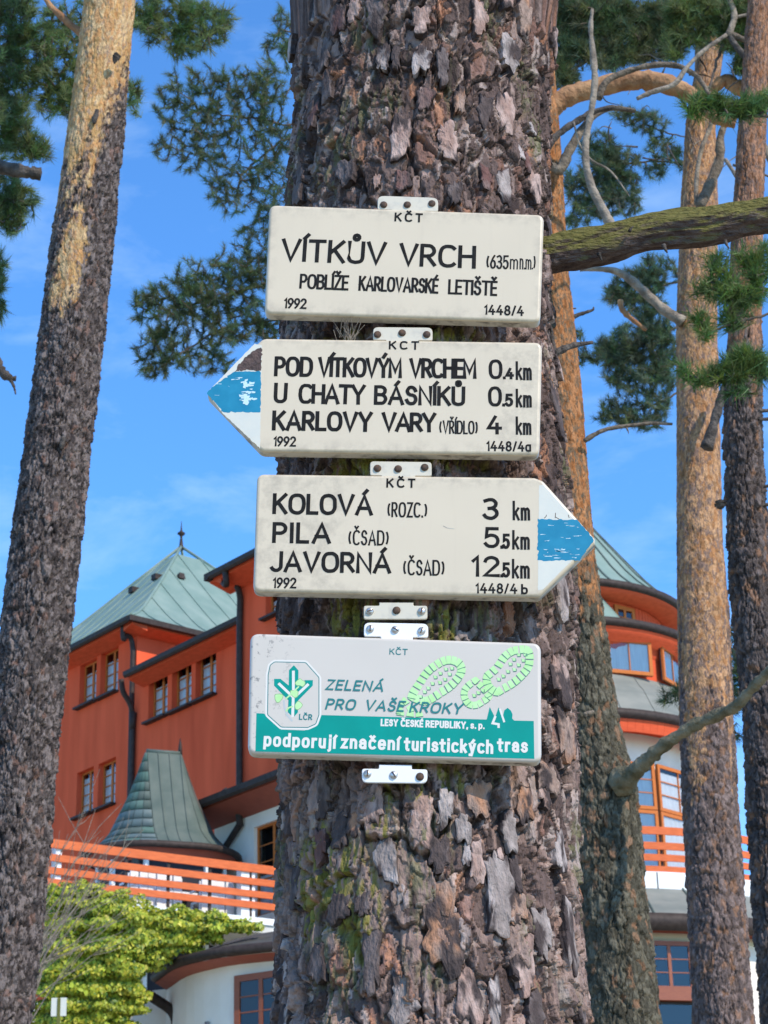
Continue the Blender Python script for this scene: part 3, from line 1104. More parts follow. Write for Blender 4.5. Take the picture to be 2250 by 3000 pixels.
# right-hand eave (turns the corner)
g = MB()
g.box(xe - 0.02, xe + 0.14, -OV - 0.14, 2 * HA - OV, ze - 0.16, ze)
g.part('gutter', M['gutter'], hotel)
s = MB()
s.hexa([(x_cor + .003, -OV + .03, ze - .33), (xe - .03, -OV + .03, ze - .20), (xe - .03, 2 * HA - OV, ze - .20), (x_cor + .003, 2 * HA - OV, ze - .33),
        (x_cor + .003, -OV + .03, ze - .02), (xe - .03, -OV + .03, ze - .02), (xe - .03, 2 * HA - OV, ze - .02), (x_cor + .003, 2 * HA - OV, ze - .02)])
s.part('soffit', M['red_wood'], hotel)


def flare(f):
    return float(np.interp(f, [0, .10, .22, .5, 1], [0, .062, .165, .45, 1]))


def pyramid(parent, cx, cy, half, z0, H, n, m, a0=0.0):
    """hipped standing seam roof: every pan between two seams is its own piece"""
    roof = MB().box(cx - half + .05, cx + half - .05, cy - half + .05, cy + half - .05, z0 - .05, z0 - .01).part('roof', M['gutter'], parent)
    fr = [0, .06, .12, .22, .36, .55, .78, 1.0]
    for q in range(4):
        ca, sa = math.cos(q * PI / 2), math.sin(q * PI / 2)

        def P(a, f, lift=0.0):      # a along the eave -half..half, f inset 0..1
            x, y = a, -half + f * half
            return (cx + ca * x - sa * y, cy + sa * x + ca * y, z0 + H * flare(f) + 0.03 + lift)
        for i in range(n):
            a0_, a1_ = -half + 2 * half * i / n, -half + 2 * half * (i + 1) / n
            b_ = MB()
            v = []
            for f in fr:
                for a in (a0_, a1_):
                    fm_ = max(1 - abs(a) / half, 0.0)
                    v.append(P(a, f * fm_))
            b_.add(v, [(2 * k, 2 * k + 1, 2 * k + 3, 2 * k + 2) for k in range(len(fr) - 1)])
            fm_ = max(1 - abs(a0_) / half, 0.0)
            if fm_ > 0.02:
                w = 0.022
                v = []
                for f in fr:
                    v += [P(a0_ - w, f * fm_, -.02), P(a0_ - w, f * fm_, 0.038), P(a0_ + w, f * fm_, 0.038), P(a0_ + w, f * fm_, -.02)]
                b_.add(v, [(4 * k + j, 4 * k + j + 1, 4 * k + j + 5, 4 * k + j + 4) for k in range(len(fr) - 1) for j in range(3)])
            b_.part('roof_panel', m, roof)
    for q in range(4):              # hip caps
        ca, sa = math.cos(q * PI / 2), math.sin(q * PI / 2)
        pts = []
        for f in fr:
            x, y = -half + f * half, -half + f * half
            pts.append((cx + ca * x - sa * y, cy + sa * x + ca * y, z0 + H * flare(f) + 0.05))
        MB().tube(pts, 0.05, 6).part('hip_cap', m, roof, True)
    return roof


pc = (xe - HA, -OV + HA)
roof1 = pyramid(hotel, pc[0], pc[1], HA, ze, ZA - ze, 11, M['patina'])
fin = MB()
zt = on_y(*A1(895, 92), pc[1])[1]
hf = max(zt - ZA, 1.0)
fr_ = [(.10, 0), (.07, .12), (.035, .42), (.05, .47), (.13, .54), (.13, .57), (.05, .63), (.03, .68), (.006, 1.0)]
fin.tube([(pc[0], pc[1], ZA - .05 + hf * q) for r, q in fr_], [r for r, q in fr_], 10)
fin.part('finial', M['gutter'], roof1, True)
for a in [(885, 402), (1128, 452)]:                     # little roof vents on the pans
    o2, d2 = HR @ (CAM - HO), HR @ ray(*A1(*a))
    # meet the right-hand roof plane x = xe - f*HA, z = ze + H*flare(f)
    best = None
    for k in range(400):
        f = k / 400
        xx = xe - f * HA
        p = o2 + d2 * ((xx - o2.x) / d2.x)
        e_ = abs(p.z - (ze + (ZA - ze) * flare(f)))
        if best is None or e_ < best[0]:
            best = (e_, p)
    p = best[1]
    MB().hexa([(p.x - .05, p.y - .12, p.z), (p.x + .15, p.y - .12, p.z - .05), (p.x + .15, p.y + .12, p.z - .05), (p.x - .05, p.y + .12, p.z),
               (p.x - .05, p.y - .04, p.z + .16), (p.x + .12, p.y - .09, p.z + .14), (p.x + .12, p.y + .09, p.z + .14), (p.x - .05, p.y + .04, p.z + .16)]).part('roof_vent', M['gutter'], roof1)
for a in [(740, 402), (600, 480)]:
    x, z = on_y(*A1(*a), 1.5)
    f = 0
    for k in range(400):
        f = k / 400
        yy = -OV + f * HA
        x, z = on_y(*A1(a[0] + 8, a[1] + 10), yy)
        if z < ze + (ZA - ze) * flare(f):
            break
    MB().box(x - .12, x + .12, yy - .15, yy + .1, z - .02, z + .16).part('roof_vent', M['gutter'], roof1)
# its rain pipe: from the corner gutter, an elbow back to the wall, then down
pa = on_y(*A1(530, 680), -OV)
pb = on_y(*A1(600, 790), -0.1)
downpipe(hotel, [(pa[0], -OV + .05, pa[1]), (pa[0], -OV + .08, pa[1] - .45), ((pa[0] + pb[0]) / 2, -.3, pb[1] + .15), (pb[0], -.1, pb[1] - .2), (pb[0], -.1, pb[1] - 2), (pb[0], -.1, 1.0)], 0.075)

# --- wing two: lower red range running towards us
Y2 = -0.18
g0 = on_y(*A1(567, 972), Y2 - OV)
g1 = on_y(*A1(1240, 655), Y2 - OV)
Z2 = (g0[1] + g1[1]) / 2
h2 = px_holes([((0, 0), A1(810, 1100), A1(695, 1015), A1(693, 1282)), ((0, 0), A1(955, 1050), A1(837, 945), A1(836, 1221)),
               ((0, 0), A1(1105, 960), A1(980, 872), A1(981, 1156))], Y2)
xw2, _ = on_y(*A1(612, 1100), Y2)
Y3 = -1.2
x3, _ = on_y(*A1(1262, 800), Y3)
wall_holes('wall', xw2, x3 + 1.5, 0, Z2 - 0.1, h2, Y2, M['red_wall'], hotel)
MB().add([(xw2, Y2, 0), (xw2, -.003, 0), (xw2, -.003, Z2 - .1), (xw2, Y2, Z2 - .1)], [(0, 3, 2, 1)]).part('return_wall', M['red_wall'], hotel)
for h in h2:
    flat_win(hotel, h, Y2, 2, 4, curtain=0.82)
eave(hotel, g0[0], x3 + 1.0, Y2, OV, Z2)
# slope of the low roof going back from the gutter
MB().hexa([(g0[0], Y2 - OV, Z2 - .02), (x3 + 1, Y2 - OV, Z2 - .02), (x3 + 1, 4, Z2 + .5), (g0[0], 4, Z2 + .5),
           (g0[0], Y2 - OV, Z2 + .03), (x3 + 1, Y2 - OV, Z2 + .03), (x3 + 1, 4, Z2 + .56), (g0[0], 4, Z2 + .56)]).part('roof', M['patina_dark'], hotel)
pp = on_y(*A1(603, 1100), Y2 - .1)
downpipe(hotel, [(pp[0] + .05, Y2 - OV, Z2 - .1), (pp[0] + .02, Y2 - OV + .1, Z2 - .45), (pp[0], Y2 - .12, Z2 - 1.0), (pp[0], Y2 - .1, Z2 - 2.5), (pp[0], Y2 - .1, 1.0)], 0.08)
MB().tube([(pp[0], Y2 - .1, Z2 - 1.0), (pp[0], Y2 - .1, Z2 - 1.5)], [0.11, 0.08], 10).part('pipe_collar', M['gutter'], hotel, True)

# --- wing three: the taller red block
g3 = on_y(*A1(1060, 395), Y3 - 0.7)
g3b = on_y(*A1(1325, 243), Y3 - 0.7)
Z3 = (g3[1] + g3b[1]) / 2
h3 = px_holes([((0, 0), A1(1510, 560), A1(1406, 430), A1(1406, 652))], Y3)
wall_holes('wall', x3, x3 + 4.2, 0, Z3 - .1, h3, Y3, M['red_wall'], hotel)
MB().add([(x3, Y3, 0), (x3, Y2 - .003, 0), (x3, Y2 - .003, Z3 - .1), (x3, Y3, Z3 - .1)], [(0, 3, 2, 1)]).part('return_wall', M['red_wall'], hotel)
MB().add([(x3, Y2 - .003, Z2), (x3, 6, Z2), (x3, 6, Z3 - .1), (x3, Y2 - .003, Z3 - .1)], [(0, 3, 2, 1)]).part('return_wall', M['red_wall'], hotel)
for h in h3:
    flat_win(hotel, h, Y3, 2, 3, curtain=0.5)
eave(hotel, g3[0], x3 + 4.6, Y3, 0.7, Z3, drop=0.34)
MB().box(g3[0] - .02, g3[0] + .16, Y3 - .84, 6, Z3 - .17, Z3 - .002).part('gutter', M['gutter'], hotel)
MB().hexa([(g3[0] + .18, Y3 - .66, Z3 - .2), (x3 - .003, Y3 - .66, Z3 - .36), (x3 - .003, 6, Z3 - .36), (g3[0] + .18, 6, Z3 - .2),
           (g3[0] + .18, Y3 - .66, Z3 - .03), (x3 - .003, Y3 - .66, Z3 - .03), (x3 - .003, 6, Z3 - .03), (g3[0] + .18, 6, Z3 - .03)]).part('soffit', M['red_wood'], hotel)
r3 = MB()
W3 = x3 + 9 - g3[0]
r3.add([(g3[0], Y3 - .7, Z3 + .02), (x3 + 4.6, Y3 - .7, Z3 + .02), (x3 + 4.6, 6, Z3 + .02), (g3[0], 6, Z3 + .02), (g3[0] + 2.5, 2.6, Z3 + 2.7), (x3 + 2.4, 2.6, Z3 + 2.7)],
       [(0, 1, 5, 4), (1, 2, 5), (2, 3, 4, 5), (3, 0, 4), (3, 2, 1, 0)])
r3.part('roof', M['patina'], hotel)
p3 = on_y(*A1(1165, 390), Y3 - .7)
p3b = on_y(*A1(1247, 490), Y3 - .1)
downpipe(hotel, [(p3[0], Y3 - .72, Z3 - .1), (p3[0] + .02, Y3 - .7, Z3 - .5), (p3b[0] - .35, Y3 - .4, p3b[1] + .38), (p3b[0], Y3 - .12, p3b[1] + .05), (p3b[0], Y3 - .1, p3b[1] - 2), (p3b[0], Y3 - .1, 1.5)], 0.085)

# --- white front range with the low dark gutter
Y4 = -1.85
g4 = on_y(*A2(1012, 350), Y4 - .8)
g4b = on_y(*A2(1570, 122), Y4 - .8)
Z4 = (g4[1] + g4b[1]) / 2
x4, _ = on_y(*A2(1225, 500), Y4)
dl, dt = on_y(*A2(1452, 438), Y4)
zdeck = on_y(*A2(1480, 945), Y4)[1]
h4 = [(dl, dl + 1.35, zdeck, dt)]
wall_holes('wall', x4, x4 + 4.5, 0, Z4 - .15, h4, Y4, M['white_wall'], hotel)
MB().add([(x4, Y4, 0), (x4, Y3 - .003, 0), (x4, Y3 - .003, Z4 + .6), (x4, Y4, Z4 - .15)], [(0, 3, 2, 1)]).part('side_wall', M['white_wall'], hotel)
flat_win(hotel, h4[0], Y4, 2, 5, depth=0.1, sill=False, curtain=0.45)
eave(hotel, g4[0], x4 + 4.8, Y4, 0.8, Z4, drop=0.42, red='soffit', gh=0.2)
MB().hexa([(g4[0], Y4 - .8, Z4), (x4 + 4.8, Y4 - .8, Z4), (x4 + 4.8, Y3 - .01, Z4 + .10), (g4[0], Y3 - .01, Z4 + .10),
           (g4[0], Y4 - .8, Z4 + .05), (x4 + 4.8, Y4 - .8, Z4 + .05), (x4 + 4.8, Y3 - .01, Z4 + .16), (g4[0], Y3 - .01, Z4 + .16)]).part('roof', M['patina_dark'], hotel)
q4 = on_y(*A2(1375, 340), Y4 - .1)
q5 = on_y(*A2(1310, 530), Y4 - .1)
downpipe(hotel, [(q4[0], Y4 - .6, q4[1] + .45), (q4[0], Y4 - .2, q4[1] + .05), (q4[0], Y4 - .12, q4[1] - .35), (q4[0] - .02, Y4 - .12, (q4[1] + q5[1]) / 2), (q5[0], Y4 - .14, q5[1]), (q5[0] - .25, Y4 - .2, q5[1] - .25)], 0.085)

# --- bell-shaped copper turret roof over the cafe porch: a short ridge with a round flare at both ends
R0 = atY(*A2(838, 8), 50.4)
R1w = atZ(*A2(1030, 22), R0.z)
ad = (R1w - R0)
RL_ = ad.length
ad.normalize()
an = Vector((ad.y, -ad.x, 0))          # towards the camera
RB = 275 / 1.952 / FPX * (R0 - CAM).length * .98
zbw = atY(*A2(880, 528), R0.y - RB).z
HT = R0.z - zbw
zb = zbw - GZ


def bell(q):      # radius at relative height
    return RB * float(np.interp(q, [0, .07, .18, .4, .58, .82, 1], [1.2, .98, .76, .53, .35, .16, .03]))


levels = [0, .05, .11, .19, .28, .38, .48, .58, .68, .79, .90, 1.0]
ns1 = 16
ST = [(R0, PI / 2 + PI * k / ns1) for k in range(ns1 + 1)]       # back, left, front round the left end
ST = [(R0, PI - PI * .5 + PI * k / ns1) for k in range(ns1 + 1)]
ST += [(R1w, 3 * PI / 2 + PI * k / ns1) for k in range(ns1 + 1)]


def tpt(q, c, a, lift=0.0, dz=0.0):
    r = bell(q) + lift
    # a = pi: left along -ad, 3pi/2: towards the camera
    p = c + ad * (r * math.cos(a)) - an * (r * math.sin(a))
    return tuple(loc(Vector((p.x, p.y, zbw + HT * q + dz))))


v = []
for q in levels:
    v += [tpt(q, c, a, -.02) for c, a in ST]
n = len(ST)
f = [(k * n + i, k * n + i + 1, (k + 1) * n + i + 1, (k + 1) * n + i) for k in range(len(levels) - 1) for i in range(n - 1)]
f += [(k * n + n - 1, k * n, (k + 1) * n, (k + 1) * n + n - 1) for k in range(len(levels) - 1)]
tur = part('turret_roof', v, f, M['patina_dark'], hotel, True)
na = 8
for k in range(len(levels) - 1):
    for i in range(na):
        a0_, a1_ = PI * .70 + PI * .80 * i / na + .012, PI * .70 + PI * .80 * (i + 1) / na - .012
        am = (a0_ + a1_) / 2
        q0, q1 = levels[k] + .004, levels[k + 1] - .004
        vv = [tpt(q0, R0, a0_, .006), tpt(q0, R0, am, .009), tpt(q0, R0, a1_, .006), tpt(q1, R0, a0_, .002), tpt(q1, R0, am, .005), tpt(q1, R0, a1_, .002),
              tpt(q0, R0, a0_, -.02), tpt(q0, R0, am, -.02), tpt(q0, R0, a1_, -.02)]
        mt = M['tile_blue'] if (levels[k] < .3 and random.random() < .75) else (M['tile_green'] if random.random() < .8 else M['patina_dark'])
        MB().add(vv, [(0, 1, 4, 3), (1, 2, 5, 4), (6, 7, 1, 0), (7, 8, 2, 1)]).part('copper_tile', mt, tur, True)
for j in range(3):                                       # plain sheets on the straight front
    c0_, c1_ = R0 + ad * (RL_ * j / 3 + .012), R0 + ad * (RL_ * (j + 1) / 3 - .012)
    vv = []
    for q in levels:
        vv += [tpt(q, c0_, 3 * PI / 2, .006), tpt(q, c1_, 3 * PI / 2, .006)]
    b_ = MB().add(vv, [(2 * k, 2 * k + 1, 2 * k + 3, 2 * k + 2) for k in range(len(levels) - 1)])
    vv = []
    for q in levels:
        for o3, l3 in ((.0, -.01), (.0, .035), (.02, .035), (.02, -.01)):
            vv.append(tpt(q, c1_ + ad * o3, 3 * PI / 2, l3))
    b_.add(vv, [(4 * k + i, 4 * k + i + 1, 4 * k + i + 5, 4 * k + i + 4) for k in range(len(levels) - 1) for i in range(3)])
    b_.part('roof_panel', M['patina_dark'], tur)
for j in range(5):
    a0_, a1_ = 3 * PI / 2 + PI * .6 * j / 5 + .01, 3 * PI / 2 + PI * .6 * (j + 1) / 5 - .01
    vv = []
    for q in levels:
        vv += [tpt(q, R1w, a0_, .008), tpt(q, R1w, (a0_ + a1_) / 2, .012), tpt(q, R1w, a1_, .008)]
    MB().add(vv, [(3 * k + i, 3 * k + i + 1, 3 * k + i + 4, 3 * k + i + 3) for k in range(len(levels) - 1) for i in (0, 1)]).part('roof_panel', M['slate'] if j > 1 else M['patina_dark'], tur, True)
rr0, rr1 = loc(R0), loc(R1w)
MB().tube([tuple(rr0 + Vector((0, 0, .03))), tuple(rr1 + Vector((0, 0, .03)))], .06, 8).part('ridge_cap', M['patina_dark'], tur, True)
MB().tube([tuple(rr1), tuple(rr1 + Vector((0, 0, .2))), tuple(rr1 + Vector((0, 0, .42)))], [.06, .05, .01], 6).part('ridge_spike', M['gutter'], tur, True)
rim = [tpt(0, c, a, .05, -.06) for c, a in ST]
MB().tube(rim, .085, 8).part('gutter', M['gutter'], tur, True)
v = [tpt(0, c, a, .0, -.08) for c, a in ST] + [tpt(0, c, a, -.32, -.36) for c, a in ST]
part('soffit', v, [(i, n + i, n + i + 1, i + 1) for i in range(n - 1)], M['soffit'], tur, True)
v = [tpt(0, c, a, -.35, -4.0) for c, a in ST] + [tpt(0, c, a, -.35, -.33) for c, a in ST]
porch = part('porch_glazing', v, [(i, i + 1, n + i + 1, n + i) for i in range(n - 1)], M['dark_room'], hotel, True)
for c, a in ST[3::4]:
    p = tpt(0, c, a, -.31)
    MB().box(p[0] - .05, p[0] + .05, p[1] - .05, p[1] + .05, p[2] - 4, p[2] - .3).part('post', M['white_paint'], porch)

# --- the terrace on the left: planks on a rail, white posts, deck
YR = 46.0
P0 = atY(*A2(285, 512), YR)
rail_px = [(((290, 505), (290, 555)), (1590, 648, 705)), (((285, 590), (285, 630)), (1600, 733, 772)), (((275, 664), (275, 703)), (1600, 800, 836)),
           (((275, 730), (275, 770)), (1595, 868, 908))]
P1 = atZ(*A2(1590, 690), atY(*A2(290, 530), YR).z)
Pa = atY(*A2(290, 530), YR)
rd = (P1 - Pa)
rd.z = 0
rdn = rd.normalized()
rn = Vector((rdn.y, -rdn.x, 0))        # towards the camera side
if rn.y > 0:
    rn = -rn


def on_rail(u, v):
    d = ray(u, v)
    k = (Pa - CAM).dot(rn) / d.dot(rn)
    return CAM + d * k


def world_part(b_, name, m, parent, smooth=False, label=None):
    vv = [tuple(loc(Vector(p))) for p in b_.v]
    return part(name, vv, b_.f, m, parent, smooth, label=label)


zl_top = on_rail(*A2(290, 505)).z
deck_z = on_rail(*A2(1400, 962)).z
LR = rd.length + 3.0
bal = MB()
# deck slab: from the rail back to the house
b0, b1 = Pa - rdn * 4, Pa + rdn * LR
back = -rn * 9
q = [b0 + rn * .12, b1 + rn * .12, b1 + back, b0 + back]
bal.hexa([(p.x, p.y, deck_z - .30) for p in q] + [(p.x, p.y, deck_z) for p in q])
terrace = world_part(bal, 'terrace', M['stone'], hotel)
e2_ = MB()
q = [b0 + rn * .17, b1 + rn * .17, b1 + rn * .125, b0 + rn * .125]
e2_.hexa([(p.x, p.y, deck_z - .12) for p in q] + [(p.x, p.y, deck_z + .03) for p in q])
world_part(e2_, 'edge_strip', M['white_paint'], terrace)
for (l, r) in rail_px:
    zt_, zb_ = on_rail(*A2(*l[0])).z, on_rail(*A2(*l[1])).z
    b_ = MB()
    q = [b0 + rn * .05, b1 + rn * .05, b1 + rn * .0, b0 + rn * .0]
    b_.hexa([(p.x, p.y, zb_) for p in q] + [(p.x, p.y, zt_) for p in q])
    world_part(b_, 'rail_plank', M['rail'], terrace)
for px in (330, 1420):
    p = on_rail(*A2(px, 800)) - rn * .12
    if px == 1420:
        w = 88 / 1.952 / FPX * (p - CAM).length / 2
    else:
        w = .07
    b_ = MB()
    q = [p - rdn * w + rn * .11, p + rdn * w + rn * .11, p + rdn * w - rn * .11, p - rdn * w - rn * .11]
    b_.hexa([(c.x, c.y, deck_z) for c in q] + [(c.x, c.y, zl_top - .1) for c in q])
    world_part(b_, 'post', M['white_paint'], terrace)
for k in range(12):
    p = b0.lerp(b1, (k + .5) / 12) - rn * .03
    b_ = MB()
    q = [p - rdn * .03 + rn * .028, p + rdn * .03 + rn * .028, p + rdn * .03 - rn * .03, p - rdn * .03 - rn * .03]
    b_.hexa([(c.x, c.y, deck_z) for c in q] + [(c.x, c.y, zl_top - .05) for c in q])
    world_part(b_, 'rail_post', M['gutter'], terrace)

# --- low front roof below the terrace
YF = 45.0
F0 = atY(*A2(905, 1285), 44.6)
zf = F0.z
edge = [A2(905, 1278), A2(1000, 1212), A2(1150, 1168), A2(1300, 1140), A2(1570, 1112)]
ep = [atZ(*e, zf + .02) for e in edge]
ep = [ep[0] + (ep[0] - ep[1]) * 0.2] + ep + [ep[-1] + (ep[-1] - ep[-2]) * 0.8]
ep = [Vector(p) for p in smooth_path([tuple(p) for p in ep], 3)]
gb = MB().tube([(p.x, p.y, zf) for p in ep], .105, 8)
low = []
hy = Vector((0.35, 0.93, 0))
rv, rf = [], []
for i, p in enumerate(ep):
    a = p + hy * 2.2
    rv += [(p.x, p.y, zf + .06), (a.x, a.y, zf + .80)]
    if i:
        rf.append((2 * i - 2, 2 * i, 2 * i + 1, 2 * i - 1))
lowroof = part('roof', [tuple(loc(Vector(p))) for p in rv], rf, M['slate'], hotel)
world_part(gb, 'gutter', M['gutter'], lowroof, True)
rv, rf = [], []
for i, p in enumerate(ep):
    a = p + hy * .55
    rv += [(p.x, p.y, zf - .11), (a.x, a.y, zf - .17)]
    if i:
        rf.append((2 * i - 1, 2 * i + 1, 2 * i, 2 * i - 2))
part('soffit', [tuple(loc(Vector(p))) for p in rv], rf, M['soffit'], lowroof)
rv, rf = [], []
for i, p in enumerate(ep):
    a = p + hy * .54
    rv += [(a.x, a.y, 7.0), (a.x, a.y, zf - .15)]
    if i:
        rf.append((2 * i - 2, 2 * i, 2 * i + 1, 2 * i - 1))
part('wall', [tuple(loc(Vector(p))) for p in rv], rf, M['white_wall'], hotel)
# its window: frame stands just proud of the wall
i = len(ep) // 2
wl = atY(*A2(1352, 1500), (ep[i] + hy * .74).y + .2)
# meet the wall polyline
wallp = [p + hy * .54 for p in ep]
wa_, wb2 = wallp[0], atY(*A2(150, 1480), 46.6)
part('side_wall', [tuple(loc(Vector(p))) for p in ((wb2.x, wb2.y, 7.0), (wa_.x, wa_.y, 7.0), (wa_.x, wa_.y, zf - .15), (wb2.x, wb2.y, zf - .15))], [(0, 1, 2, 3)], M['white_wall'], hotel)


def on_wall(u, v):
    d = ray(u, v)
    for a, c in zip(wallp[:-1], wallp[1:]):
        t_ = (c - a)
        t_.z = 0
        nn = Vector((t_.y, -t_.x, 0))
        k = (a - CAM).dot(nn) / d.dot(nn)
        p = CAM + d * k
        s_ = (p - a).dot(t_) / t_.dot(t_)
        if 0 <= s_ <= 1:
            return p, t_.normalized()
    return p, t_.normalized()


wtl, wd_ = on_wall(*A2(1352, 1290))
wbr, _ = on_wall(*A2(1590, 1600))
ww = 1.25
Mw = Matrix.Translation(loc(Vector((wtl.x, wtl.y, wtl.z - 1.5)))) @ Matrix.Rotation(math.atan2((HR @ wd_).y, (HR @ wd_).x), 4, 'Z') @ Matrix.Translation((0, -.09, 0))
window(hotel, Mw, ww, 1.5, 2, 4, M['brown_wood'], M['brown_wood'], curtain=0, fw=.13, back=.085)
# rain pipe at its corner
pq = [A2(850, 1395), A2(905, 1430), A2(975, 1480), A2(1005, 1540), A2(1010, 1640)]
pw = []
for u_, v_ in pq:
    p = atY(u_, v_, 44.9)
    pw.append(tuple(loc(p)))
downpipe(hotel, pw, .11)
p = loc(on_wall(*A2(1198, 1550))[0])
MB().tube([(p.x, p.y - .06, p.z), (p.x, p.y - .06, p.z - .6)], .05, 8).part('vent_pipe', M['screw'], hotel, True)

# --- the round tower on the right
TC = atY(1600, 2000, 63.0)
TX, TY = TC.x, TC.y


def cyl(u, v, R):
    """sight line meets the upright cylinder of radius R round the tower axis: angle from the camera side, height"""
    d = ray(u, v)
    ox, oy = CAM.x - TX, CAM.y - TY
    a = d.x ** 2 + d.y ** 2
    b_ = 2 * (ox * d.x + oy * d.y)
    c = ox * ox + oy * oy - R * R
    D = b_ * b_ - 4 * a * c
    k = (-b_ - math.sqrt(max(D, 0))) / (2 * a)
    p = CAM + d * k
    return math.atan2(p.x - TX, -(p.y - TY)), p.z


def lathe(name, prof, m, parent, a0=-180, a1=180, n=72, smooth=True):
    v, f = [], []
    k = len(prof)
    for i in range(n + 1):
        a = rad(a0 + (a1 - a0) * i / n)
        for (r, z) in prof:
            v.append(tuple(loc(Vector((TX + r * math.sin(a), TY - r * math.cos(a), z)))))
    for i in range(n):
        for j in range(k - 1):
            f.append((i * k + j, (i + 1) * k + j, (i + 1) * k + j + 1, i * k + j + 1))
    return part(name, v, f, m, parent, smooth)


def tan_win(parent, a0, a1, R, z0, z1, nc, nr, fm, **k):
    """window set as a chord between two angles of a round wall"""
    am = (a0 + a1) / 2
    w = 2 * R * math.sin((a1 - a0) / 2)
    Rm = R - .02
    p = Vector((TX + Rm * math.sin(am), TY - Rm * math.cos(am), z0))
    tx = Vector((math.cos(am), math.sin(am), 0))
    p0 = loc(p - tx * (w / 2))
    tt = HR @ tx
    Mx = Matrix.Translation(p0) @ Matrix.Rotation(math.atan2(tt.y, tt.x), 4, 'Z') @ Matrix.Translation((0, -.03, 0))
    return window(parent, Mx, w, z1 - z0, nc, nr, fm, None, **k)


R1 = 3.72
RE1 = 4.45
z_e1 = cyl(*A3(640, 545), RE1)[1]
# cone height so that its right outline passes the measured point
best = None
for hh in np.linspace(1.5, 6, 46):
    # silhouette of the cone at the photo height of the point
    mxu = -1e9
    tgt = A3(520, 290)
    for a in np.linspace(20, 120, 40):
        for q in np.linspace(0, 1, 60):
            r = RE1 * (1 - q)
            p = Vector((TX + r * math.sin(rad(a)), TY - r * math.cos(rad(a)), z_e1 + hh * flare(q)))
            c = RC.transposed() @ (p - CAM)
            u_, v_ = 1125 + FPX * c.x / -c.z, 1500 - FPX * c.y / -c.z
            if abs(v_ - tgt[1]) < 6:
                mxu = max(mxu, u_)
    e_ = abs(mxu - tgt[0])
    if best is None or e_ < best[0]:
        best = (e_, hh)
HC = best[1]
tower = lathe('tower_wall', [(R1, cyl(*A3(760, 860), R1)[1] - .8), (R1, z_e1 - .3)], M['red_wall'], hotel)
tower['label'] = 'round red tower drum under a green cone roof'
cone = lathe('tower_roof', [(RE1 * (1 - q), z_e1 + HC * flare(q)) for q in (0, .06, .12, .22, .36, .55, .78, .97)], M['patina'], hotel)
for k in range(36):
    a = rad(-180 + k * 10 + 4)
    pts = []
    for q in (0, .06, .12, .22, .36, .55, .78, .97):
        r = RE1 * (1 - q)
        pts.append(tuple(loc(Vector((TX + r * math.sin(a), TY - r * math.cos(a), z_e1 + HC * flare(q) + .02)))))
    if abs(a) < rad(100):
        MB().tube(pts, .03, 5).part('seam', M['patina_dark'], cone, True)
lathe('gutter', [(RE1 - .02, z_e1 + .02), (RE1 + .13, z_e1 + .01), (RE1 + .12, z_e1 - .16), (RE1, z_e1 - .2)], M['gutter'], cone)
lathe('soffit', [(RE1 + .02, z_e1 - .14), (RE1 - .03, z_e1 - .30), (R1 + .03, z_e1 - .34)], M['red_wood'], cone)
a0_, zt0 = cyl(*A3(585, 690), R1)
a1_, zb0 = cyl(*A3(660, 805), R1)
tan_win(tower, a0_ - .12, a1_ - .01, R1 + .05, zb0 - .4, z_e1 - .42, 2, 2, M['orange_wood'], curtain=0, fw=.12, back=.06)
# boards of the drum
for k in range(54):
    a = rad(-60 + k * 2.5 + 20)
    if a0_ - .15 < a < a1_ + .01:
        continue
    r = R1 + .012
    p = loc(Vector((TX + r * math.sin(a), TY - r * math.cos(a), 0)))
    tt = HR @ Vector((math.cos(a), math.sin(a), 0))
    w = R1 * rad(2.5) * .44
    nn = Vector((tt.y, -tt.x, 0))
    za_, zb_ = cyl(*A3(760, 860), R1)[1] - .5, z_e1 - .36
    b_ = MB()
    c4 = [p - tt * w + nn * .02, p + tt * w + nn * .02, p + tt * w, p - tt * w]
    b_.hexa([(c.x, c.y, za_ - GZ) for c in c4] + [(c.x, c.y, zb_ - GZ) for c in c4])
    b_.part('plank', M['red_wood'], tower)
# small scroll bracket pipe at the drum
aa, zz0 = cyl(*A3(893, 745), R1)
pts = [Vector((TX + r * math.sin(1.45), TY - r * math.cos(1.45), z)) for r, z in ((RE1 + .05, z_e1 - .15), (RE1 + .08, z_e1 - .6), (R1 + .55, z_e1 - .85), (R1 + .15, z_e1 - .75), (R1 + .08, z_e1 - 1.1), (R1 + .08, z_e1 - 1.6))]
downpipe(hotel, [tuple(loc(p)) for p in pts], .06)

R2, RE2 = 4.45, 4.95
z_e2 = cyl(*A3(640, 815), RE2)[1]
skirt = lathe('skirt_roof', [(RE2, z_e2), (4.6, z_e2 + .12), (R1 + .01, z_e2 + .42)], M['patina'], hotel)
lathe('gutter', [(RE2 - .02, z_e2 + .02), (RE2 + .12, z_e2 + .01), (RE2 + .11, z_e2 - .17), (RE2, z_e2 - .22)], M['gutter'], skirt)
lathe('soffit', [(RE2, z_e2 - .16), (RE2 - .06, z_e2 - .42), (R2 + .1, z_e2 - .55), (R2 + .06, z_e2 - .75), (R2 + .003, z_e2 - .85)], M['red_wood'], skirt)
# little gabled cone in front, its right side shows beside the pine
gx, gy = TX + .02, TY - 3.2
gR = 2.32
v, f = [], []
zz2 = z_e2 + .03
for i in range(25):
    a = 2 * PI * i / 24
    v += [(gx + gR * math.sin(a), gy - gR * math.cos(a) * .8, zz2), (gx, gy, zz2 + 3.3)]
    if i:
        f.append((2 * i - 2, 2 * i, 2 * i + 1))
part('dormer_roof', [tuple(loc(Vector(p))) for p in v], f, M['patina'], skirt, True)

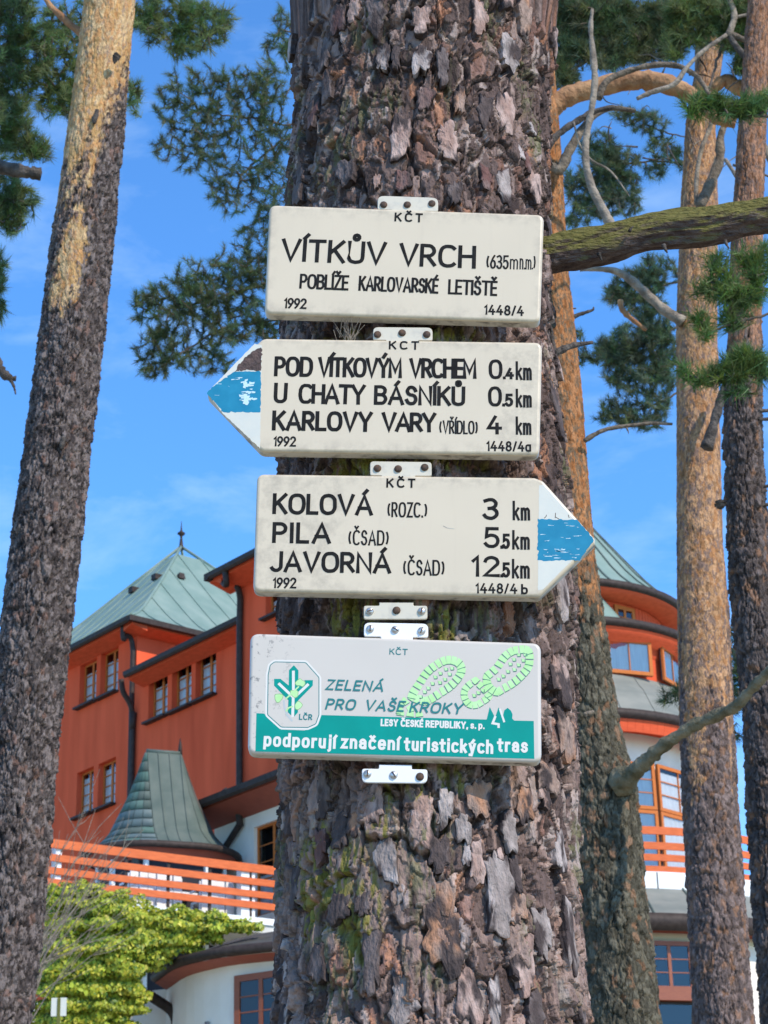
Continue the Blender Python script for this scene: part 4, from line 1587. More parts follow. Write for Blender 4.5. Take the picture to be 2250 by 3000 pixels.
z_w0 = cyl(*A3(480, 1100), R2)[1]
band = lathe('band_wall', [(R2, z_w0 - .6), (R2, z_e2 - .4)], M['red_wood'], hotel)
c0, c1 = cyl(*A3(455, 950), R2), cyl(*A3(752, 1120), R2)
d0, d1 = cyl(*A3(805, 1005), R2), cyl(*A3(1010, 1180), R2)
zh = (c0[1] + d0[1]) / 2
zl_ = zh - 1.02
for a, c in ((c0[0] - .30, c1[0]), (d0[0], d0[0] + .56), (d0[0] + .64, d0[0] + 1.2), (c0[0] - .95, c0[0] - .38)):
    tan_win(band, a, c, R2 + .10, zl_ - .05, zh, 4, 1, M['orange_wood'], curtain=1.0, fw=.11, back=.11, mull=0)  # pale sheet close behind the panes stands in for reflected sky
R3, RE3 = R2 + .06, 5.45
z_r3 = zl_ - .09
z_e3 = cyl(*A3(760, 1498), RE3)[1]
big = lathe('bell_roof', [(R3 + RE3 * 0, z_r3), (R3 + .22, z_r3 - .32), (R3 + .42, z_r3 - (z_r3 - z_e3) * .38), (R3 + .62, z_r3 - (z_r3 - z_e3) * .62), (RE3 - .14, z_e3 + (z_r3 - z_e3) * .16), (RE3, z_e3)], M['grey_roof'], hotel)
for k in range(20):
    a = rad(-90 + k * 12)
    pts = []
    for (r, z) in [(R3, z_r3), (R3 + .22, z_r3 - .32), (R3 + .42, z_r3 - (z_r3 - z_e3) * .38), (R3 + .62, z_r3 - (z_r3 - z_e3) * .62), (RE3 - .14, z_e3 + (z_r3 - z_e3) * .16), (RE3, z_e3)]:
        pts.append(tuple(loc(Vector((TX + r * math.sin(a), TY - r * math.cos(a), z + .005)))))
    MB().tube(pts, .018, 5).part('seam', M['grey_roof'], big, True)
lathe('gutter', [(RE3 - .02, z_e3 + .02), (RE3 + .14, z_e3 + .01), (RE3 + .13, z_e3 - .2), (RE3, z_e3 - .25)], M['gutter'], big)
z_s3 = cyl(*A3(760, 1672), 4.7)[1]
sof = lathe('soffit', [(RE3, z_e3 - .2), (RE3 - .12, z_e3 - .34), (4.72, z_s3 + .45), (4.70, z_s3)], M['red_wood'], big)
for k in range(60):                                       # vertical boards under the gutter
    a = rad(-75 + k * 2.6)
    b_ = MB()
    w = RE3 * rad(2.6) * .485
    tt = HR @ Vector((math.cos(a), math.sin(a), 0))
    pA = loc(Vector((TX + (RE3 - .02) * math.sin(a), TY - (RE3 - .02) * math.cos(a), z_e3 - .22)))
    pB = loc(Vector((TX + (RE3 - .10) * math.sin(a), TY - (RE3 - .10) * math.cos(a), z_e3 - .60)))
    nn = Vector((tt.y, -tt.x, 0)) * .025
    b_.hexa([pB - tt * w + nn, pB + tt * w + nn, pB + tt * w - nn, pB - tt * w - nn, pA - tt * w + nn, pA + tt * w + nn, pA + tt * w - nn, pA - tt * w - nn])
    b_.part('plank', M['red_wood'], big)
RW = 4.62
low_t = lathe('white_drum_wall', [(RW, 7.2), (RW, z_s3 + .3)], M['white_wall'], hotel)
RT = 7.6
w0, w1 = cyl(*A4(640, 130), RW), cyl(*A4(1060, 125), RW)
zwt = cyl(*A4(880, 118), RW + .1)[1]
zwb = cyl(*A4(860, 900), RT)[1]
zmid = cyl(*A4(850, 455), RW + .1)[1]
split = cyl(*A4(790, 300), RW)[0]
hwin = (cyl(*A4(1020, 300), RW)[0] - split) * 1.05
for a, c in ((split - .42, split), (split + .015, split + .42), (split + .44, split + .86), (split - .86, split - .435)):
    tan_win(low_t, a, c, RW + .12, zmid, zwt, 2, 3, M['orange_wood'], curtain=.9, fw=.10, back=.09, mull=0)
    tan_win(low_t, a, c, RW + .12, zmid - 1.9, zmid - .02, 1, 1, M['orange_wood'], curtain=1.0, fw=.10, back=.09)  # full-height pale sheet paints the sky's reflection in the lower pane
# ring terrace with planks
SEC = (-26, 85)
pl = [(570, 628), (686, 740), (775, 825), (864, 910)]
zdk = cyl(*A4(900, 912), RT)[1]
tdeck = lathe('terrace', [(RW, zdk), (RT + .1, zdk), (RT + .1, zdk - .62), (RW, zdk - .62)], M['white_paint'], hotel, *SEC, 40, False)
for (a, c) in pl:
    zt_, zb_ = cyl(*A4(860, a), RT)[1], cyl(*A4(860, c), RT)[1]
    lathe('rail_plank', [(RT, zb_), (RT + .05, zb_), (RT + .05, zt_), (RT, zt_), (RT, zb_)], M['rail'], tdeck, *SEC, 40, False)
for k in range(14):
    a = rad(SEC[0] + (k + .4) * 8)
    p = loc(Vector((TX + (RT - .04) * math.sin(a), TY - (RT - .04) * math.cos(a), 0)))
    MB().tube([(p.x, p.y, zdk - GZ), (p.x, p.y, cyl(*A4(860, 572), RT)[1] - GZ)], .035, 6).part('rail_post', M['gutter'], tdeck)
    p = loc(Vector((TX + (RT + .105) * math.sin(a - .03), TY - (RT + .105) * math.cos(a - .03), 0)))
    MB().tube([(p.x, p.y, zdk - .60 - GZ), (p.x, p.y, zdk - .02 - GZ)], .018, 5).part('seam', M['slate'], tdeck)
RG = 8.7
zg1 = cyl(*A4(900, 1222), RG)[1]
zg0 = cyl(*A4(900, 1010), RT + .1)[1]
groof = lathe('glass_roof', [(RT + .02, zg0), (RG, zg1)], M['grey_roof'], hotel, *SEC, 40, False)
for k in range(12):
    a = rad(SEC[0] + (k + .2) * 9)
    pts = [tuple(loc(Vector((TX + r * math.sin(a), TY - r * math.cos(a), z + .02)))) for r, z in ((RT + .02, zg0), (RG, zg1))]
    MB().tube(pts, .03, 5).part('seam', M['patina_dark'], groof)
lathe('gutter', [(RG - .05, zg1 + .02), (RG + .14, zg1 + .01), (RG + .13, zg1 - .3), (RG - .02, zg1 - .42)], M['gutter'], groof, *SEC, 40)
RL = 8.1
zso = cyl(*A4(900, 1362), RL)[1]
lathe('soffit', [(RG, zg1 - .34), (RL + .05, zso + .06), (RL, zso)], M['soffit'], groof, *SEC, 40)
lw = lathe('ground_floor_wall', [(RL, 7.2), (RL, zso + .1)], M['white_wall'], hotel, *SEC, 40)
lathe('cornice', [(RL + .02, zso - .02), (RL + .04, cyl(*A4(900, 1415), RL)[1]), (RL + .0, cyl(*A4(900, 1416), RL)[1])], M['cream_wall'], lw, *SEC, 40)
b0_, b1_ = cyl(*A4(790, 1425), RL), cyl(*A4(1100, 1790), RL)
tan_win(lw, b0_[0] - .03, b1_[0], RL + .12, b1_[1] - .05, b0_[1], 2, 3, M['brown_wood'], curtain=.0, fw=.12, back=.09)
wz = b1_[1] - .05
am = (b0_[0] + b1_[0]) / 2
tt = HR @ Vector((math.cos(am), math.sin(am), 0))
p = loc(Vector((TX + (RL + .2) * math.sin(am), TY - (RL + .2) * math.cos(am), 0)))
nn = Vector((tt.y, -tt.x, 0))
wh = RL * (b1_[0] - b0_[0]) / 2 + .1
b_ = MB()
c4 = [p - tt * wh + nn * .08, p + tt * wh + nn * .08, p + tt * wh - nn * .3, p - tt * wh - nn * .3]
b_.hexa([(c.x, c.y, wz - .27 - GZ) for c in c4] + [(c.x, c.y, wz - .01 - GZ) for c in c4])
b_.part('window_ledge', M['brown_wood'], lw)
tan_win(lw, b0_[0] - .06, b1_[0] + .03, RL + .10, wz - 2.4, wz - .29, 1, 1, M['gutter'], curtain=.0, fw=.05, back=.09)
xr0 = cyl(*A4(1420, 500), RW)

# ------------------------------------------------------------------ chairs on the left terrace
pmm = FPX / 49.5
chair_spots = [(845, 800, 0.0), (905, 808, .0), (985, 815, .0), (1050, 812, .0)]


def chair_mesh_parts(root):
    f_ = M['white_paint']
    for i in range(2):
        MB().box(-.215 + i * .235, -.215 + i * .235 + .195, -.02, .02, .10, .74).part('back_slat', f_, root)
    MB().box(-.22, .22, -.50, -.022, .34, .38).part('seat', f_, root)
    for sx_ in (-1, 1):
        MB().box(sx_ * .22 - .02, sx_ * .22 + .02, -.48, -.44, 0, .34).part('leg', f_, root)
        MB().box(sx_ * .236 - .016, sx_ * .236 + .016, -.06, -.024, 0, .70).part('leg', f_, root)
        MB().box(sx_ * .25 - .022, sx_ * .25 + .022, -.48, -.06, .54, .57).part('armrest', f_, root)
    return root


def copy_tree(o, parent=None):
    c = o.copy()
    COL.objects.link(c)
    c.parent = parent
    for ch in list(o.children):
        copy_tree(ch, c)
    return c


face = math.atan2(rdn.y, rdn.x)
first = None
labels = ['white slatted chair at the far left of the terrace row', 'white slatted chair second from the left behind the rail', 'white slatted chair third from the left behind the rail',
          'white slatted chair fourth from the left behind the rail', 'white slatted chair close to the white terrace post']
for k, (u_, lab) in enumerate(zip((855, 955, 1050, 1265, 1352), labels)):
    d = on_rail(*A2(u_, 820)) - rn * .55
    if first is None:
        first = thing('chair', lab, 'chair', group='white chairs on the terrace')
        chair_mesh_parts(first)
        c = first
    else:
        c = copy_tree(first)
        c['label'] = lab
    c.location = (d.x, d.y, deck_z)
    c.rotation_euler = (0, 0, face + PI + random.uniform(-.12, .12))
    c.scale = (1.0, 1.0, 1.32)
tb = on_rail(*A2(1150, 800)) - rn * 1.5
table = thing('cafe_table', 'white pedestal table among the terrace chairs', 'table', (tb.x, tb.y, deck_z), (0, 0, face))
MB().box(-.5, .5, -.4, .4, .72, .76).part('tabletop', M['white_paint'], table)
MB().tube([(0, 0, .02), (0, 0, .72)], .05, 10).part('pedestal', M['gutter'], table, True)
MB().box(-.28, .28, -.28, .28, 0, .02).part('foot', M['gutter'], table)
pl_ = on_rail(*A2(1000, 640)) - rn * 2.0
par = thing('folded_parasol', 'dark folded parasol with pale pole standing on the terrace', 'parasol', (pl_.x, pl_.y, deck_z), (0, rad(0), face))
MB().tube([(0, 0, 0), (0, 0, 2.0)], .03, 8).part('pole', M['stone'], par, True)
MB().tube([(0, 0, 1.0), (0, 0, 1.15), (0, 0, 1.7), (0, 0, 2.02)], [.16, .14, .09, .02], 10).part('canopy', M['slate'], par, True)
MB().tube([(0, 0, 0), (0, 0, .07)], [.3, .26], 14).part('base', M['slate'], par, True)

# ------------------------------------------------------------------ climbing ivy over the low roof
iv_base = atY(*A2(450, 1561), 43.0)
ivy = thing('ivy_shrub', 'yellow-green ivy shrub climbing over the low slate roof', 'shrub', (iv_base.x, iv_base.y, terrain(0, 43)))
rng = np.random.default_rng(5)
blobs = [(330, 850, 90, 80, .6), (420, 840, 110, 80, .6), (620, 930, 140, 110, .7), (560, 1000, 220, 130, .8), (800, 1010, 200, 130, .7), (1000, 1000, 160, 100, .6), (1180, 990, 130, 80, .5), (1330, 1000, 110, 38, .4),
         (1430, 1005, 80, 22, .3), (450, 1150, 240, 130, .9), (700, 1130, 200, 110, .8), (950, 1100, 180, 70, .5), (880, 1180, 90, 60, .5), (400, 1330, 220, 130, .9), (620, 1300, 200, 110, .8), (760, 1390, 90, 45, .5),
         (360, 1500, 190, 120, .9), (560, 1470, 150, 80, .7), (620, 1540, 110, 70, .5), (700, 1450, 120, 70, .5), (640, 1210, 240, 130, .8), (500, 1400, 240, 130, .8), (560, 1560, 160, 60, .5), (420, 1560, 160, 60, .5), (820, 1400, 40, 25, .4), (480, 790, 90, 40, .5), (600, 850, 100, 50, .5)]
LP, LN = [], []
for (x, y, rx, ry, th) in blobs:
    # each clump is an uneven cushion: leaves sit on and a little inside its skin
    rx, ry = rx * 1.12, ry * 1.10
    n = int(rx * ry / 6.5)
    for _ in range(n):
        dv = rng.normal(0, 1, 3)
        dv /= np.linalg.norm(dv)
        if dv[1] > .35:
            dv[1] *= -1
        r = rng.uniform(.82, 1.03) if rng.random() < .8 else rng.uniform(.4, .8)
        lump = 1 + .20 * math.sin(dv[0] * 7 + x) + .20 * math.sin(dv[2] * 9 + y)
        yy = 43.4 + dv[1] * th * r * lump
        p = atY(*A2(x + dv[0] * rx * r * lump, y - dv[2] * ry * r * lump), yy)
        LP.append(tuple(p))
        LN.append(dv + np.array([0, -.3, .25]))
LP, LN = np.array(LP), np.array(LN)
LN += rng.normal(0, .45, LN.shape)
LN /= np.linalg.norm(LN, axis=1, keepdims=True)
n = len(LP)
dn = np.cross(LN, rng.normal(0, .55, (n, 3)) + np.array([1, 0, 0]))
dn /= np.linalg.norm(dn, axis=1, keepdims=True)
dn[dn[:, 2] > 0] *= -1
sd_ = np.cross(dn, LN)
sz = rng.uniform(.030, .068, (n, 1)) * np.where(rng.random((n, 1)) < .15, 1.35, 1.0)
v = np.stack([LP - dn * sz * .7, LP + sd_ * sz * .62 + LN * sz * .18, LP + dn * sz * 1.0 - LN * sz * .1, LP - sd_ * sz * .62 + LN * sz * .18], axis=1).reshape(-1, 3)
f = np.arange(n * 4).reshape(-1, 4)
f = np.concatenate([f[:, [0, 1, 2]], f[:, [0, 2, 3]]])
tone = np.array([[.40, .46, .045]]) * rng.uniform(.6, 1.3, (n, 1))
yl = rng.random(n) < .30
tone[yl] = np.array([.62, .56, .07]) * rng.uniform(.8, 1.25, (yl.sum(), 1))
dk = rng.random(n) < .14
tone[dk] = np.array([.10, .18, .025]) * rng.uniform(.7, 1.3, (dk.sum(), 1))
fo = part('foliage', v, f, M['leaf'], ivy, False, off=ivy.location, cols=np.repeat(tone, 4, axis=0))
stm = MB()
for k in range(14):
    x = rng.uniform(300, 760)
    a = atY(*A2(x, 1700), 43.8)
    c = atY(*A2(x + rng.uniform(-80, 80), rng.uniform(950, 1200)), 43.7)
    stm.tube([a, (a + c) / 2 + Vector((.2, 0, 0)), c], [.04, .03, .015], 6)
stm.part('stem', M['twig'], ivy, True, off=ivy.location)

# ------------------------------------------------------------------ small white marker post
mpz = terrain(0, 36)
pt = atY(*A2(337, 1465), 36.0)
post = thing('marker_post', 'small white double plate on a green post before the ivy', 'marker post', (pt.x, pt.y, mpz))
s = (pt - CAM).length / FPX / 1.952
h_, w_ = 50 * s, 17 * s
for sx_ in (-1, 1):
    c = sx_ * 25 * s
    MB().box(c - w_, c + w_, -.02, .0, pt.z - mpz - h_, pt.z - mpz + h_).part('plate', M['pale_blue'], post)
MB().box(-9 * s, 9 * s, -.03, .01, -.1, pt.z - mpz + h_ * .9).part('stake', M['moss'], post)

# ------------------------------------------------------------------ bare twiggy shrub by the left pine
bz = terrain(0, 30)
b0p = atY(*A2(60, 1500), 30)
bush = thing('bare_shrub', 'leafless twiggy shrub beside the slanting pine', 'shrub', (b0p.x, b0p.y, bz))
rng = np.random.default_rng(21)
for k in range(24):
    x0, y0 = rng.uniform(120, 270), rng.uniform(950, 1420)
    x1, y1 = x0 + rng.uniform(150, 620), y0 - rng.uniform(250, 900)
    b_ = MB()
    dpt = 30 + rng.normal(0, .5)
    pts = []
    for t_ in np.linspace(0, 1, 6):
        u_, v_ = x0 + (x1 - x0) * t_ ** 1.25, y0 + (y1 - y0) * t_
        pts.append(atY(*A2(u_ + rng.normal(0, 10), v_ + rng.normal(0, 12)), dpt))
    base = Vector((b0p.x + rng.normal(0, .1), dpt, bz + .02 * k))
    pts = [base, base.lerp(pts[0], .6) + Vector((-.1, 0, .1))] + pts
    rads = np.linspace(.013, .0035, len(pts))
    b_.tube(pts, rads, 5, False)
    for j in range(5):
        i = rng.integers(3, len(pts) - 1)
        a = pts[i]
        dd = (pts[i + 1] - pts[i]).normalized() + Vector(rng.normal(0, .45, 3))
        ln_ = rng.uniform(.2, .6)
        b_.tube([a, a + dd * ln_ * .5, a + dd * ln_ + Vector((0, 0, .05))], [.005, .004, .0025], 4, False)
    b_.part('twig', M['dead'], bush, True, off=bush.location)

# ------------------------------------------------------------------ pines
s_ = 1.3562


def D(*pts):
    return [(u * s_, v * s_) for u, v in pts]


Z1c = lambda x, y: (1500 + x / 2.212, y / 2.212)             # crop at top right
Z2c = lambda x, y: (1500 + x / 2.212, 700 + y / 2.212)


def zone(P, lo, hi, ns_, T, seed):
    return sstep(lo, hi, P + ns_ * (fbm(T * 2.5 + 5, P * 2.2, seed, 4) - .5))


def paint_main(T, Z, r1, r2, r3, e1, e2, h):
    tn = np.clip(.34 * r1 + .30 * r3 + .55 * (fbm(T * 5, Z * 6, 91, 4) - .22), 0, 1)
    c = np.array((.040, .031, .031)) * (1 - tn[..., None]) + np.array((.150, .115, .108)) * tn[..., None]
    c = mixc(c, (.225, .178, .168), (r3 > .80) * .75)
    c = mixc(c, (.030, .024, .024), (r3 < .16) * .7)
    c = mixc(c, (.20, .115, .092), ((r2 * 7.3) % 1 > .80) * (r3 > .40) * .6)
    c = mixc(c, (.29, .15, .092), ((r2 * 3.7) % 1 > .90) * (r3 > .55) * .7)
    c = mixc(c, (.30, .26, .25), ((r3 * 9.1) % 1 > .90) * .7)
    # paler scaling towards the foot of the stem
    low_ = sstep(2.80, 2.30, Z + .3 * (fbm(T * 3, Z * 4, 90, 3) - .5))
    c = c * (1.26 + .30 * low_)[..., None] * np.array((1.07, .98, .90))
    c = mixc(c, (.30, .215, .18), low_ * (r1 > .58) * sstep(.2, .9, e1) * sstep(.36, .56, fbm(T * 9 + 4, Z * 7, 93, 4)) * .80)
    c = mixc(c, (.33, .225, .185), low_ * (r3 > .55) * (((r2 * 5.3) % 1) > .45) * .62)
    c = mixc(c, (.36, .30, .27), low_ * (r3 > .86) * sstep(-.3, .7, np.sin(T)) * .8)  # right-hand scales painted lighter, as the sunlit side of the stem
    # grey-green lichen dust, patchy
    lich = sstep(.56, .72, fbm(T * 3 + 3, Z * 5, 77, 5)) * sstep(.45, .6, fbm(T * 60, Z * 40, 78, 3))
    c = mixc(c, (.15, .15, .075), lich * .75)
    # moss tufts behind the sign tabs and in the streak under the lowest sign
    for (uu, vv, ru, rv) in MOSS:
        p = atY(uu, vv, 3.14)
        tt_ = (T * .215 - (p.x - AXX(p.z)))
        q = (tt_ / ru) ** 2 + ((Z - p.z) / rv) ** 2
        mk = sstep(1.2, .3, q + .9 * (fbm(T * 14, Z * 16, 80, 4) - .5) * 2) * sstep(.40, .56, fbm(T * 45, Z * 40, 81, 3))
        c = mixc(c, (.20, .185, .035), mk * .85)
    return c * (0.85 + .3 * fbm(T * 30, Z * 20, 79, 3))[..., None]


MOSS = [(1140, 2370, .022, .085), (1120, 2440, .02, .05), (1230, 1365, .10, .02), (1050, 1370, .05, .03), (1040, 1790, .05, .05), (1300, 1830, .03, .05), (1260, 2290, .05, .035), (1000, 980, .06, .02), (1320, 985, .05, .02), (1080, 2650, .03, .12), (930, 2560, .07, .10)]
Y_T = 3.368
prof_m = [(-40, 853, 1640), (160, 858, 1622), (325, 862, 1601), (540, 842, 1608), (800, 836, 1612), (949, 832, 1616), (1150, 826, 1632), (1356, 820, 1652), (1600, 820, 1668), (1817, 822, 1684),
          (2050, 818, 1688), (2305, 812, 1690), (2594, 815, 1692), (2800, 811, 1706), (2937, 807, 1718), (3050, 806, 1728)]
_zz = [(atY((a + c) / 2, v, Y_T).z, atY((a + c) / 2, v, Y_T).x) for v, a, c in prof_m]
_zz.sort()
AXX = lambda z: np.interp(z, [q[0] for q in _zz], [q[1] for q in _zz])
pine = thing('pine_tree', 'thick scaly pine trunk carrying the four trail signs', 'tree', (float(AXX(2.0)), Y_T, 0))
trk, axis_m = make_trunk(pine, 'trunk', prof_m, Y_T, 41, paint_main, (2.05, 3.95), 0, 9.0, 400, 1050, amp=1.05)

# loose plates lying on that trunk, each a flake of its own
TONES = {'pink': ((.34, .225, .185), (.45, .33, .285)), 'grey': ((.28, .235, .215), (.42, .36, .335)), 'orange': ((.38, .20, .12), (.33, .235, .19)),
         'brown': ((.095, .073, .068), (.16, .128, .12)), 'red': ((.15, .080, .070), (.20, .135, .12))}
rng = np.random.default_rng(99)
K1 = lambda x, y: (800 + x / 1.7463, 2250 + y / 1.7463)
K2 = lambda x, y: (800 + x / 1.8433, y / 1.8433)
plates = [(K1(870, 830), 215, 400, 'orange'), (K1(765, 280), 130, 240, 'pink'), (K1(1150, 640), 150, 370, 'grey'), (K1(1235, 700), 100, 200, 'orange'), (K1(510, 930), 95, 400, 'brown'), (K1(1365, 840), 85, 250, 'grey'), (K1(1280, 1000), 100, 300, 'pink'),
          (K1(670, 1180), 150, 260, 'grey'), (K1(1000, 1180), 120, 300, 'pink'), (K1(525, 190), 100, 200, 'pink'), (K1(585, 470), 120, 220, 'grey'), (K1(1050, 160), 110, 200, 'orange'), (K1(1280, 180), 75, 220, 'orange'),
          (K1(880, 200), 90, 170, 'grey'), (K1(1040, 490), 80, 190, 'pink'), (K1(1130, 1200), 70, 240, 'grey'), (K1(1500, 870), 55, 320, 'grey'), (K1(850, 440), 100, 190, 'brown'), (K1(130, 560), 45, 260, 'brown'), (K1(1400, 60), 110, 150, 'orange'),
          (K1(1330, 1250), 90, 170, 'brown'), (K1(970, 320), 80, 150, 'grey'), (K1(720, 80), 70, 120, 'brown'), (K1(1200, 330), 80, 190, 'grey'), (K1(1460, 430), 50, 220, 'grey'), (K1(350, 330), 90, 150, 'brown'), (K1(340, 720), 110, 150, 'brown'), (K1(240, 1000), 80, 200, 'brown'),
          (K2(800, 330), 95, 180, 'grey'), (K2(690, 740), 125, 230, 'pink'), (K2(940, 770), 120, 200, 'pink'), (K2(1250, 610), 85, 260, 'pink'), (K2(360, 110), 75, 180, 'red'), (K2(800, 110), 110, 150, 'pink'), (K2(1110, 90), 95, 180, 'pink'), (K2(1350, 90), 75, 190, 'orange'),
          (K2(1270, 290), 90, 210, 'grey'), (K2(820, 540), 85, 140, 'red'), (K2(1005, 545), 60, 160, 'orange'), (K2(560, 90), 110, 190, 'brown'), (K2(1140, 600), 80, 180, 'brown'), (K2(1400, 1010), 70, 190, 'pink'), (K2(1240, 1010), 90, 170, 'grey'), (K2(400, 930), 100, 150, 'brown'),
          (K2(230, 600), 60, 180, 'red'), (K2(150, 1000), 60, 200, 'brown'), (K2(980, 1050), 70, 140, 'brown'), (K2(1140, 960), 70, 140, 'red'), (K2(700, 980), 80, 140, 'red'), (K2(290, 290), 60, 180, 'brown'), (K2(300, 480), 60, 170, 'brown'),
          ((1640, 2000), 60, 130, 'pink'), ((1655, 2160), 55, 140, 'orange'), ((1640, 1740), 45, 150, 'grey'), ((1590, 2330), 60, 120, 'pink'), ((1625, 1200), 26, 160, 'brown'), ((1630, 1500), 30, 120, 'brown')]
full = []
for (pu, pv), wpx, hpx, tone_ in plates:
    sc = 1.75 if pv > 2250 else (1.84 if pv < 700 else 1.0)
    full.append((pu, pv, wpx / sc * .95, hpx / sc, tone_))
tries = 0
while len(full) < 84 and tries < 9000:
    tries += 1
    pu, pv = rng.uniform(815, 1700), (rng.uniform(-30, 545) if rng.random() < .5 else rng.uniform(2330, 3010))
    if rng.random() < .12:
        pu, pv = rng.uniform(1612, 1690), rng.uniform(600, 2250)
    wv = rng.uniform(16, 42)
    hv = wv * rng.uniform(1.5, 3.2)
    if any(abs(pu - a) < (wv + c) * .40 and abs(pv - b_) < (hv + e) * .40 for a, b_, c, e, _ in full):
        continue
    right = (pu - 820) / 880  # paler tones likelier to the right: sunlit side put into plate colour
    tone_ = rng.choice(['brown', 'grey', 'pink', 'red', 'orange'], p=[.44 - .2 * right, .22 + .1 * right, .16 + .08 * right, .12, .06 + .02 * right])
    full.append((pu, pv, wv, hv, tone_))
for (pu, pv, wpx, hpx, tone_) in full:
    # where the sight line meets the trunk
    p = atY(pu, pv, Y_T)
    for _ in range(4):
        cxq, rq = axis_m(p.z)
        off = max(-.97, min(.97, (p.x - cxq) / rq))
        yq = Y_T - rq * math.sqrt(1 - off * off)
        p = atY(pu, pv, yq)
    cxq, rq = axis_m(p.z)
    th0 = math.asin(max(-.985, min(.985, (p.x - cxq) / rq)))
    mpp = (p - CAM).length / FPX
    w, h = wpx * mpp / max(math.cos(th0), .42) / 2, hpx * mpp * 1.08 / 2
    na_ = 30
    ph = rng.uniform(0, 6.28, 6)
    lift = rng.uniform(.0, .0035)
    thick = rng.uniform(.0018, .0034)
    tilt = rng.uniform(.0, .005)
    seed_ = int(rng.integers(1, 9999))
    out = []
    for i in range(na_):
        a = 2 * PI * i / na_
        r = 1 + .13 * math.sin(2 * a + ph[0]) + .12 * math.sin(3 * a + ph[1]) + .10 * math.sin(5 * a + ph[2]) + .09 * math.sin(8 * a + ph[3]) + .06 * math.sin(13 * a + ph[4]) + .05 * rng.normal()
        c, s2 = math.cos(a), math.sin(a)
        out.append((r * math.copysign(abs(c) ** .72, c), r * math.copysign(abs(s2) ** .8, s2)))

    def surf(a, b_, hgt):
        z_ = p.z + b_ * h
        cx_, r_ = axis_m(z_)
        t_ = th0 + a * w / r_
        rr2 = r_ - .010 + hgt - b_ * tilt
        return (cx_ + rr2 * math.sin(t_), Y_T - rr2 * math.cos(t_), z_)
    top = .0125 + lift + thick

    def relief(a, b_):        # coherent ripples and flake steps over the plate
        n_ = float(fbm(np.array([a * w * 45 + seed_]), np.array([b_ * h * 26.0]), seed_, 3)[0]) - .5
        st_ = float(vn(np.array([a * w * 28 + 3.1]), np.array([b_ * h * 14.0 + seed_]), seed_ + 1)[0])
        return .0050 * n_ + (.0018 if st_ > .52 else 0)
    vv, ab = [surf(0, 0, top + relief(0, 0))], [(0, 0, 0)]
    for k, fr2 in enumerate((.22, .44, .64, .82, .95)):
        for (a, b_) in out:
            vv.append(surf(a * fr2, b_ * fr2, top + relief(a * fr2, b_ * fr2) - (.0014 if k == 4 else 0)))
            ab.append((a * fr2, b_ * fr2, 0))
    for (a, b_) in out:
        vv.append(surf(a, b_, top - thick * .8 + .5 * relief(a, b_)))
        ab.append((a, b_, 1))
    for (a, b_) in out:
        vv.append(surf(a * .96, b_ * .97, .0))
        ab.append((a, b_, 1))
    ff = [(0, 1 + i, 1 + (i + 1) % na_) for i in range(na_)]
    for k in range(6):
        o1, o2 = 1 + k * na_, 1 + (k + 1) * na_
        ff += [(o1 + i, o2 + i, o2 + (i + 1) % na_, o1 + (i + 1) % na_) for i in range(na_)]
    A_ = np.array(ab)
    wA, hA = A_[:, 0] * w, A_[:, 1] * h
    c1_, c2_ = TONES[tone_]
    mA = sstep(.40, .60, fbm(wA * 40 + seed_, hA * 22, seed_ + 3, 3))
    cA_ = np.array(c1_) * (1 - mA[:, None]) + np.array(c2_) * mA[:, None]
    dA = sstep(.55, .64, fbm(wA * 60 + 2, hA * 30 + seed_, seed_ + 5, 4) + .16 * A_[:, 2] + .10 * np.clip(np.hypot(A_[:, 0], A_[:, 1]) - .6, 0, 1))
    cA_ = cA_ * (1 - dA[:, None]) + np.array((.075, .058, .055)) * dA[:, None]
    part('bark_plate', vv, ff, M['bark'], trk, False, off=pine.location, cols=cA_)

bough = [Z1c(150, 1660), Z1c(300, 1640), Z1c(600, 1580), Z1c(900, 1500), Z1c(1250, 1468), Z1c(1500, 1420), Z1c(1659, 1395), Z1c(1900, 1360)]
# the mossy bough: split plates and hollows along it
path = smooth_path([(*p, w) for p, w in zip(bough, [130, 110, 108, 108, 108, 100, 100, 96])], 14)
bv, bf = [], []
nb = 40
rgb_ = np.random.default_rng(8)
for i, (u_, v_, w) in enumerate(path):
    y = 3.33 - .05 * i / len(path)
    p = atY(u_, v_, y)
    nxt = path[min(i + 1, len(path) - 1)]
    prv = path[max(i - 1, 0)]
    t_ = (atY(nxt[0], nxt[1], y) - atY(prv[0], prv[1], y)).normalized()
    a_ = t_.cross(Vector((0, -1, 0))).normalized()
    b2 = a_.cross(t_)
    r = w / 2 * (p - CAM).length / FPX
    for k in range(nb):
        q = 2 * PI * k / nb
        lx_, ly_ = np.array([i * .13]), np.array([k * 8 / nb])
        hh = float((fbm(np.array([i * .10]), np.array([k * .45]), 5, 4)[0] - .5) * .44 + (vn(np.array([i * .03 + 2]), np.array([k * .55]), 9)[0] > .62) * .06)
        bv.append(p + (a_ * math.cos(q) + b2 * math.sin(q)) * r * (1 + hh))
for i in range(len(path) - 1):
    for k in range(nb):
        bf.append((i * nb + k, i * nb + (k + 1) % nb, (i + 1) * nb + (k + 1) % nb, (i + 1) * nb + k))
bf.append(tuple(range(nb - 1, -1, -1)))
part('bough', bv, bf, M['mossy'], pine, False, off=pine.location)
limb(pine, 'branch_stub', [Z2c(255, 745), Z2c(300, 728), Z2c(400, 690), Z2c(525, 670)], 3.36, [34, 24, 17, 9], M['dark_limb'], seed=2)
limb(pine, 'branch_stub', [Z2c(275, 740), Z2c(262, 640), Z2c(250, 560)], 3.33, [16, 12, 5], M['dark_limb'], seed=3)
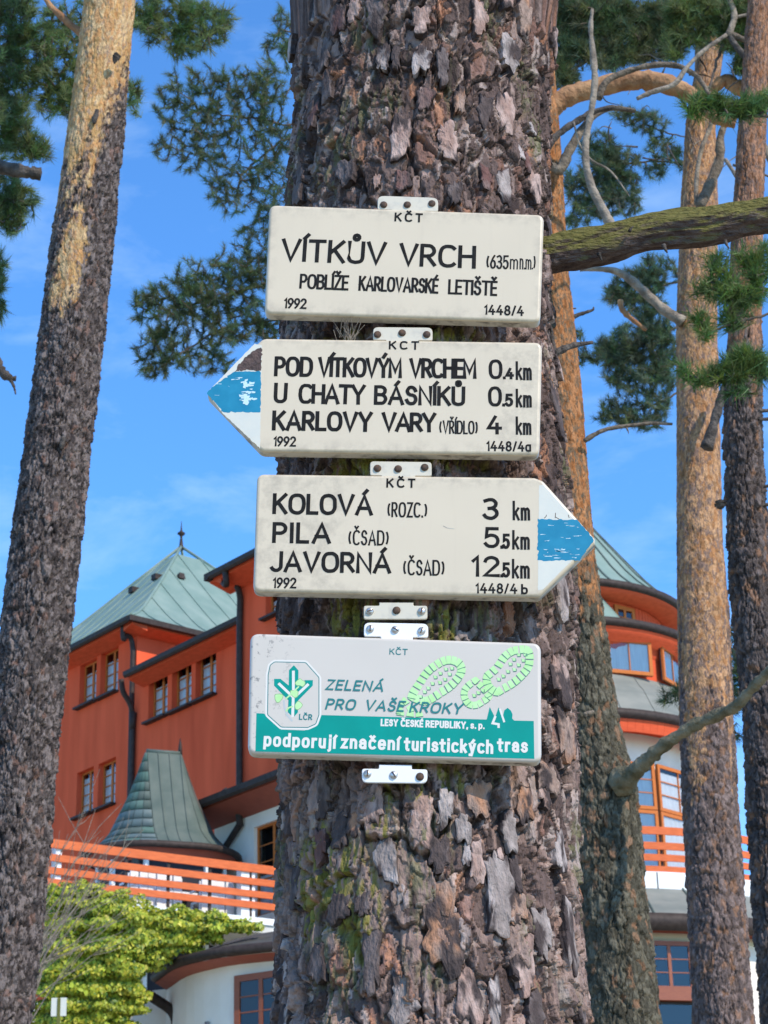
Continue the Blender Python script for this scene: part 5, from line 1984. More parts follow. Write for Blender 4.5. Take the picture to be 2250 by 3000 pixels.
# dry needles and rootlets caught between the signs
nd_ = MB()
for k in range(26):
    u0, v0 = rng.uniform(985, 1040), rng.uniform(985, 1000)
    a = atY(u0, v0, 3.10)
    nd_.tube([a, a + Vector((rng.normal(0, .012), -.006, rng.uniform(.01, .035)))], .0006, 4)
nd_.part('dry_needles', M['dead'], pine, False, off=pine.location)


def paint_left(T, Z, r1, r2, r3, e1, e2, h):
    c = np.ones(T.shape + (3,)) * np.array((.105, .086, .080))
    c = mixc(c, (.215, .18, .168), (r2 > .46) * .8)
    c = mixc(c, (.03, .025, .025), (r3 < .36) * .8)
    c = mixc(c, (.21, .12, .09), ((r2 * 7.7) % 1 > .93) * .6)
    xx = np.sin(T)
    org = np.ones(T.shape + (3,)) * np.array((.50, .31, .135))
    org = mixc(org, (.58, .42, .235), (r1 > .5) * .7)
    org = mixc(org, (.46, .22, .085), ((r2 * 5.1) % 1 > .7) * .6)
    org = mixc(org, (.34, .24, .17), (r3 > .86) * .8)
    org = org * (.75 + .5 * fbm(T * 9, Z * 9, 62, 4))[..., None]
    za_, zb_ = atY(0, 1.3562 * 330, YL).z, atY(0, 1.3562 * 120, YL).z
    up = Z - za_ - .42 * xx * -1 * 0
    n1 = (fbm(T * 2.2 + 4, Z * 1.6, 60, 5) - .5)
    line = za_ - .24 + .44 * sstep(.22, .50, xx) + .18 * sstep(.45, .85, xx)      # the orange comes lower on the left side
    rag = .30 * (r2 - .5) + .16 * (r3 - .5)
    m1 = sstep(-.09, .09, Z - line + .60 * n1 + 1.15 * rag)
    zc_ = atY(0, 1.3562 * 610, YL).z
    wz_ = .34 * (fbm(T * 2.3 + 1, Z * 3.1, 63, 4) - .5) + .10 * (r2 - .5)
    wx_ = 1.1 * (fbm(T * 2.6 + 8, Z * 2.7, 64, 4) - .5) + .25 * (r3 - .5)
    m2 = sstep(1.25, .78, ((Z - zc_ + wz_) / .27) ** 2 + ((xx + .10 + wx_) / .44) ** 2 + 1.6 * rag)
    half = sstep(za_ - .75, za_ - .1, Z + .5 * n1) * sstep(.5, .0, xx)
    c = mixc(c, (.30, .215, .165), half * (r3 > .30) * .8)
    mm_ = np.maximum(m1, m2)
    return c * (1 - mm_[..., None]) + org * mm_[..., None], mm_


YL = 9.3
prof_l = [(-60, 254, 404), (0, 247, 396), (250, 215, 374), (542, 174, 346), (800, 140, 322), (1085, 105, 293), (1397, 60, 255), (1650, 25, 230), (1895, -4, 203), (2200, -38, 168), (2712, -95, 124), (3050, -140, 82)]
lp = atY(-160, 3000, YL)
left = thing('pine_tree', 'slanting pine with a peeling orange upper trunk', 'tree', (lp.x, YL, terrain(0, YL)))
ltrk, axis_l = make_trunk(left, 'trunk', prof_l, YL, 12, paint_left, (2.9, 9.2), terrain(0, YL), 17, 190, 950, amp=1.7, scale=.68)
limb(left, 'knot', [(345, 160), (338, 172), (335, 186)], YL - .18, [24, 18, 6], M['dark_limb'], seed=4)
limb(left, 'knot', [(285, 322), (279, 345), (276, 362)], YL - .16, [13, 15, 8], M['dark_limb'], seed=5)
limb(left, 'knot', [(186, 1280), (182, 1300), (180, 1315)], YL - .16, [14, 17, 8], M['dark_limb'], seed=6)
limb(left, 'branch', D((75, -60), (100, 0), (140, 42), (185, 80)), YL + .1, [16, 16, 20, 26], M['limb_orange'], seed=7)
crown(left, 'crown', [(360, 30, 90, 50, 70), (430, 60, 60, 55, 60), (395, 100, 40, 25, 20), (330, 60, 50, 40, 30), (290, 195, 14, 50, 14), (480, 40, 22, 25, 12), (130, 130, 60, 80, 70), (150, 40, 60, 40, 40), (110, 200, 50, 50, 40), (150, 215, 35, 40, 30)],
      11.5, [[(230, -40), (300, 20), (380, 60), (450, 80)], [(230, 60), (180, 90), (130, 160)], [(235, 150), (285, 190)]], 3, dens=1.5, base=(.135, .20, .078))

# far-left pine: trunk outside the picture, boughs reach in
flY = 11.0
fb = atY(-420, 2600, flY)
fl = thing('pine_tree', 'dense pine whose boughs hang in at the upper left edge', 'tree', (fb.x, flY, terrain(0, flY)))
make_trunk(fl, 'trunk', [(-100, -360, -190), (1500, -480, -260), (3000, -560, -300)], flY, 55, paint_left, (4, 10), terrain(0, flY), 18, 60, 160)
limb(fl, 'branch', D((-260, 330), (-60, 352), (0, 362), (50, 371), (86, 376)), flY - .8, [70, 56, 44, 38, 36], M['dark_limb'], seed=8)
limb(fl, 'branch', D((-260, 690), (-40, 760), (0, 800), (18, 815), (34, 818)), flY - .6, [60, 40, 28, 24, 14], M['dark_limb'], seed=9)
limb(fl, 'twig', D((20, 815), (30, 835), (34, 852)), flY - .6, [14, 8, 3], M['dark_limb'], seed=10)
crown(fl, 'crown', [(20, 40, 70, 60, 90), (60, 110, 60, 70, 80), (20, 180, 50, 80, 80), (25, 270, 40, 60, 60), (55, 315, 50, 35, 40), (85, 330, 25, 20, 12), (20, 430, 40, 60, 55), (50, 440, 30, 40, 24), (20, 480, 30, 30, 18), (2, 590, 12, 40, 14), (0, 660, 8, 40, 9), (-40, 250, 60, 250, 90), (10, 10, 60, 30, 30)],
      flY + .4, [[(-260, 250), (-80, 150), (20, 90), (60, 60)], [(-260, 330), (-60, 300), (30, 300), (70, 320)], [(-240, 500), (-60, 460), (20, 430)], [(-200, 700), (-60, 640), (-10, 610)]], 4, dens=1.5, base=(.125, .185, .075))

# pine hidden behind the sign trunk; its boughs show on the left
hY = 15.0
hb = atY(1250, 3000, hY)
hid = thing('pine_tree', 'pine behind the sign trunk with dark boughs reaching left', 'tree', (hb.x, hY, terrain(0, hY)))
make_trunk(hid, 'trunk', [(-100, 1160, 1290), (1500, 1180, 1330), (3000, 1190, 1360)], hY, 66, paint_left, (6, 13), terrain(0, hY), 20, 60, 160)
crown(hid, 'crown', [(450, 190, 110, 50, 60), (540, 200, 70, 60, 45), (580, 180, 50, 50, 30), (400, 230, 70, 50, 38), (400, 320, 70, 50, 40), (520, 300, 110, 70, 70), (460, 270, 60, 50, 30), (590, 280, 45, 80, 40), (480, 390, 50, 55, 30), (580, 400, 50, 60, 38), (510, 440, 40, 30, 14), (590, 470, 40, 30, 16),
                     (390, 640, 80, 40, 60), (470, 650, 90, 60, 80), (530, 580, 70, 60, 60), (570, 560, 50, 70, 40), (310, 650, 38, 18, 16), (340, 690, 50, 40, 30), (420, 730, 90, 60, 70), (350, 760, 60, 50, 40), (330, 790, 40, 25, 16), (520, 690, 80, 50, 60), (590, 690, 40, 60, 34), (455, 790, 60, 22, 18), (440, 590, 60, 40, 30), (615, 70, 28, 60, 22), (600, 100, 30, 30, 10), (540, 510, 30, 20, 8)],
      hY, [[(900, 180), (700, 250), (620, 270), (560, 255), (480, 250)], [(900, 300), (640, 300), (590, 320), (520, 380)], [(900, 560), (650, 620), (560, 620), (480, 640), (380, 660)], [(900, 640), (600, 690), (480, 710), (400, 760)], [(900, 40), (700, 60), (630, 70)]], 5,
      dens=1.6, base=(.105, .155, .078))


def pine_paint(lo_z, hi_z, low, high, seed, nz=.7):
    def f_(T, Z, r1, r2, r3, e1, e2, h):
        a = np.ones(T.shape + (3,)) * np.array(low)
        a = mixc(a, np.array(low) * 1.75, (r2 > .5) * .8)
        a = mixc(a, np.array(low) * .6, (r3 < .25) * .8)
        a = mixc(a, (.30, .16, .09), ((r2 * 7.7) % 1 > .86) * .6)
        b_ = np.ones(T.shape + (3,)) * np.array(high)
        b_ = mixc(b_, np.array(high) * np.array((1.25, 1.3, 1.4)), (r1 > .5) * .7)
        b_ = mixc(b_, np.array(high) * np.array((.8, .65, .5)), ((r2 * 5.1) % 1 > .7) * .7)
        b_ = mixc(b_, np.array(high) * .45, (r3 > .84) * .7)
        m = sstep(lo_z, hi_z, Z + nz * (fbm(T * 2.4 + seed, Z * 1.5, seed, 5) - .5) * 2)
        m = sstep(.38, .62, m + .5 * (r2 - .5) + .3 * (r3 - .5))
        b_ = mixc(b_, np.array(low) * 1.3, (((r3 * 3.3 + r2) % 1) > .66) * .75)
        b_ = b_ * (.72 + .56 * fbm(T * 8, Z * 8, seed + 4, 4))[..., None]
        return a * (1 - m[..., None]) + b_ * m[..., None], m
    return f_


# tree A: right behind the sign trunk
YA = 8.2
zA = lambda v: atY(1700, v, YA).z
prof_a = [(-60, 1488, 1602), (0, 1492, 1606), (361, 1520, 1640), (542, 1532, 1652), (808, 1545, 1667), (1152, 1575, 1706), (1423, 1592, 1727), (1617, 1605, 1743), (1892, 1628, 1780), (2088, 1640, 1806), (2205, 1650, 1832), (2317, 1664, 1866), (2592, 1688, 1889), (2827, 1706, 1917), (3050, 1722, 1940)]
ab = atY(1850, 3000, YA)
ta = thing('pine_tree', 'orange-barked pine just behind the right edge of the sign trunk', 'tree', (ab.x, YA, terrain(0, YA)))
make_trunk(ta, 'trunk', prof_a, YA, 23, pine_paint(zA(2080), zA(1500), (.088, .080, .058), (.36, .165, .068), 31), (2.75, 8.6), terrain(0, YA), 16, 170, 900, amp=1.25, scale=.7)
# the thick limb that arches out to the right
limb(ta, 'limb', [Z1c(170, 820), Z1c(235, 720), Z1c(330, 640), Z1c(520, 575), Z1c(780, 520), Z1c(960, 535), Z1c(1130, 600), Z1c(1240, 680), Z1c(1330, 770), Z1c(1450, 800)], YA, [80, 66, 60, 54, 58, 58, 48, 44, 36, 28], M['limb_orange'], 12, 6, .06, seed=12)
limb(ta, 'limb', [Z1c(230, 1060), Z1c(310, 1100), Z1c(360, 1000), Z1c(440, 860), Z1c(520, 760), Z1c(640, 700), Z1c(800, 720)], YA - .15, [28, 36, 34, 30, 24, 20, 14], M['limb'], 10, 5, .08, seed=13)
limb(ta, 'limb', [Z1c(215, 970), Z1c(300, 870), Z1c(400, 800), Z1c(520, 730), Z1c(660, 690)], YA - .2, [20, 20, 20, 18, 12], M['dark_limb'], seed=14)
limb(ta, 'dead_branch', [Z1c(645, 1470), Z1c(590, 1360), Z1c(520, 1220), Z1c(480, 1060), Z1c(480, 900), Z1c(510, 740), Z1c(535, 560), Z1c(530, 400), Z1c(510, 200), Z1c(520, 60)], YA - .6, [34, 34, 32, 28, 26, 24, 26, 24, 18, 12], M['dead'], 10, 5, .07, seed=15)
limb(ta, 'dead_branch', [Z1c(560, 640), Z1c(610, 530), Z1c(740, 465), Z1c(900, 425), Z1c(1060, 425), Z1c(1180, 480), Z1c(1240, 550), Z1c(1275, 610)], YA - .5, [24, 24, 22, 20, 20, 18, 16, 10], M['limb'], 10, 5, .07, seed=16)
limb(ta, 'dead_branch', [Z1c(810, 640), Z1c(900, 600), Z1c(1050, 545), Z1c(1130, 440), Z1c(1240, 330), Z1c(1390, 225)], YA - .7, [16, 18, 18, 16, 15, 14], M['dead'], 8, 5, .07, seed=17)
limb(ta, 'dead_branch', [Z1c(400, 790), Z1c(440, 940), Z1c(520, 1040), Z1c(640, 1110), Z1c(760, 1270)], YA - .4, [7, 8, 8, 7, 4], M['dead'], 6, 4, seed=18)
limb(ta, 'branch_stub', [Z2c(385, 515), Z2c(440, 488), Z2c(520, 462), Z2c(528, 440)], YA, [16, 12, 8, 3], M['dark_limb'], seed=19)
limb(ta, 'branch_stub', [Z2c(380, 452), Z2c(415, 450)], YA, [8, 4], M['dark_limb'], seed=20)
limb(ta, 'branch', [Z2c(470, 1310), Z2c(530, 1270), Z2c(620, 1232), Z2c(760, 1210), Z2c(900, 1195), Z2c(1040, 1200)], YA - .1, [22, 17, 15, 14, 13, 9], M['limb'], 8, 5, .08, seed=21)
limb(ta, 'twig', [Z2c(740, 1215), Z2c(752, 1245), Z2c(756, 1265)], YA - .1, [8, 5, 2], M['limb'], seed=22)
limb(ta, 'limb', [A3(560, 2020), A3(640, 1960), A3(760, 1850), A3(900, 1730), A3(1100, 1600), A3(1300, 1510), A3(1420, 1450), A3(1540, 1320), A3(1660, 1200), A3(1760, 1120)], YA - .12, [96, 56, 42, 37, 35, 33, 33, 31, 28, 26], M['grey_moss'], 14, 6, .10, dy=.7, seed=23)
limb(ta, 'knot', [(1712, 2095), (1724, 2090), (1740, 2084)], YA - .15, [20, 18, 10], M['limb'], seed=24)
zs = [(1, 2), ]
# dark back foliage that crowns this pine
cA = lambda x, y: ((1500 + x / 2.212) / s_, (y / 2.212) / s_)


def blob(P, x, y, rx, ry, n):
    u_, v_ = P(x, y)
    return (u_, v_, rx / 2.212 / s_, ry / 2.212 / s_, n)


cB = lambda x, y: ((1500 + x / 2.212) / s_, (700 + y / 2.212) / s_)
crown(ta, 'crown', [blob(cA, 420, 60, 170, 100, 60), blob(cA, 640, 130, 160, 120, 70), blob(cA, 400, 220, 130, 110, 55), blob(cA, 700, 260, 170, 100, 60), blob(cA, 900, 220, 130, 120, 50), blob(cA, 620, 370, 150, 60, 30), blob(cA, 950, 60, 120, 60, 24),
                    blob(cA, 330, 470, 90, 90, 30), blob(cA, 420, 330, 90, 80, 24), blob(cA, 780, 330, 150, 60, 24), blob(cA, 300, 350, 60, 60, 12), blob(cA, 1000, 150, 160, 130, 50), blob(cA, 1100, 60, 120, 70, 30), blob(cA, 520, 20, 260, 60, 60), blob(cA, 850, 120, 160, 100, 40), blob(cA, 900, 330, 150, 60, 20)], 10.5,
      [[cA(260, 500), cA(360, 330), cA(520, 200), cA(700, 150), cA(900, 120)], [cA(300, 560), cA(500, 380), cA(760, 290), cA(950, 240)]], 6, dens=2.0, base=(.125, .175, .095))
# pine far behind, lower cluster
qY = 16.0
qb = atY(1990, 3000, qY)
qt = thing('pine_tree', 'more distant pine with blue-green sprays in the gap between trunks', 'tree', (qb.x, qY, terrain(0, qY)))
make_trunk(qt, 'trunk', [(-100, 2040, 2100), (1500, 2010, 2090), (3000, 2030, 2130)], qY, 68, pine_paint(8, 10, (.1, .09, .08), (.35, .2, .1), 5), (7, 14), terrain(0, qY), 20, 60, 160)
crown(qt, 'crown', [blob(cA, 560, 960, 120, 110, 60), blob(cA, 680, 1060, 150, 110, 80), blob(cA, 540, 1150, 130, 110, 60), blob(cA, 700, 1200, 130, 110, 60), blob(cA, 600, 1330, 140, 90, 44), blob(cA, 450, 1280, 90, 120, 34), blob(cA, 420, 1430, 80, 40, 14), blob(cA, 370, 1180, 50, 90, 16), blob(cA, 760, 1330, 70, 70, 16),
                    blob(cA, 900, 800, 150, 70, 34), blob(cA, 980, 960, 110, 90, 30), blob(cA, 930, 1100, 70, 60, 14), blob(cA, 760, 740, 120, 40, 20), blob(cA, 1090, 1020, 60, 60, 14),
                    blob(cB, 800, 300, 150, 110, 70), blob(cB, 940, 220, 130, 120, 60), blob(cB, 680, 360, 80, 60, 24), blob(cB, 850, 420, 130, 80, 50), blob(cB, 800, 640, 180, 90, 90), blob(cB, 930, 560, 110, 90, 50), blob(cB, 620, 700, 80, 60, 26), blob(cB, 700, 740, 140, 70, 60), blob(cB, 680, 860, 90, 90, 44), blob(cB, 880, 830, 140, 90, 70),
                    blob(cB, 980, 720, 90, 120, 44), blob(cB, 990, 930, 60, 80, 22), blob(cB, 560, 770, 60, 60, 10), blob(cB, 450, 740, 50, 70, 12), blob(cB, 430, 600, 25, 30, 4), blob(cB, 800, 960, 150, 50, 26), blob(cB, 680, 1090, 100, 80, 26), blob(cB, 900, 1080, 140, 90, 36), blob(cB, 790, 1160, 160, 60, 24), blob(cB, 590, 1160, 50, 30, 6), blob(cB, 850, 1200, 160, 40, 14)],
      qY - .5, [[cB(1150, 260), cB(900, 320), cB(760, 400)], [cB(1150, 520), cB(950, 640), cB(780, 700), cB(640, 740)], [cB(1150, 760), cB(950, 860), cB(760, 900)], [cB(1150, 950), cB(950, 1060), cB(760, 1130)],
                [cA(1180, 900), cA(1000, 860), cA(860, 800)], [cA(1180, 1050), cA(860, 1050), cA(640, 1080), cA(520, 1180), cA(440, 1300)]], 7, dens=1.6, base=(.10, .155, .095))

# tree B
YB = 11.0
zB = lambda v: atY(2050, v, YB).z
prof_b = [(-60, 2080, 2140), (0, 2076, 2136), (136, 2048, 2122), (361, 2008, 2096), (588, 1994, 2104), (971, 1980, 2101), (1288, 1982, 2110), (1600, 1982, 2119), (1813, 1984, 2138), (2088, 1988, 2149), (2396, 2001, 2164), (2670, 2015, 2184), (3050, 2036, 2213)]
bb = atY(2130, 3000, YB)
tbb = thing('pine_tree', 'tall straight pine with buff flaking bark in front of the round tower', 'tree', (bb.x, YB, terrain(0, YB)))
make_trunk(tbb, 'trunk', prof_b, YB, 29, pine_paint(zB(2350), zB(1750), (.14, .106, .096), (.44, .25, .128), 33, 1.3), (3.25, 11.2), terrain(0, YB), 19, 150, 1000, amp=1.3, scale=.7)
limb(tbb, 'dead_branch', [Z1c(1215, 1345), Z1c(1290, 1180), Z1c(1345, 1030), Z1c(1350, 900), Z1c(1385, 800), Z1c(1450, 760)], YB - .4, [36, 38, 36, 28, 20, 12], M['limb'], 10, 5, .07, seed=30)
limb(tbb, 'dead_branch', [Z1c(1190, 1330), Z1c(1200, 1120), Z1c(1230, 960), Z1c(1290, 800), Z1c(1280, 640), Z1c(1270, 560)], YB - .35, [14, 16, 16, 16, 14, 10], M['dead'], 8, 5, .07, seed=31)
limb(tbb, 'branch_stub', [Z2c(1262, 1355), Z2c(1300, 1230), Z2c(1340, 1090), Z2c(1385, 950), Z2c(1440, 820)], YB - .3, [38, 30, 28, 26, 20], M['dark_limb'], 9, 5, .07, seed=32)
limb(tbb, 'limb', [Z2c(440, 200), Z2c(560, 195), Z2c(690, 215), Z2c(800, 290), Z2c(900, 385), Z2c(1000, 470), Z2c(1110, 540)], YB - .1, [12, 18, 24, 36, 36, 36, 42], M['dead'], 10, 5, .07, seed=33)
limb(tbb, 'branch', [Z2c(700, 400), Z2c(715, 460), Z2c(790, 530), Z2c(870, 590)], YB + .2, [18, 16, 14, 10], M['limb_orange'], 8, 5, seed=34)
limb(tbb, 'dead_branch', [Z1c(1540, 800), Z1c(1620, 930), Z1c(1660, 1010), Z1c(1700, 1100)], YB - 1.2, [26, 28, 24, 20], M['dead'], 9, 5, .07, seed=35)
limb(tbb, 'dead_branch', [Z1c(1380, 1030), Z1c(1440, 1120), Z1c(1500, 1230), Z1c(1540, 1310)], YB - 1.0, [14, 14, 12, 8], M['dead'], 8, 5, .07, seed=36)
limb(tbb, 'limb', [Z1c(1300, 580), Z1c(1380, 520), Z1c(1450, 560), Z1c(1520, 580), Z1c(1600, 570), Z1c(1700, 540)], YB - .8, [28, 40, 44, 46, 44, 40], M['limb_orange'], 10, 5, .07, seed=37)
limb(tbb, 'dead_branch', [Z1c(1400, 240), Z1c(1440, 110), Z1c(1410, 0), Z1c(1380, -60)], YB - 1.0, [26, 24, 20, 18], M['dead'], 9, 5, .07, seed=38)
limb(tbb, 'dead_branch', [Z1c(1390, 210), Z1c(1480, 250), Z1c(1580, 280), Z1c(1700, 290)], YB - 1.0, [24, 22, 20, 18], M['limb'], 9, 5, .07, seed=39)
limb(tbb, 'dead_branch', [Z1c(1400, 220), Z1c(1460, 310), Z1c(1560, 420), Z1c(1680, 520)], YB - 1.0, [16, 18, 18, 16], M['dark_limb'], 9, 5, .07, seed=40)
limb(tbb, 'twig', [Z1c(1450, 110), Z1c(1560, 95), Z1c(1680, 110)], YB - 1.0, [12, 12, 10], M['dead'], 7, 5, seed=41)
limb(tbb, 'twig', [Z1c(1430, 1070), Z1c(1530, 1090), Z1c(1680, 1150)], YB - .9, [10, 10, 8], M['limb'], 7, 5, seed=42)
rng = np.random.default_rng(17)
for k in range(26):                                     # loose dry sticks around the limbs
    x, y = rng.uniform(560, 1640), rng.uniform(380, 1250)
    L_ = rng.uniform(60, 190)
    a = rng.uniform(0, 2 * PI)
    pts = [Z1c(x, y), Z1c(x + L_ * .5 * math.cos(a) + rng.normal(0, 12), y + L_ * .5 * math.sin(a) + rng.normal(0, 12)), Z1c(x + L_ * math.cos(a), y + L_ * math.sin(a) + 10)]
    limb(tbb, 'twig', pts, YB - rng.uniform(.4, 1.2), [6, 4, 2], M['dead'] if rng.random() < .5 else M['dark_limb'], 5, 3, seed=60 + k)
crown(tbb, 'crown', [blob(cA, 1180, 40, 140, 60, 50), blob(cA, 1340, 130, 120, 90, 40), blob(cA, 1520, 60, 150, 70, 60), blob(cA, 1600, 180, 90, 90, 40), blob(cA, 1080, 110, 80, 90, 26), blob(cA, 1600, 330, 80, 90, 26), blob(cA, 1500, 420, 60, 50, 10), blob(cA, 1060, 300, 60, 90, 14), blob(cA, 1420, 40, 80, 50, 24),
                    blob(cA, 1250, 240, 60, 60, 10), blob(cA, 1400, 60, 200, 80, 50), blob(cA, 1560, 130, 130, 110, 50), blob(cA, 1480, 260, 130, 80, 30), blob(cA, 1620, 480, 60, 60, 14), blob(cA, 1250, 60, 120, 70, 34), blob(cA, 1500, 30, 180, 60, 44), blob(cA, 1120, 200, 90, 90, 20), blob(cA, 1600, 90, 80, 100, 30)], YB - .9,
      [[cA(1250, 700), cA(1300, 500), cA(1390, 230), cA(1440, 100), cA(1410, 0)], [cA(1390, 220), cA(1550, 180), cA(1680, 160)], [cA(1390, 220), cA(1250, 120), cA(1120, 80)]], 8, dens=2.1, base=(.14, .20, .085))

# tree C
YC = 9.0
zC = lambda v: atY(2180, v, YC).z
prof_c = [(-60, 2196, 2262), (0, 2190, 2260), (407, 2158, 2245), (700, 2142, 2236), (1062, 2127, 2232), (1288, 2120, 2232), (1600, 2131, 2252), (1813, 2145, 2282), (2088, 2178, 2318), (2317, 2186, 2336), (2592, 2204, 2360), (3050, 2232, 2402)]
cb_ = atY(2330, 3000, YC)
tcc = thing('pine_tree', 'dark rough-barked pine cut by the right edge of the view', 'tree', (cb_.x, YC, terrain(0, YC)))
make_trunk(tcc, 'trunk', prof_c, YC, 37, pine_paint(zC(1130), zC(950), (.098, .079, .073), (.32, .17, .10), 35, .5), (2.85, 9.3), terrain(0, YC), 17, 150, 900, scale=.72, amp=1.6)
for k, (y, L_) in enumerate(((1110, 60), (1165, 60), (1600, 50), (1720, 50))):
    limb(tcc, 'branch_stub', [Z2c(1600, y), Z2c(1630, y + 4), Z2c(1600 + L_ + 60, y - 4)], YC - .05, [16, 11, 8], M['dark_limb'], seed=70 + k)
limb(tcc, 'knot', [Z2c(1345, 1700), Z2c(1350, 1720), Z2c(1356, 1745)], YC - .1, [26, 30, 20], M['dark_limb'], seed=75)
nY = 8.0
crown(tcc, 'crown', [blob(cA, 1180, 690, 70, 60, 16), blob(cA, 1330, 670, 70, 60, 20), blob(cA, 1480, 700, 110, 60, 34), blob(cA, 1620, 660, 60, 60, 18),
                     blob(cB, 1330, 170, 80, 70, 16), blob(cB, 1380, 300, 100, 90, 26), blob(cB, 1450, 370, 110, 80, 30), blob(cB, 1570, 310, 70, 90, 22), blob(cB, 1620, 140, 60, 100, 22), blob(cB, 1240, 330, 60, 60, 8), blob(cB, 1520, 120, 60, 70, 12),
                     blob(cB, 1480, 800, 110, 60, 34), blob(cB, 1560, 780, 80, 60, 26), blob(cB, 1400, 870, 120, 50, 24), blob(cB, 1230, 900, 70, 30, 12), blob(cB, 1110, 850, 30, 40, 6), blob(cB, 1620, 880, 50, 60, 12), blob(cB, 1250, 610, 60, 50, 7), blob(cB, 1430, 520, 90, 50, 16), blob(cB, 1200, 530, 70, 50, 8), blob(cB, 1480, 1000, 60, 30, 5)],
      nY, [[cA(1720, 760), cA(1500, 740), cA(1300, 700), cA(1180, 700)], [cB(1700, 330), cB(1500, 330), cB(1380, 320), cB(1250, 330)], [cB(1700, 900), cB(1560, 850), cB(1400, 900), cB(1200, 930)], [cB(1700, 480), cB(1450, 540), cB(1260, 620)]], 9,
      base=(.115, .195, .062), ln=.075, wd=.0042, dens=1.05, K=34)
# small dark sprays low down by the tower and beyond
crown(qt, 'crown', [(1470, 1505, 18, 22, 10), (1440, 1510, 10, 14, 4), (1495, 1420, 12, 22, 6), (1480, 1400, 10, 20, 4), (1582, 1420, 20, 70, 26), (1588, 1500, 14, 40, 12), (1590, 1560, 14, 40, 8)], qY - 3.4,
      [[(1540, 1480), (1500, 1490), (1475, 1500)], [(1600, 1480), (1590, 1440)]], 10, base=(.055, .095, .055))

for o_p in list(scene.objects):
    if o_p.name.startswith('pine_tree') and o_p.type == 'EMPTY':
        o_p['group'] = 'old pines in front of the hotel'
# broken knots along the mossy bough
for (x_, y_, w_k) in ((560, 1640, 12), (980, 1585, 16), (1380, 1560, 12), (760, 1500, 10)):
    limb(pine, 'knot', [Z1c(x_, y_), Z1c(x_ + 10, y_ + (22 if y_ > 1530 else -16)), Z1c(x_ + 26, y_ + (52 if y_ > 1530 else -34))], 3.27, [w_k, w_k * .7, w_k * .3], M['dark_limb'], seed=int(x_))
# ------------------------------------------------------------------ the signs
YS = 3.09
S1 = lambda x, y: (720 + x / 1.659, 520 + y / 1.659)
S2 = lambda x, y: (550 + x / 1.3825, 960 + y / 1.3825)
S4 = lambda x, y: (700 + x / 1.659, 1700 + y / 1.659)
T1 = lambda x, y: (1150 + x / 3.6867, 1850 + y / 3.6867)
T2 = lambda x, y: (740 + x / 3.6867, 1900 + y / 3.6867)


def round_poly(pts, r, n=6):
    out = []
    m_ = len(pts)
    for i in range(m_):
        p, a, c = Vector(pts[i]), Vector(pts[i - 1]), Vector(pts[(i + 1) % m_])
        rr2 = r[i] if hasattr(r, '__len__') else r
        da, dc = (a - p).normalized(), (c - p).normalized()
        ang = da.angle(dc)
        dist = min(rr2 / math.tan(ang / 2), (a - p).length * .45, (c - p).length * .45)
        p0, p1 = p + da * dist, p + dc * dist
        for k in range(n + 1):
            t_ = k / n
            out.append((p0 * (1 - t_) ** 2 + p * 2 * t_ * (1 - t_) + p1 * t_ * t_))
    return out


def inset(poly, d):
    n = len(poly)
    out = []
    for i in range(n):
        a, p, c = poly[i - 1], poly[i], poly[(i + 1) % n]
        e1_, e2_2 = (p - a), (c - p)
        if e1_.length < 1e-7 or e2_2.length < 1e-7:
            m_ = (c - a).normalized()
        else:
            m_ = (e1_.normalized() + e2_2.normalized()).normalized()
        out.append(p + Vector((-m_.y, m_.x)) * d)
    return out


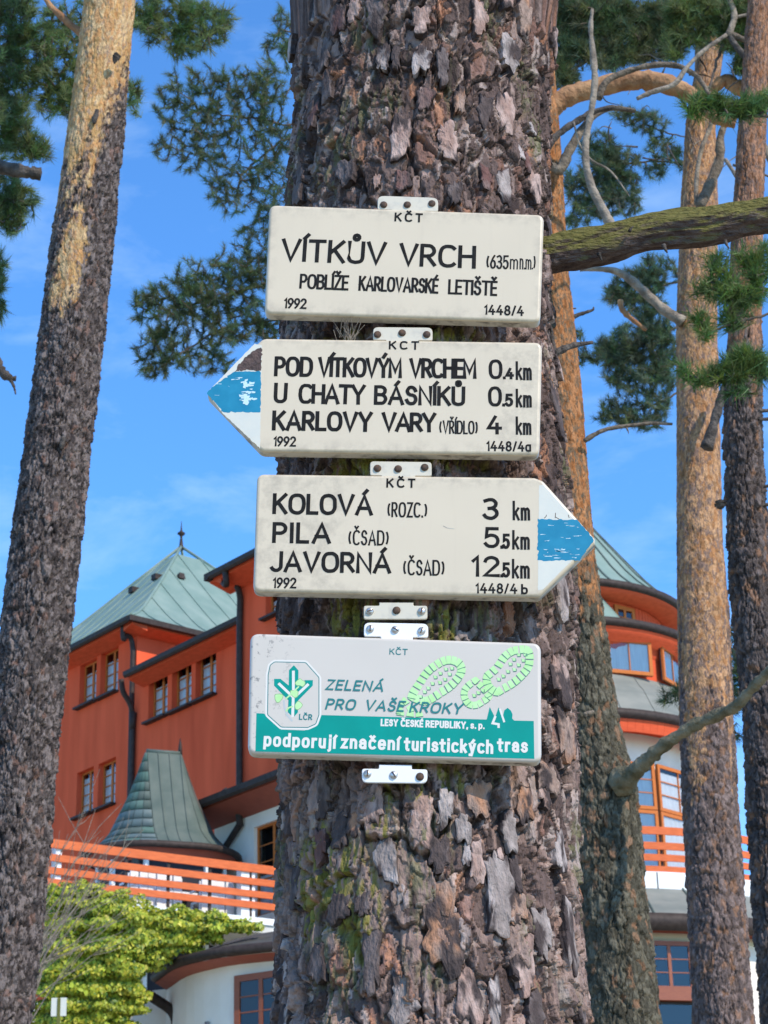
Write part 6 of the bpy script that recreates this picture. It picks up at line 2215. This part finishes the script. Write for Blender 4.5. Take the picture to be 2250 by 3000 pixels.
class Sign:
    def __init__(s, label, outline, top, radii, m, name='trail_sign', depth=.022, group='trail signs on the trunk'):
        P = [atY(*q, YS) for q in outline]
        s.C = sum(P, Vector()) / len(P)
        a, c = atY(*top[0], YS), atY(*top[1], YS)
        s.a = math.atan2(c.z - a.z, c.x - a.x)
        s.root = thing(name, label, 'sign', s.C, (0, -s.a, 0), group)
        poly = [Vector(s.l(*q)) for q in outline]
        area = sum(poly[i - 1].x * poly[i].y - poly[i].x * poly[i - 1].y for i in range(len(poly)))
        if area < 0:
            poly.reverse()
            radii = list(reversed(radii)) if hasattr(radii, '__len__') else radii
        rp = round_poly(poly, radii)
        s.poly = rp
        rings = [(inset(rp, .0055), 0.0), (inset(rp, .0030), .0006), (inset(rp, .0010), .0024), (rp, .0055), (rp, depth), (inset(rp, .004), depth + .001)]
        n = len(rp)
        v, f = [], []
        for r_, y in rings:
            v += [(p.x, y, p.y) for p in r_]
        f.append(tuple(range(n)))
        for k in range(len(rings) - 1):
            f += [(k * n + i, (k + 1) * n + i, (k + 1) * n + (i + 1) % n, k * n + (i + 1) % n) for i in range(n)]
        f.append(tuple(reversed([(len(rings) - 1) * n + i for i in range(n)])))
        o = part('plate', v, f, m, s.root)
        me = o.data
        sm_ = np.zeros(len(me.polygons), dtype=bool)
        sm_[1:1 + 3 * n] = True
        me.polygons.foreach_set('use_smooth', sm_)
        me.materials.append(M['edge_dirt'])
        for p_ in me.polygons[1 + 3 * n:1 + 4 * n]:
            if p_.normal.z < -.5:
                p_.material_index = 1
        s.plate = o

    def l(s, u, v):
        p = atY(u, v, YS) - s.C
        ca, sa = math.cos(s.a), math.sin(s.a)
        return (p.x * ca + p.z * sa, -p.x * sa + p.z * ca)

    def text(s, F, txt, x0, x1, yb, h, m=None, **k):
        a = s.l(*F(x0, yb))
        c = s.l(*F(x1, yb))
        e = s.l(*F(x0, yb - h))
        return lettering(s.root, txt, a[0], a[1], c[0] - a[0], (e[1] - a[1]), m or M['ink'], **k)

    def sheet(s, F, pts, m, name, y=-.0006, r=0.0, ragged=0.0, px=True, seed=1):
        poly = [Vector(s.l(*F(*q))) for q in pts] if px else [Vector(q) for q in pts]
        area = sum(poly[i - 1].x * poly[i].y - poly[i].x * poly[i - 1].y for i in range(len(poly)))
        if area < 0:
            poly.reverse()
        if r:
            poly = round_poly(poly, r)
        if ragged:
            rg = random.Random(seed)
            out = []
            for i in range(len(poly)):
                a, c = poly[i], poly[(i + 1) % len(poly)]
                k = max(1, int((c - a).length / .003))
                for j in range(k):
                    out.append(a.lerp(c, j / k) + Vector((rg.gauss(0, ragged), rg.gauss(0, ragged))))
            poly = out
        return part(name, [(p.x, y * YK, p.y) for p in poly], [tuple(range(len(poly)))], m, s.root)

    def strip(s, F, pts, w, m, name='line', y=-.0010):
        pl2 = [s.l(*F(*q)) for q in pts]
        rb = ribbon(pl2, w)
        v = []
        for p, q in rb:
            v += [(p.x, y * YK, p.y), (q.x, y * YK, q.y)]
        return part(name, v, [(2 * i, 2 * i + 1, 2 * i + 3, 2 * i + 2) for i in range(len(rb) - 1)], m, s.root)

    def tab(s, F, xl, xr, yfar, ynear, nl, nr, ysign, screws, chamfer=.012, y=.010, m=None, slope=0.0, rust=()):
        """T-shaped fixing tab: two ears and a neck, three screws"""
        q = lambda x, yy: Vector(s.l(*F(x, yy + slope * (x - xl))))
        poly = [q(xl, yfar), q(xr, yfar), q(xr, ynear), q(nr, ynear), q(nr, ysign), q(nl, ysign), q(nl, ynear), q(xl, ynear)]
        area = sum(poly[i - 1].x * poly[i].y - poly[i].x * poly[i - 1].y for i in range(len(poly)))
        rr2 = [chamfer, chamfer, .004, .002, .0005, .0005, .002, .004]
        if area < 0:
            poly.reverse()
            rr2.reverse()
        rp = round_poly(poly, rr2, 4)
        n = len(rp)
        v = [(p.x, y, p.y) for p in inset(rp, .0008)] + [(p.x, y + .001, p.y) for p in rp] + [(p.x, y + .004, p.y) for p in rp]
        f = [tuple(range(n))] + [(k * n + i, (k + 1) * n + i, (k + 1) * n + (i + 1) % n, k * n + (i + 1) % n) for k in range(2) for i in range(n)]
        b_ = part('fixing_tab', v, f, m or M['tab_white'], s.root)
        for k, (x, yy) in enumerate(screws):
            c = s.l(*F(x, yy))
            r = .0062
            mb = MB()
            rusty = k in rust
            m_ = M['rusty_screw'] if rusty else M['screw']
            prof_ = [(r * 1.0, y + .001), (r * 1.0, y - .0015), (r * .8, y - .0032), (r * .3, y - .0038)]
            vv = []
            for (rr3, yy2) in prof_:
                for i in range(14):
                    a = 2 * PI * i / 14
                    vv.append((c[0] + rr3 * math.cos(a), yy2, c[1] + rr3 * math.sin(a)))
            ff = [(i + 14 * j, 14 * j + (i + 1) % 14, 14 * (j + 1) + (i + 1) % 14, 14 * (j + 1) + i) for j in range(3) for i in range(14)] + [tuple(range(42, 56))]
            ff = [tuple(reversed(q_)) for q_ in ff]
            a = random.uniform(0, PI)
            mb.add(vv, ff)
            o = mb.part('screw', m_, b_, True)
            if not rusty:
                ca, sa = math.cos(a) * r * .8, math.sin(a) * r * .8
                wx_, wz_ = -math.sin(a) * .0009, math.cos(a) * .0009
                yv = y - .0042
                part('screw_slot', [(c[0] - ca - wx_, yv, c[1] - sa - wz_), (c[0] + ca - wx_, yv, c[1] + sa - wz_), (c[0] + ca + wx_, yv, c[1] + sa + wz_), (c[0] - ca + wx_, yv, c[1] - sa + wz_)], [(0, 1, 2, 3)], M['rusty_screw'], o)
        return b_


# bottom rims stay 13 px above the measured outline: the flange fills the rest
s1 = Sign('cream summit sign lettered VÍTKŮV VRCH, topmost on the trunk', [S1(115, 130), S1(1450, 178), S1(1432, 702), S1(90, 660)], (S1(115, 130), S1(1450, 178)), .013, M['cream'])
s1.tab(S1, 640, 935, 72, 140, 712, 866, 156, [(670, 118), (785, 118), (905, 112)], .011, slope=.035, rust=(0, 1, 2))
s1.text(S1, 'K Č T', 722, 860, 214, 44, wt_=.17, space=.3)
s1.text(S1, 'VÍTKŮV', 168, 682, 407, 112, wt_=.135)
s1.text(S1, 'VRCH', 742, 1118, 430, 112, wt_=.135)
s1.text(S1, '(635', 1168, 1278, 443, 68, wt_=.11, gap=.24)
s1.text(S1, 'm', 1283, 1323, 446, 78, wt_=.068)
s1.text(S1, 'n', 1330, 1349, 447, 78, wt_=.068)
s1.text(S1, '.', 1352, 1358, 447, 78, wt_=.07)
s1.text(S1, 'm', 1359, 1388, 447, 78, wt_=.06)
s1.text(S1, '.', 1390, 1396, 447, 78, wt_=.07)
s1.text(S1, ')', 1396, 1408, 447, 72, wt_=.085)
s1.text(S1, 'POBLÍŽE', 259, 500, 541, 74, wt_=.13)
s1.text(S1, 'KARLOVARSKÉ', 546, 937, 551, 74, wt_=.13)
s1.text(S1, 'LETIŠTĚ', 982, 1223, 568, 74, wt_=.13)
s1.text(S1, '1992', 184, 295, 636, 52, wt_=.15)
s1.text(S1, '1448/4', 1158, 1352, 667, 50, wt_=.15, gap=.3)

s2 = Sign('cream arrow sign pointing left, first line POD VÍTKOVÝM VRCHEM', [S2(305, 41), S2(1436, 57), S2(1425, 516), S2(298, 500), S2(70, 262)], (S2(325, 41), S2(1437, 57)), [.016, .013, .013, .016, .012], M['cream'], name='arrow_sign')
s2.tab(S1, 618, 908, 712, 776, 682, 838, 792, [(640, 750), (760, 742), (880, 750)], .009, slope=.01, rust=(0, 1, 2))
s2.text(S1, 'K C T', 695, 842, 836, 42, wt_=.17, space=.3)
s2.text(S1, 'POD', 136, 326, 967, 98, wt_=.15)
s2.text(S1, 'VÍTKOVÝM', 348, 760, 970, 98, wt_=.15, gap=.17)
s2.text(S1, 'VRCHEM', 793, 1122, 975, 98, wt_=.15, gap=.17)
s2.text(S1, '0', 1180, 1248, 980, 96, wt_=.14)
s2.text(S1, '.4', 1250, 1304, 981, 56, wt_=.2)
s2.text(S1, 'km', 1312, 1391, 985, 92, wt_=.105, gap=.30)
s2.text(S1, 'U', 134, 201, 1097, 100, wt_=.15)
s2.text(S1, 'CHATY', 254, 581, 1100, 98, wt_=.15, gap=.15)
s2.text(S1, 'BÁSNÍKŮ', 622, 1067, 1105, 96, wt_=.15)
s2.text(S1, '0', 1177, 1245, 1113, 98, wt_=.14)
s2.text(S1, '.5', 1246, 1300, 1114, 64, wt_=.19)
s2.text(S1, 'km', 1312, 1391, 1118, 92, wt_=.105, gap=.30)
s2.text(S1, 'KARLOVY', 126, 616, 1230, 98, wt_=.16)
s2.text(S1, 'VARY', 658, 926, 1236, 96, wt_=.16, gap=.14)
s2.text(S1, '(VŘÍDLO)', 940, 1128, 1246, 66, wt_=.105, gap=.30)
s2.text(S1, '4', 1172, 1246, 1248, 92, wt_=.15)
s2.text(S1, 'km', 1312, 1389, 1251, 90, wt_=.105, gap=.30)
s2.text(S1, '1992', 134, 244, 1307, 50, wt_=.15)
s2.text(S1, '1448/4ä', 1170, 1387, 1330, 50, wt_=.15, gap=.3)
s2.sheet(S2, [(300, 70), (293, 490), (140, 345), (86, 272), (86, 256), (160, 178), (270, 66)], M['pale_blue'], 'pale_field', -.0005, ragged=.0003)
s2.sheet(S2, [(188, 178), (295, 176), (296, 343), (146, 342), (76, 264), (90, 248)], M['blue'], 'blue_band', -.0009, ragged=.0006, seed=2)
s2.sheet(S2, [(190, 176), (197, 158), (245, 112), (276, 88), (299, 80), (300, 120), (296, 175), (250, 173)], M['rust_brown'], 'bare_patch', -.0012, ragged=.0010, seed=4)
rg = random.Random(12)
for k in range(34):
    if rg.random() < .6:
        x, y, w, h = rg.uniform(205, 262), rg.uniform(196, 300), rg.uniform(5, 34), rg.uniform(2, 9)
    else:
        x, y, w, h = rg.uniform(100, 280), rg.choice([205, 232, 268, 300]) + rg.uniform(-6, 6), rg.uniform(4, 38), rg.uniform(.8, 2.6)
    s2.sheet(S2, [(x, y), (x + w, y + rg.uniform(-3, 3)), (x + w * .9, y + h), (x + w * .1, y + h * rg.uniform(.6, 1.6))], M['scratch'], 'scratch', -.0014 - k * .00002, ragged=.0004, seed=k)
for k in range(6):
    x, y, w, h = rg.uniform(226, 242), rg.uniform(190, 295), rg.uniform(6, 12), rg.uniform(18, 40)
    s2.sheet(S2, [(x, y), (x + w, y + 4), (x + w * .6, y + h), (x - 4, y + h * .9)], M['scratch'], 'scratch', -.0022 - k * .00002, ragged=.0007, seed=50 + k)

s3 = Sign('cream arrow sign pointing right, first line KOLOVÁ', [S2(280, 590), S2(1405, 605), S2(1440, 618), S2(1650, 852), S2(1650, 872), S2(1425, 1090), S2(1390, 1090), S2(264, 1068)], (S2(290, 590), S2(1405, 605)), [.013, .012, .012, .004, .004, .012, .012, .013], M['cream'], name='arrow_sign')
s3.tab(S2, 738, 988, 530, 588, 786, 920, 600, [(768, 560), (852, 562), (960, 556)], .006, slope=.012, rust=(0, 1, 2))
s3.tab(S4, 606, 916, 178, 112, 682, 848, 96, [(636, 140), (766, 136), (888, 140)], .004, slope=.0, rust=(1,))
s3.text(S2, 'K Č T', 804, 922, 648, 38, wt_=.17, space=.3)
s3.text(S2, 'KOLOVÁ', 342, 750, 756, 86, wt_=.15)
s3.text(S2, '(ROZC.)', 808, 970, 768, 62, wt_=.105, gap=.30)
s3.text(S2, '3', 1194, 1260, 779, 90, wt_=.14)
s3.text(S2, 'km', 1316, 1387, 781, 80, wt_=.105, gap=.30)
s3.text(S2, 'PILA', 341, 580, 873, 86, wt_=.15, gap=.3)
s3.text(S2, '(ČSAD)', 650, 814, 881, 62, wt_=.105, gap=.30)
s3.text(S2, '5', 1198, 1264, 893, 86, wt_=.14)
s3.text(S2, '.5', 1266, 1306, 896, 62, wt_=.17, gap=.16)
s3.text(S2, 'km', 1314, 1386, 899, 80, wt_=.105, gap=.30)
s3.text(S2, 'JAVORNÁ', 332, 824, 990, 86, wt_=.15)
s3.text(S2, '(ČSAD)', 872, 1040, 1003, 64, wt_=.105, gap=.30)
s3.text(S2, '12', 1150, 1264, 1009, 86, wt_=.14, gap=.3)
s3.text(S2, '.5', 1266, 1306, 1012, 62, wt_=.17, gap=.16)
s3.text(S2, 'km', 1313, 1386, 1016, 80, wt_=.105, gap=.30)
s3.text(S2, '1992', 344, 440, 1055, 44, wt_=.15)
s3.text(S2, '1448/4', 1166, 1335, 1076, 42, wt_=.15, gap=.3)
s3.text(S2, 'b', 1350, 1378, 1080, 42, wt_=.17)
s3.sheet(S2, [(1423, 640), (1440, 636), (1628, 846), (1632, 862), (1620, 878), (1440, 1060), (1418, 1064)], M['pale_blue'], 'pale_field', -.0005, ragged=.0002)
s3.sheet(S2, [(1418, 774), (1470, 778), (1578, 778), (1630, 838), (1645, 862), (1586, 944), (1500, 942), (1440, 946), (1418, 942)], M['blue'], 'blue_band', -.0009, ragged=.0006, seed=9)
for k in range(34):
    x, y, w, h = rg.uniform(1425, 1590), rg.choice([800, 850, 908, 925]) + rg.uniform(-14, 14), rg.uniform(4, 36), rg.uniform(.8, 2.4)
    if x + w > 1640 - abs(y - 862) * .8:
        continue
    s3.sheet(S2, [(x, y), (x + w, y + rg.uniform(-2, 2)), (x + w * .9, y + h), (x + w * .1, y + h)], M['scratch'], 'scratch', -.0014 - k * .00002, ragged=.0003, seed=k)
s3.strip(S2, [(1035, 803), (1050, 811), (1080, 815)], .0009, M['edge_dirt'], 'scratch')
for p_ in ([(1444, 772), (1452, 764), (1453, 758)], [(1488, 772), (1490, 750)], [(1488, 766), (1505, 776)], [(1545, 770), (1541, 758)]):
    s3.strip(S2, p_, .0010, M['rusty_screw'], 'hairline_crack', -.0011)

s4 = Sign('white and teal sponsor sign with green boot prints, lowest on the trunk', [S4(55, 255), S4(1468, 303), S4(1471, 886), S4(42, 842)], (S4(55, 255), S4(1468, 303)), .014, M['white_sign'])
s4.tab(S4, 607, 920, 194, 262, 690, 845, 275, [(638, 226), (760, 230), (888, 236)], .009, slope=.018, m=M['white_paint'])
s4.tab(S4, 597, 916, 974, 906, 680, 840, 885, [(624, 932), (752, 938), (880, 946)], .009, slope=.012, m=M['white_paint'], rust=(2,))
s4.text(S4, 'KČT', 731, 820, 361, 30, M['teal_dark'], wt_=.13, gap=.28)
# teal ground with the tree silhouettes
s4.sheet(S4, [(85, 646), (122, 648), (205, 726), (320, 730), (372, 705), (400, 655), (1204, 677), (1219, 616), (1245, 668), (1262, 617), (1282, 665), (1290, 632), (1306, 620), (1322, 634), (1330, 652), (1328, 672), (1338, 682), (1433, 684), (1436, 868), (80, 832)], M['teal'], 'teal_ground', -.0005)
s4.strip(S4, [(1247, 660), (1233, 695), (1262, 700), (1262, 718)], .0035, M['print_white'], 'print_line', -.0009)
s4.strip(S4, [(1268, 624), (1290, 690)], .003, M['print_white'], 'print_line', -.00094)
# emblem: outlined badge, arrow cross, lime leaves
bd = [(172, 395), (325, 398), (391, 472), (391, 655), (375, 700), (335, 718), (205, 716), (137, 655), (140, 460), (150, 412)]
pb_ = [Vector(s4.l(*S4(*q))) for q in bd]
area = sum(pb_[i - 1].x * pb_[i].y - pb_[i].x * pb_[i - 1].y for i in range(len(pb_)))
if area < 0:
    pb_.reverse()
rp = round_poly(pb_, .006, 4)
s4.sheet(None, [tuple(p) for p in inset(rp, -.003)], M['print_white'], 'badge_rim', -.0007, px=False)
s4.sheet(None, [tuple(p) for p in rp], M['teal_dark'], 'badge_outline', -.0009, px=False)
s4.sheet(None, [tuple(p) for p in inset(rp, .0013)], M['white_sign'], 'badge_ground', -.0011, px=False)
s4.sheet(T2, [(393, 235), (446, 180), (496, 238), (494, 400), (565, 342), (652, 342), (650, 402), (494, 560), (490, 690), (442, 745), (380, 690), (386, 560), (232, 402), (232, 328), (302, 328), (390, 400)], M['teal'], 'arrow_cross', -.0013)
for q in ([(441, 240), (441, 470), (433, 742)], [(280, 376), (432, 520)], [(604, 384), (455, 525)]):
    s4.strip(T2, q, .0042, M['print_white'], 'print_line', -.0015 - .00003 * len(q))
for k, q in enumerate(([(512, 318), (540, 345), (568, 352), (572, 385), (545, 420), (512, 402), (470, 402), (452, 372), (480, 345)], [(405, 450), (440, 452), (480, 448), (496, 470), (492, 520), (460, 538), (430, 520), (408, 490)],
                       [(236, 492), (300, 488), (338, 502), (322, 545), (290, 585), (258, 588), (240, 550)], [(490, 562), (520, 580), (546, 610), (520, 645), (486, 668), (458, 655), (455, 610), (470, 585)])):
    s4.sheet(T2, q, M['leaf_line'], 'leaf_outline', -.0017, r=.003)
    cx_, cy_ = sum(p[0] for p in q) / len(q), sum(p[1] for p in q) / len(q)
    s4.sheet(T2, [(cx_ + (x - cx_) * .88, cy_ + (y - cy_) * .88) for x, y in q], M['pale_green'], 'printed_leaf', -.0019, r=.003)
s4.strip(T2, [(338, 560), (345, 640), (375, 720), (430, 785)], .0030, M['grey_print'], 'print_line', -.0018)
s4.strip(T2, [(360, 680), (390, 640), (440, 625)], .0024, M['pale_green'], 'print_line', -.0020)
s4.strip(T2, [(500, 410), (455, 455), (360, 545)], .0024, M['pale_green'], 'print_line', -.0021)
s4.text(T2, 'LČR', 500, 645, 770, 64, M['teal_dark'], wt_=.16, gap=.34, y=-.0022)


# boot prints: lugs round the edge, little studs inside
def boot(F, outline, studs, n, inner=.62, off=0.0, skip=None, m=None):
    P = [Vector(p) for p in smooth_path(outline + [outline[0]], 8)][:-1]
    c = sum(P, Vector((0, 0))) / len(P)
    per = [0]
    for i in range(len(P)):
        per.append(per[-1] + (P[(i + 1) % len(P)] - P[i]).length)

    def at(s2_):
        s2_ = s2_ % per[-1]
        i = max(k for k in range(len(per)) if per[k] <= s2_)
        i = min(i, len(P) - 1)
        t_ = (s2_ - per[i]) / max(per[i + 1] - per[i], 1e-6)
        return P[i].lerp(P[(i + 1) % len(P)], t_)
    gmb, dmb = MB(), MB()
    for k in range(n):
        a, b2 = per[-1] * (k + .08) / n, per[-1] * (k + .90) / n
        p, q = at(a), at(b2)
        e = (q - p).normalized()
        nn_ = Vector((-e.y, e.x))
        if nn_.dot(c - p) < 0:
            nn_ = -nn_
        dep = min(62 * off, 120)
        pi, qi = p + nn_ * dep + e * dep * .0, q + nn_ * dep
        w = (q - p).length
        if ((pi - c).length > (p - c).length):
            pi, qi = p.lerp(c, .35), q.lerp(c, .35)
        # taper where the edge is strongly curved
        quad = [p, q, qi.lerp(pi, .12), pi.lerp(qi, .12)]
        v = [s4.l(*F(*x)) for x in quad]
        gmb.add([(x, -.0003 - .00003 * (k % 6), z) for x, z in v], [(0, 1, 2, 3)])
        gmb.f[-1] = gmb.f[-1] if (v[1][0] - v[0][0]) * (v[2][1] - v[0][1]) - (v[1][1] - v[0][1]) * (v[2][0] - v[0][0]) > 0 else tuple(reversed(gmb.f[-1]))
        # dark lower edge of the lug
        edges = [(quad[0], quad[1]), (quad[1], quad[2]), (quad[2], quad[3]), (quad[3], quad[0])]
        lug_c = sum(quad, Vector((0, 0))) / 4
        for j, (x, y) in enumerate(edges):
            mid = (x + y) / 2 - lug_c
            if mid.y > 4 and abs(mid.y) > abs(mid.x) * .7:
                vv = ribbon([s4.l(*F(*x)), s4.l(*F(*y))], .0009)
                o_v = []
                for r1_, r2_ in vv:
                    o_v += [(r1_.x, -.00055 - .00002 * (k % 7), r1_.y), (r2_.x, -.00055 - .00002 * (k % 7), r2_.y)]
                dmb.add(o_v, [(0, 1, 3, 2)])
    for (x, y) in studs:
        q = [Vector((x - 20, y - 18)), Vector((x + 20, y - 8)), Vector((x + 24, y + 20)), Vector((x - 10, y + 22))]
        v = [s4.l(*F(*w)) for w in q]
        gmb.add([(a, -.00052, z) for a, z in v], [(3, 2, 1, 0)])
        vv = ribbon([s4.l(*F(*q[3])), s4.l(*F(*q[2])), s4.l(*F(*q[1]))], .0009)
        o_v = []
        for r1_, r2_ in vv:
            o_v += [(r1_.x, -.0007, r1_.y), (r2_.x, -.0007, r2_.y)]
        dmb.add(o_v, [(0, 1, 3, 2), (2, 3, 5, 4)])
    o = gmb.part('boot_print', M['pale_green'], s4.root)
    dmb.part('print_edge', M['print_edge'], o)


boot(T1, [(640, 262), (740, 300), (790, 390), (770, 490), (660, 620), (540, 700), (450, 760), (350, 800), (180, 740), (170, 670), (260, 530), (350, 400), (470, 310), (560, 268)],
     [(640, 395), (575, 405), (615, 460), (515, 450), (565, 515), (460, 490), (510, 550), (430, 560), (385, 610), (345, 650), (300, 700)], 25, off=1.45)
boot(T1, [(1290, 165), (1440, 150), (1515, 210), (1515, 380), (1440, 490), (1330, 590), (1210, 660), (1130, 700), (1040, 660), (980, 570), (985, 460), (1090, 370), (1190, 230)],
     [(1360, 250), (1430, 245), (1310, 300), (1410, 310), (1270, 350), (1360, 360), (1315, 410), (1245, 430), (1195, 480), (1145, 515)], 24, off=1.4)
boot(T1, [(900, 485), (960, 540), (1060, 650), (1080, 720), (990, 790), (900, 835), (800, 815), (740, 720), (745, 620), (800, 550)],
     [(880, 690), (925, 660), (970, 635)], 15, off=1.2)
boot(T1, [(120, 700), (180, 760), (220, 850), (330, 900), (300, 930), (150, 915), (40, 900), (60, 820), (90, 760)], [], 8, off=.9)
it = dict(shear=.22, wt_=.155, gap=.30, wob=0)
s4.text(S4, 'ZELENÁ', 418, 700, 533, 52, M['teal_dark'], y=-.0030, **it)
s4.text(S4, 'PRO', 418, 562, 628, 54, M['teal_dark'], y=-.0030, **it)
s4.text(S4, 'VAŠE', 608, 800, 634, 54, M['teal_dark'], y=-.0030, **it)
s4.text(S4, 'KROKY', 826, 1082, 643, 54, M['teal_dark'], y=-.0030, **it)
wb_ = dict(wt_=.22, gap=.40, wob=0)
s4.text(S4, 'LESY', 688, 773, 709, 36, M['print_white'], **wb_)
s4.text(S4, 'ČESKÉ', 785, 896, 712, 36, M['print_white'], **wb_)
s4.text(S4, 'REPUBLIKY,', 906, 1114, 716, 36, M['print_white'], **wb_)
s4.text(S4, 's. p.', 1124, 1194, 722, 36, M['print_white'], wt_=.2, gap=.40, wob=0, space=.3)
wb_ = dict(wt_=.185, gap=.40, wob=0)
s4.text(S4, 'podporují', 118, 470, 808, 70, M['print_white'], **wb_)
s4.text(S4, 'značení', 494, 780, 818, 70, M['print_white'], **wb_)
s4.text(S4, 'turistických', 803, 1236, 830, 70, M['print_white'], **wb_)
s4.text(S4, 'tras', 1256, 1404, 834, 70, M['print_white'], **wb_)

print('HOTEL', [round(x, 2) for x in (*HO, xe, ze, HA, ZA, Z2, Z3, Z4, zb, HT, deck_z, zf, HC, z_e1, z_e2, z_r3, z_e3, zdk, zg1)], 'plates', len(full))
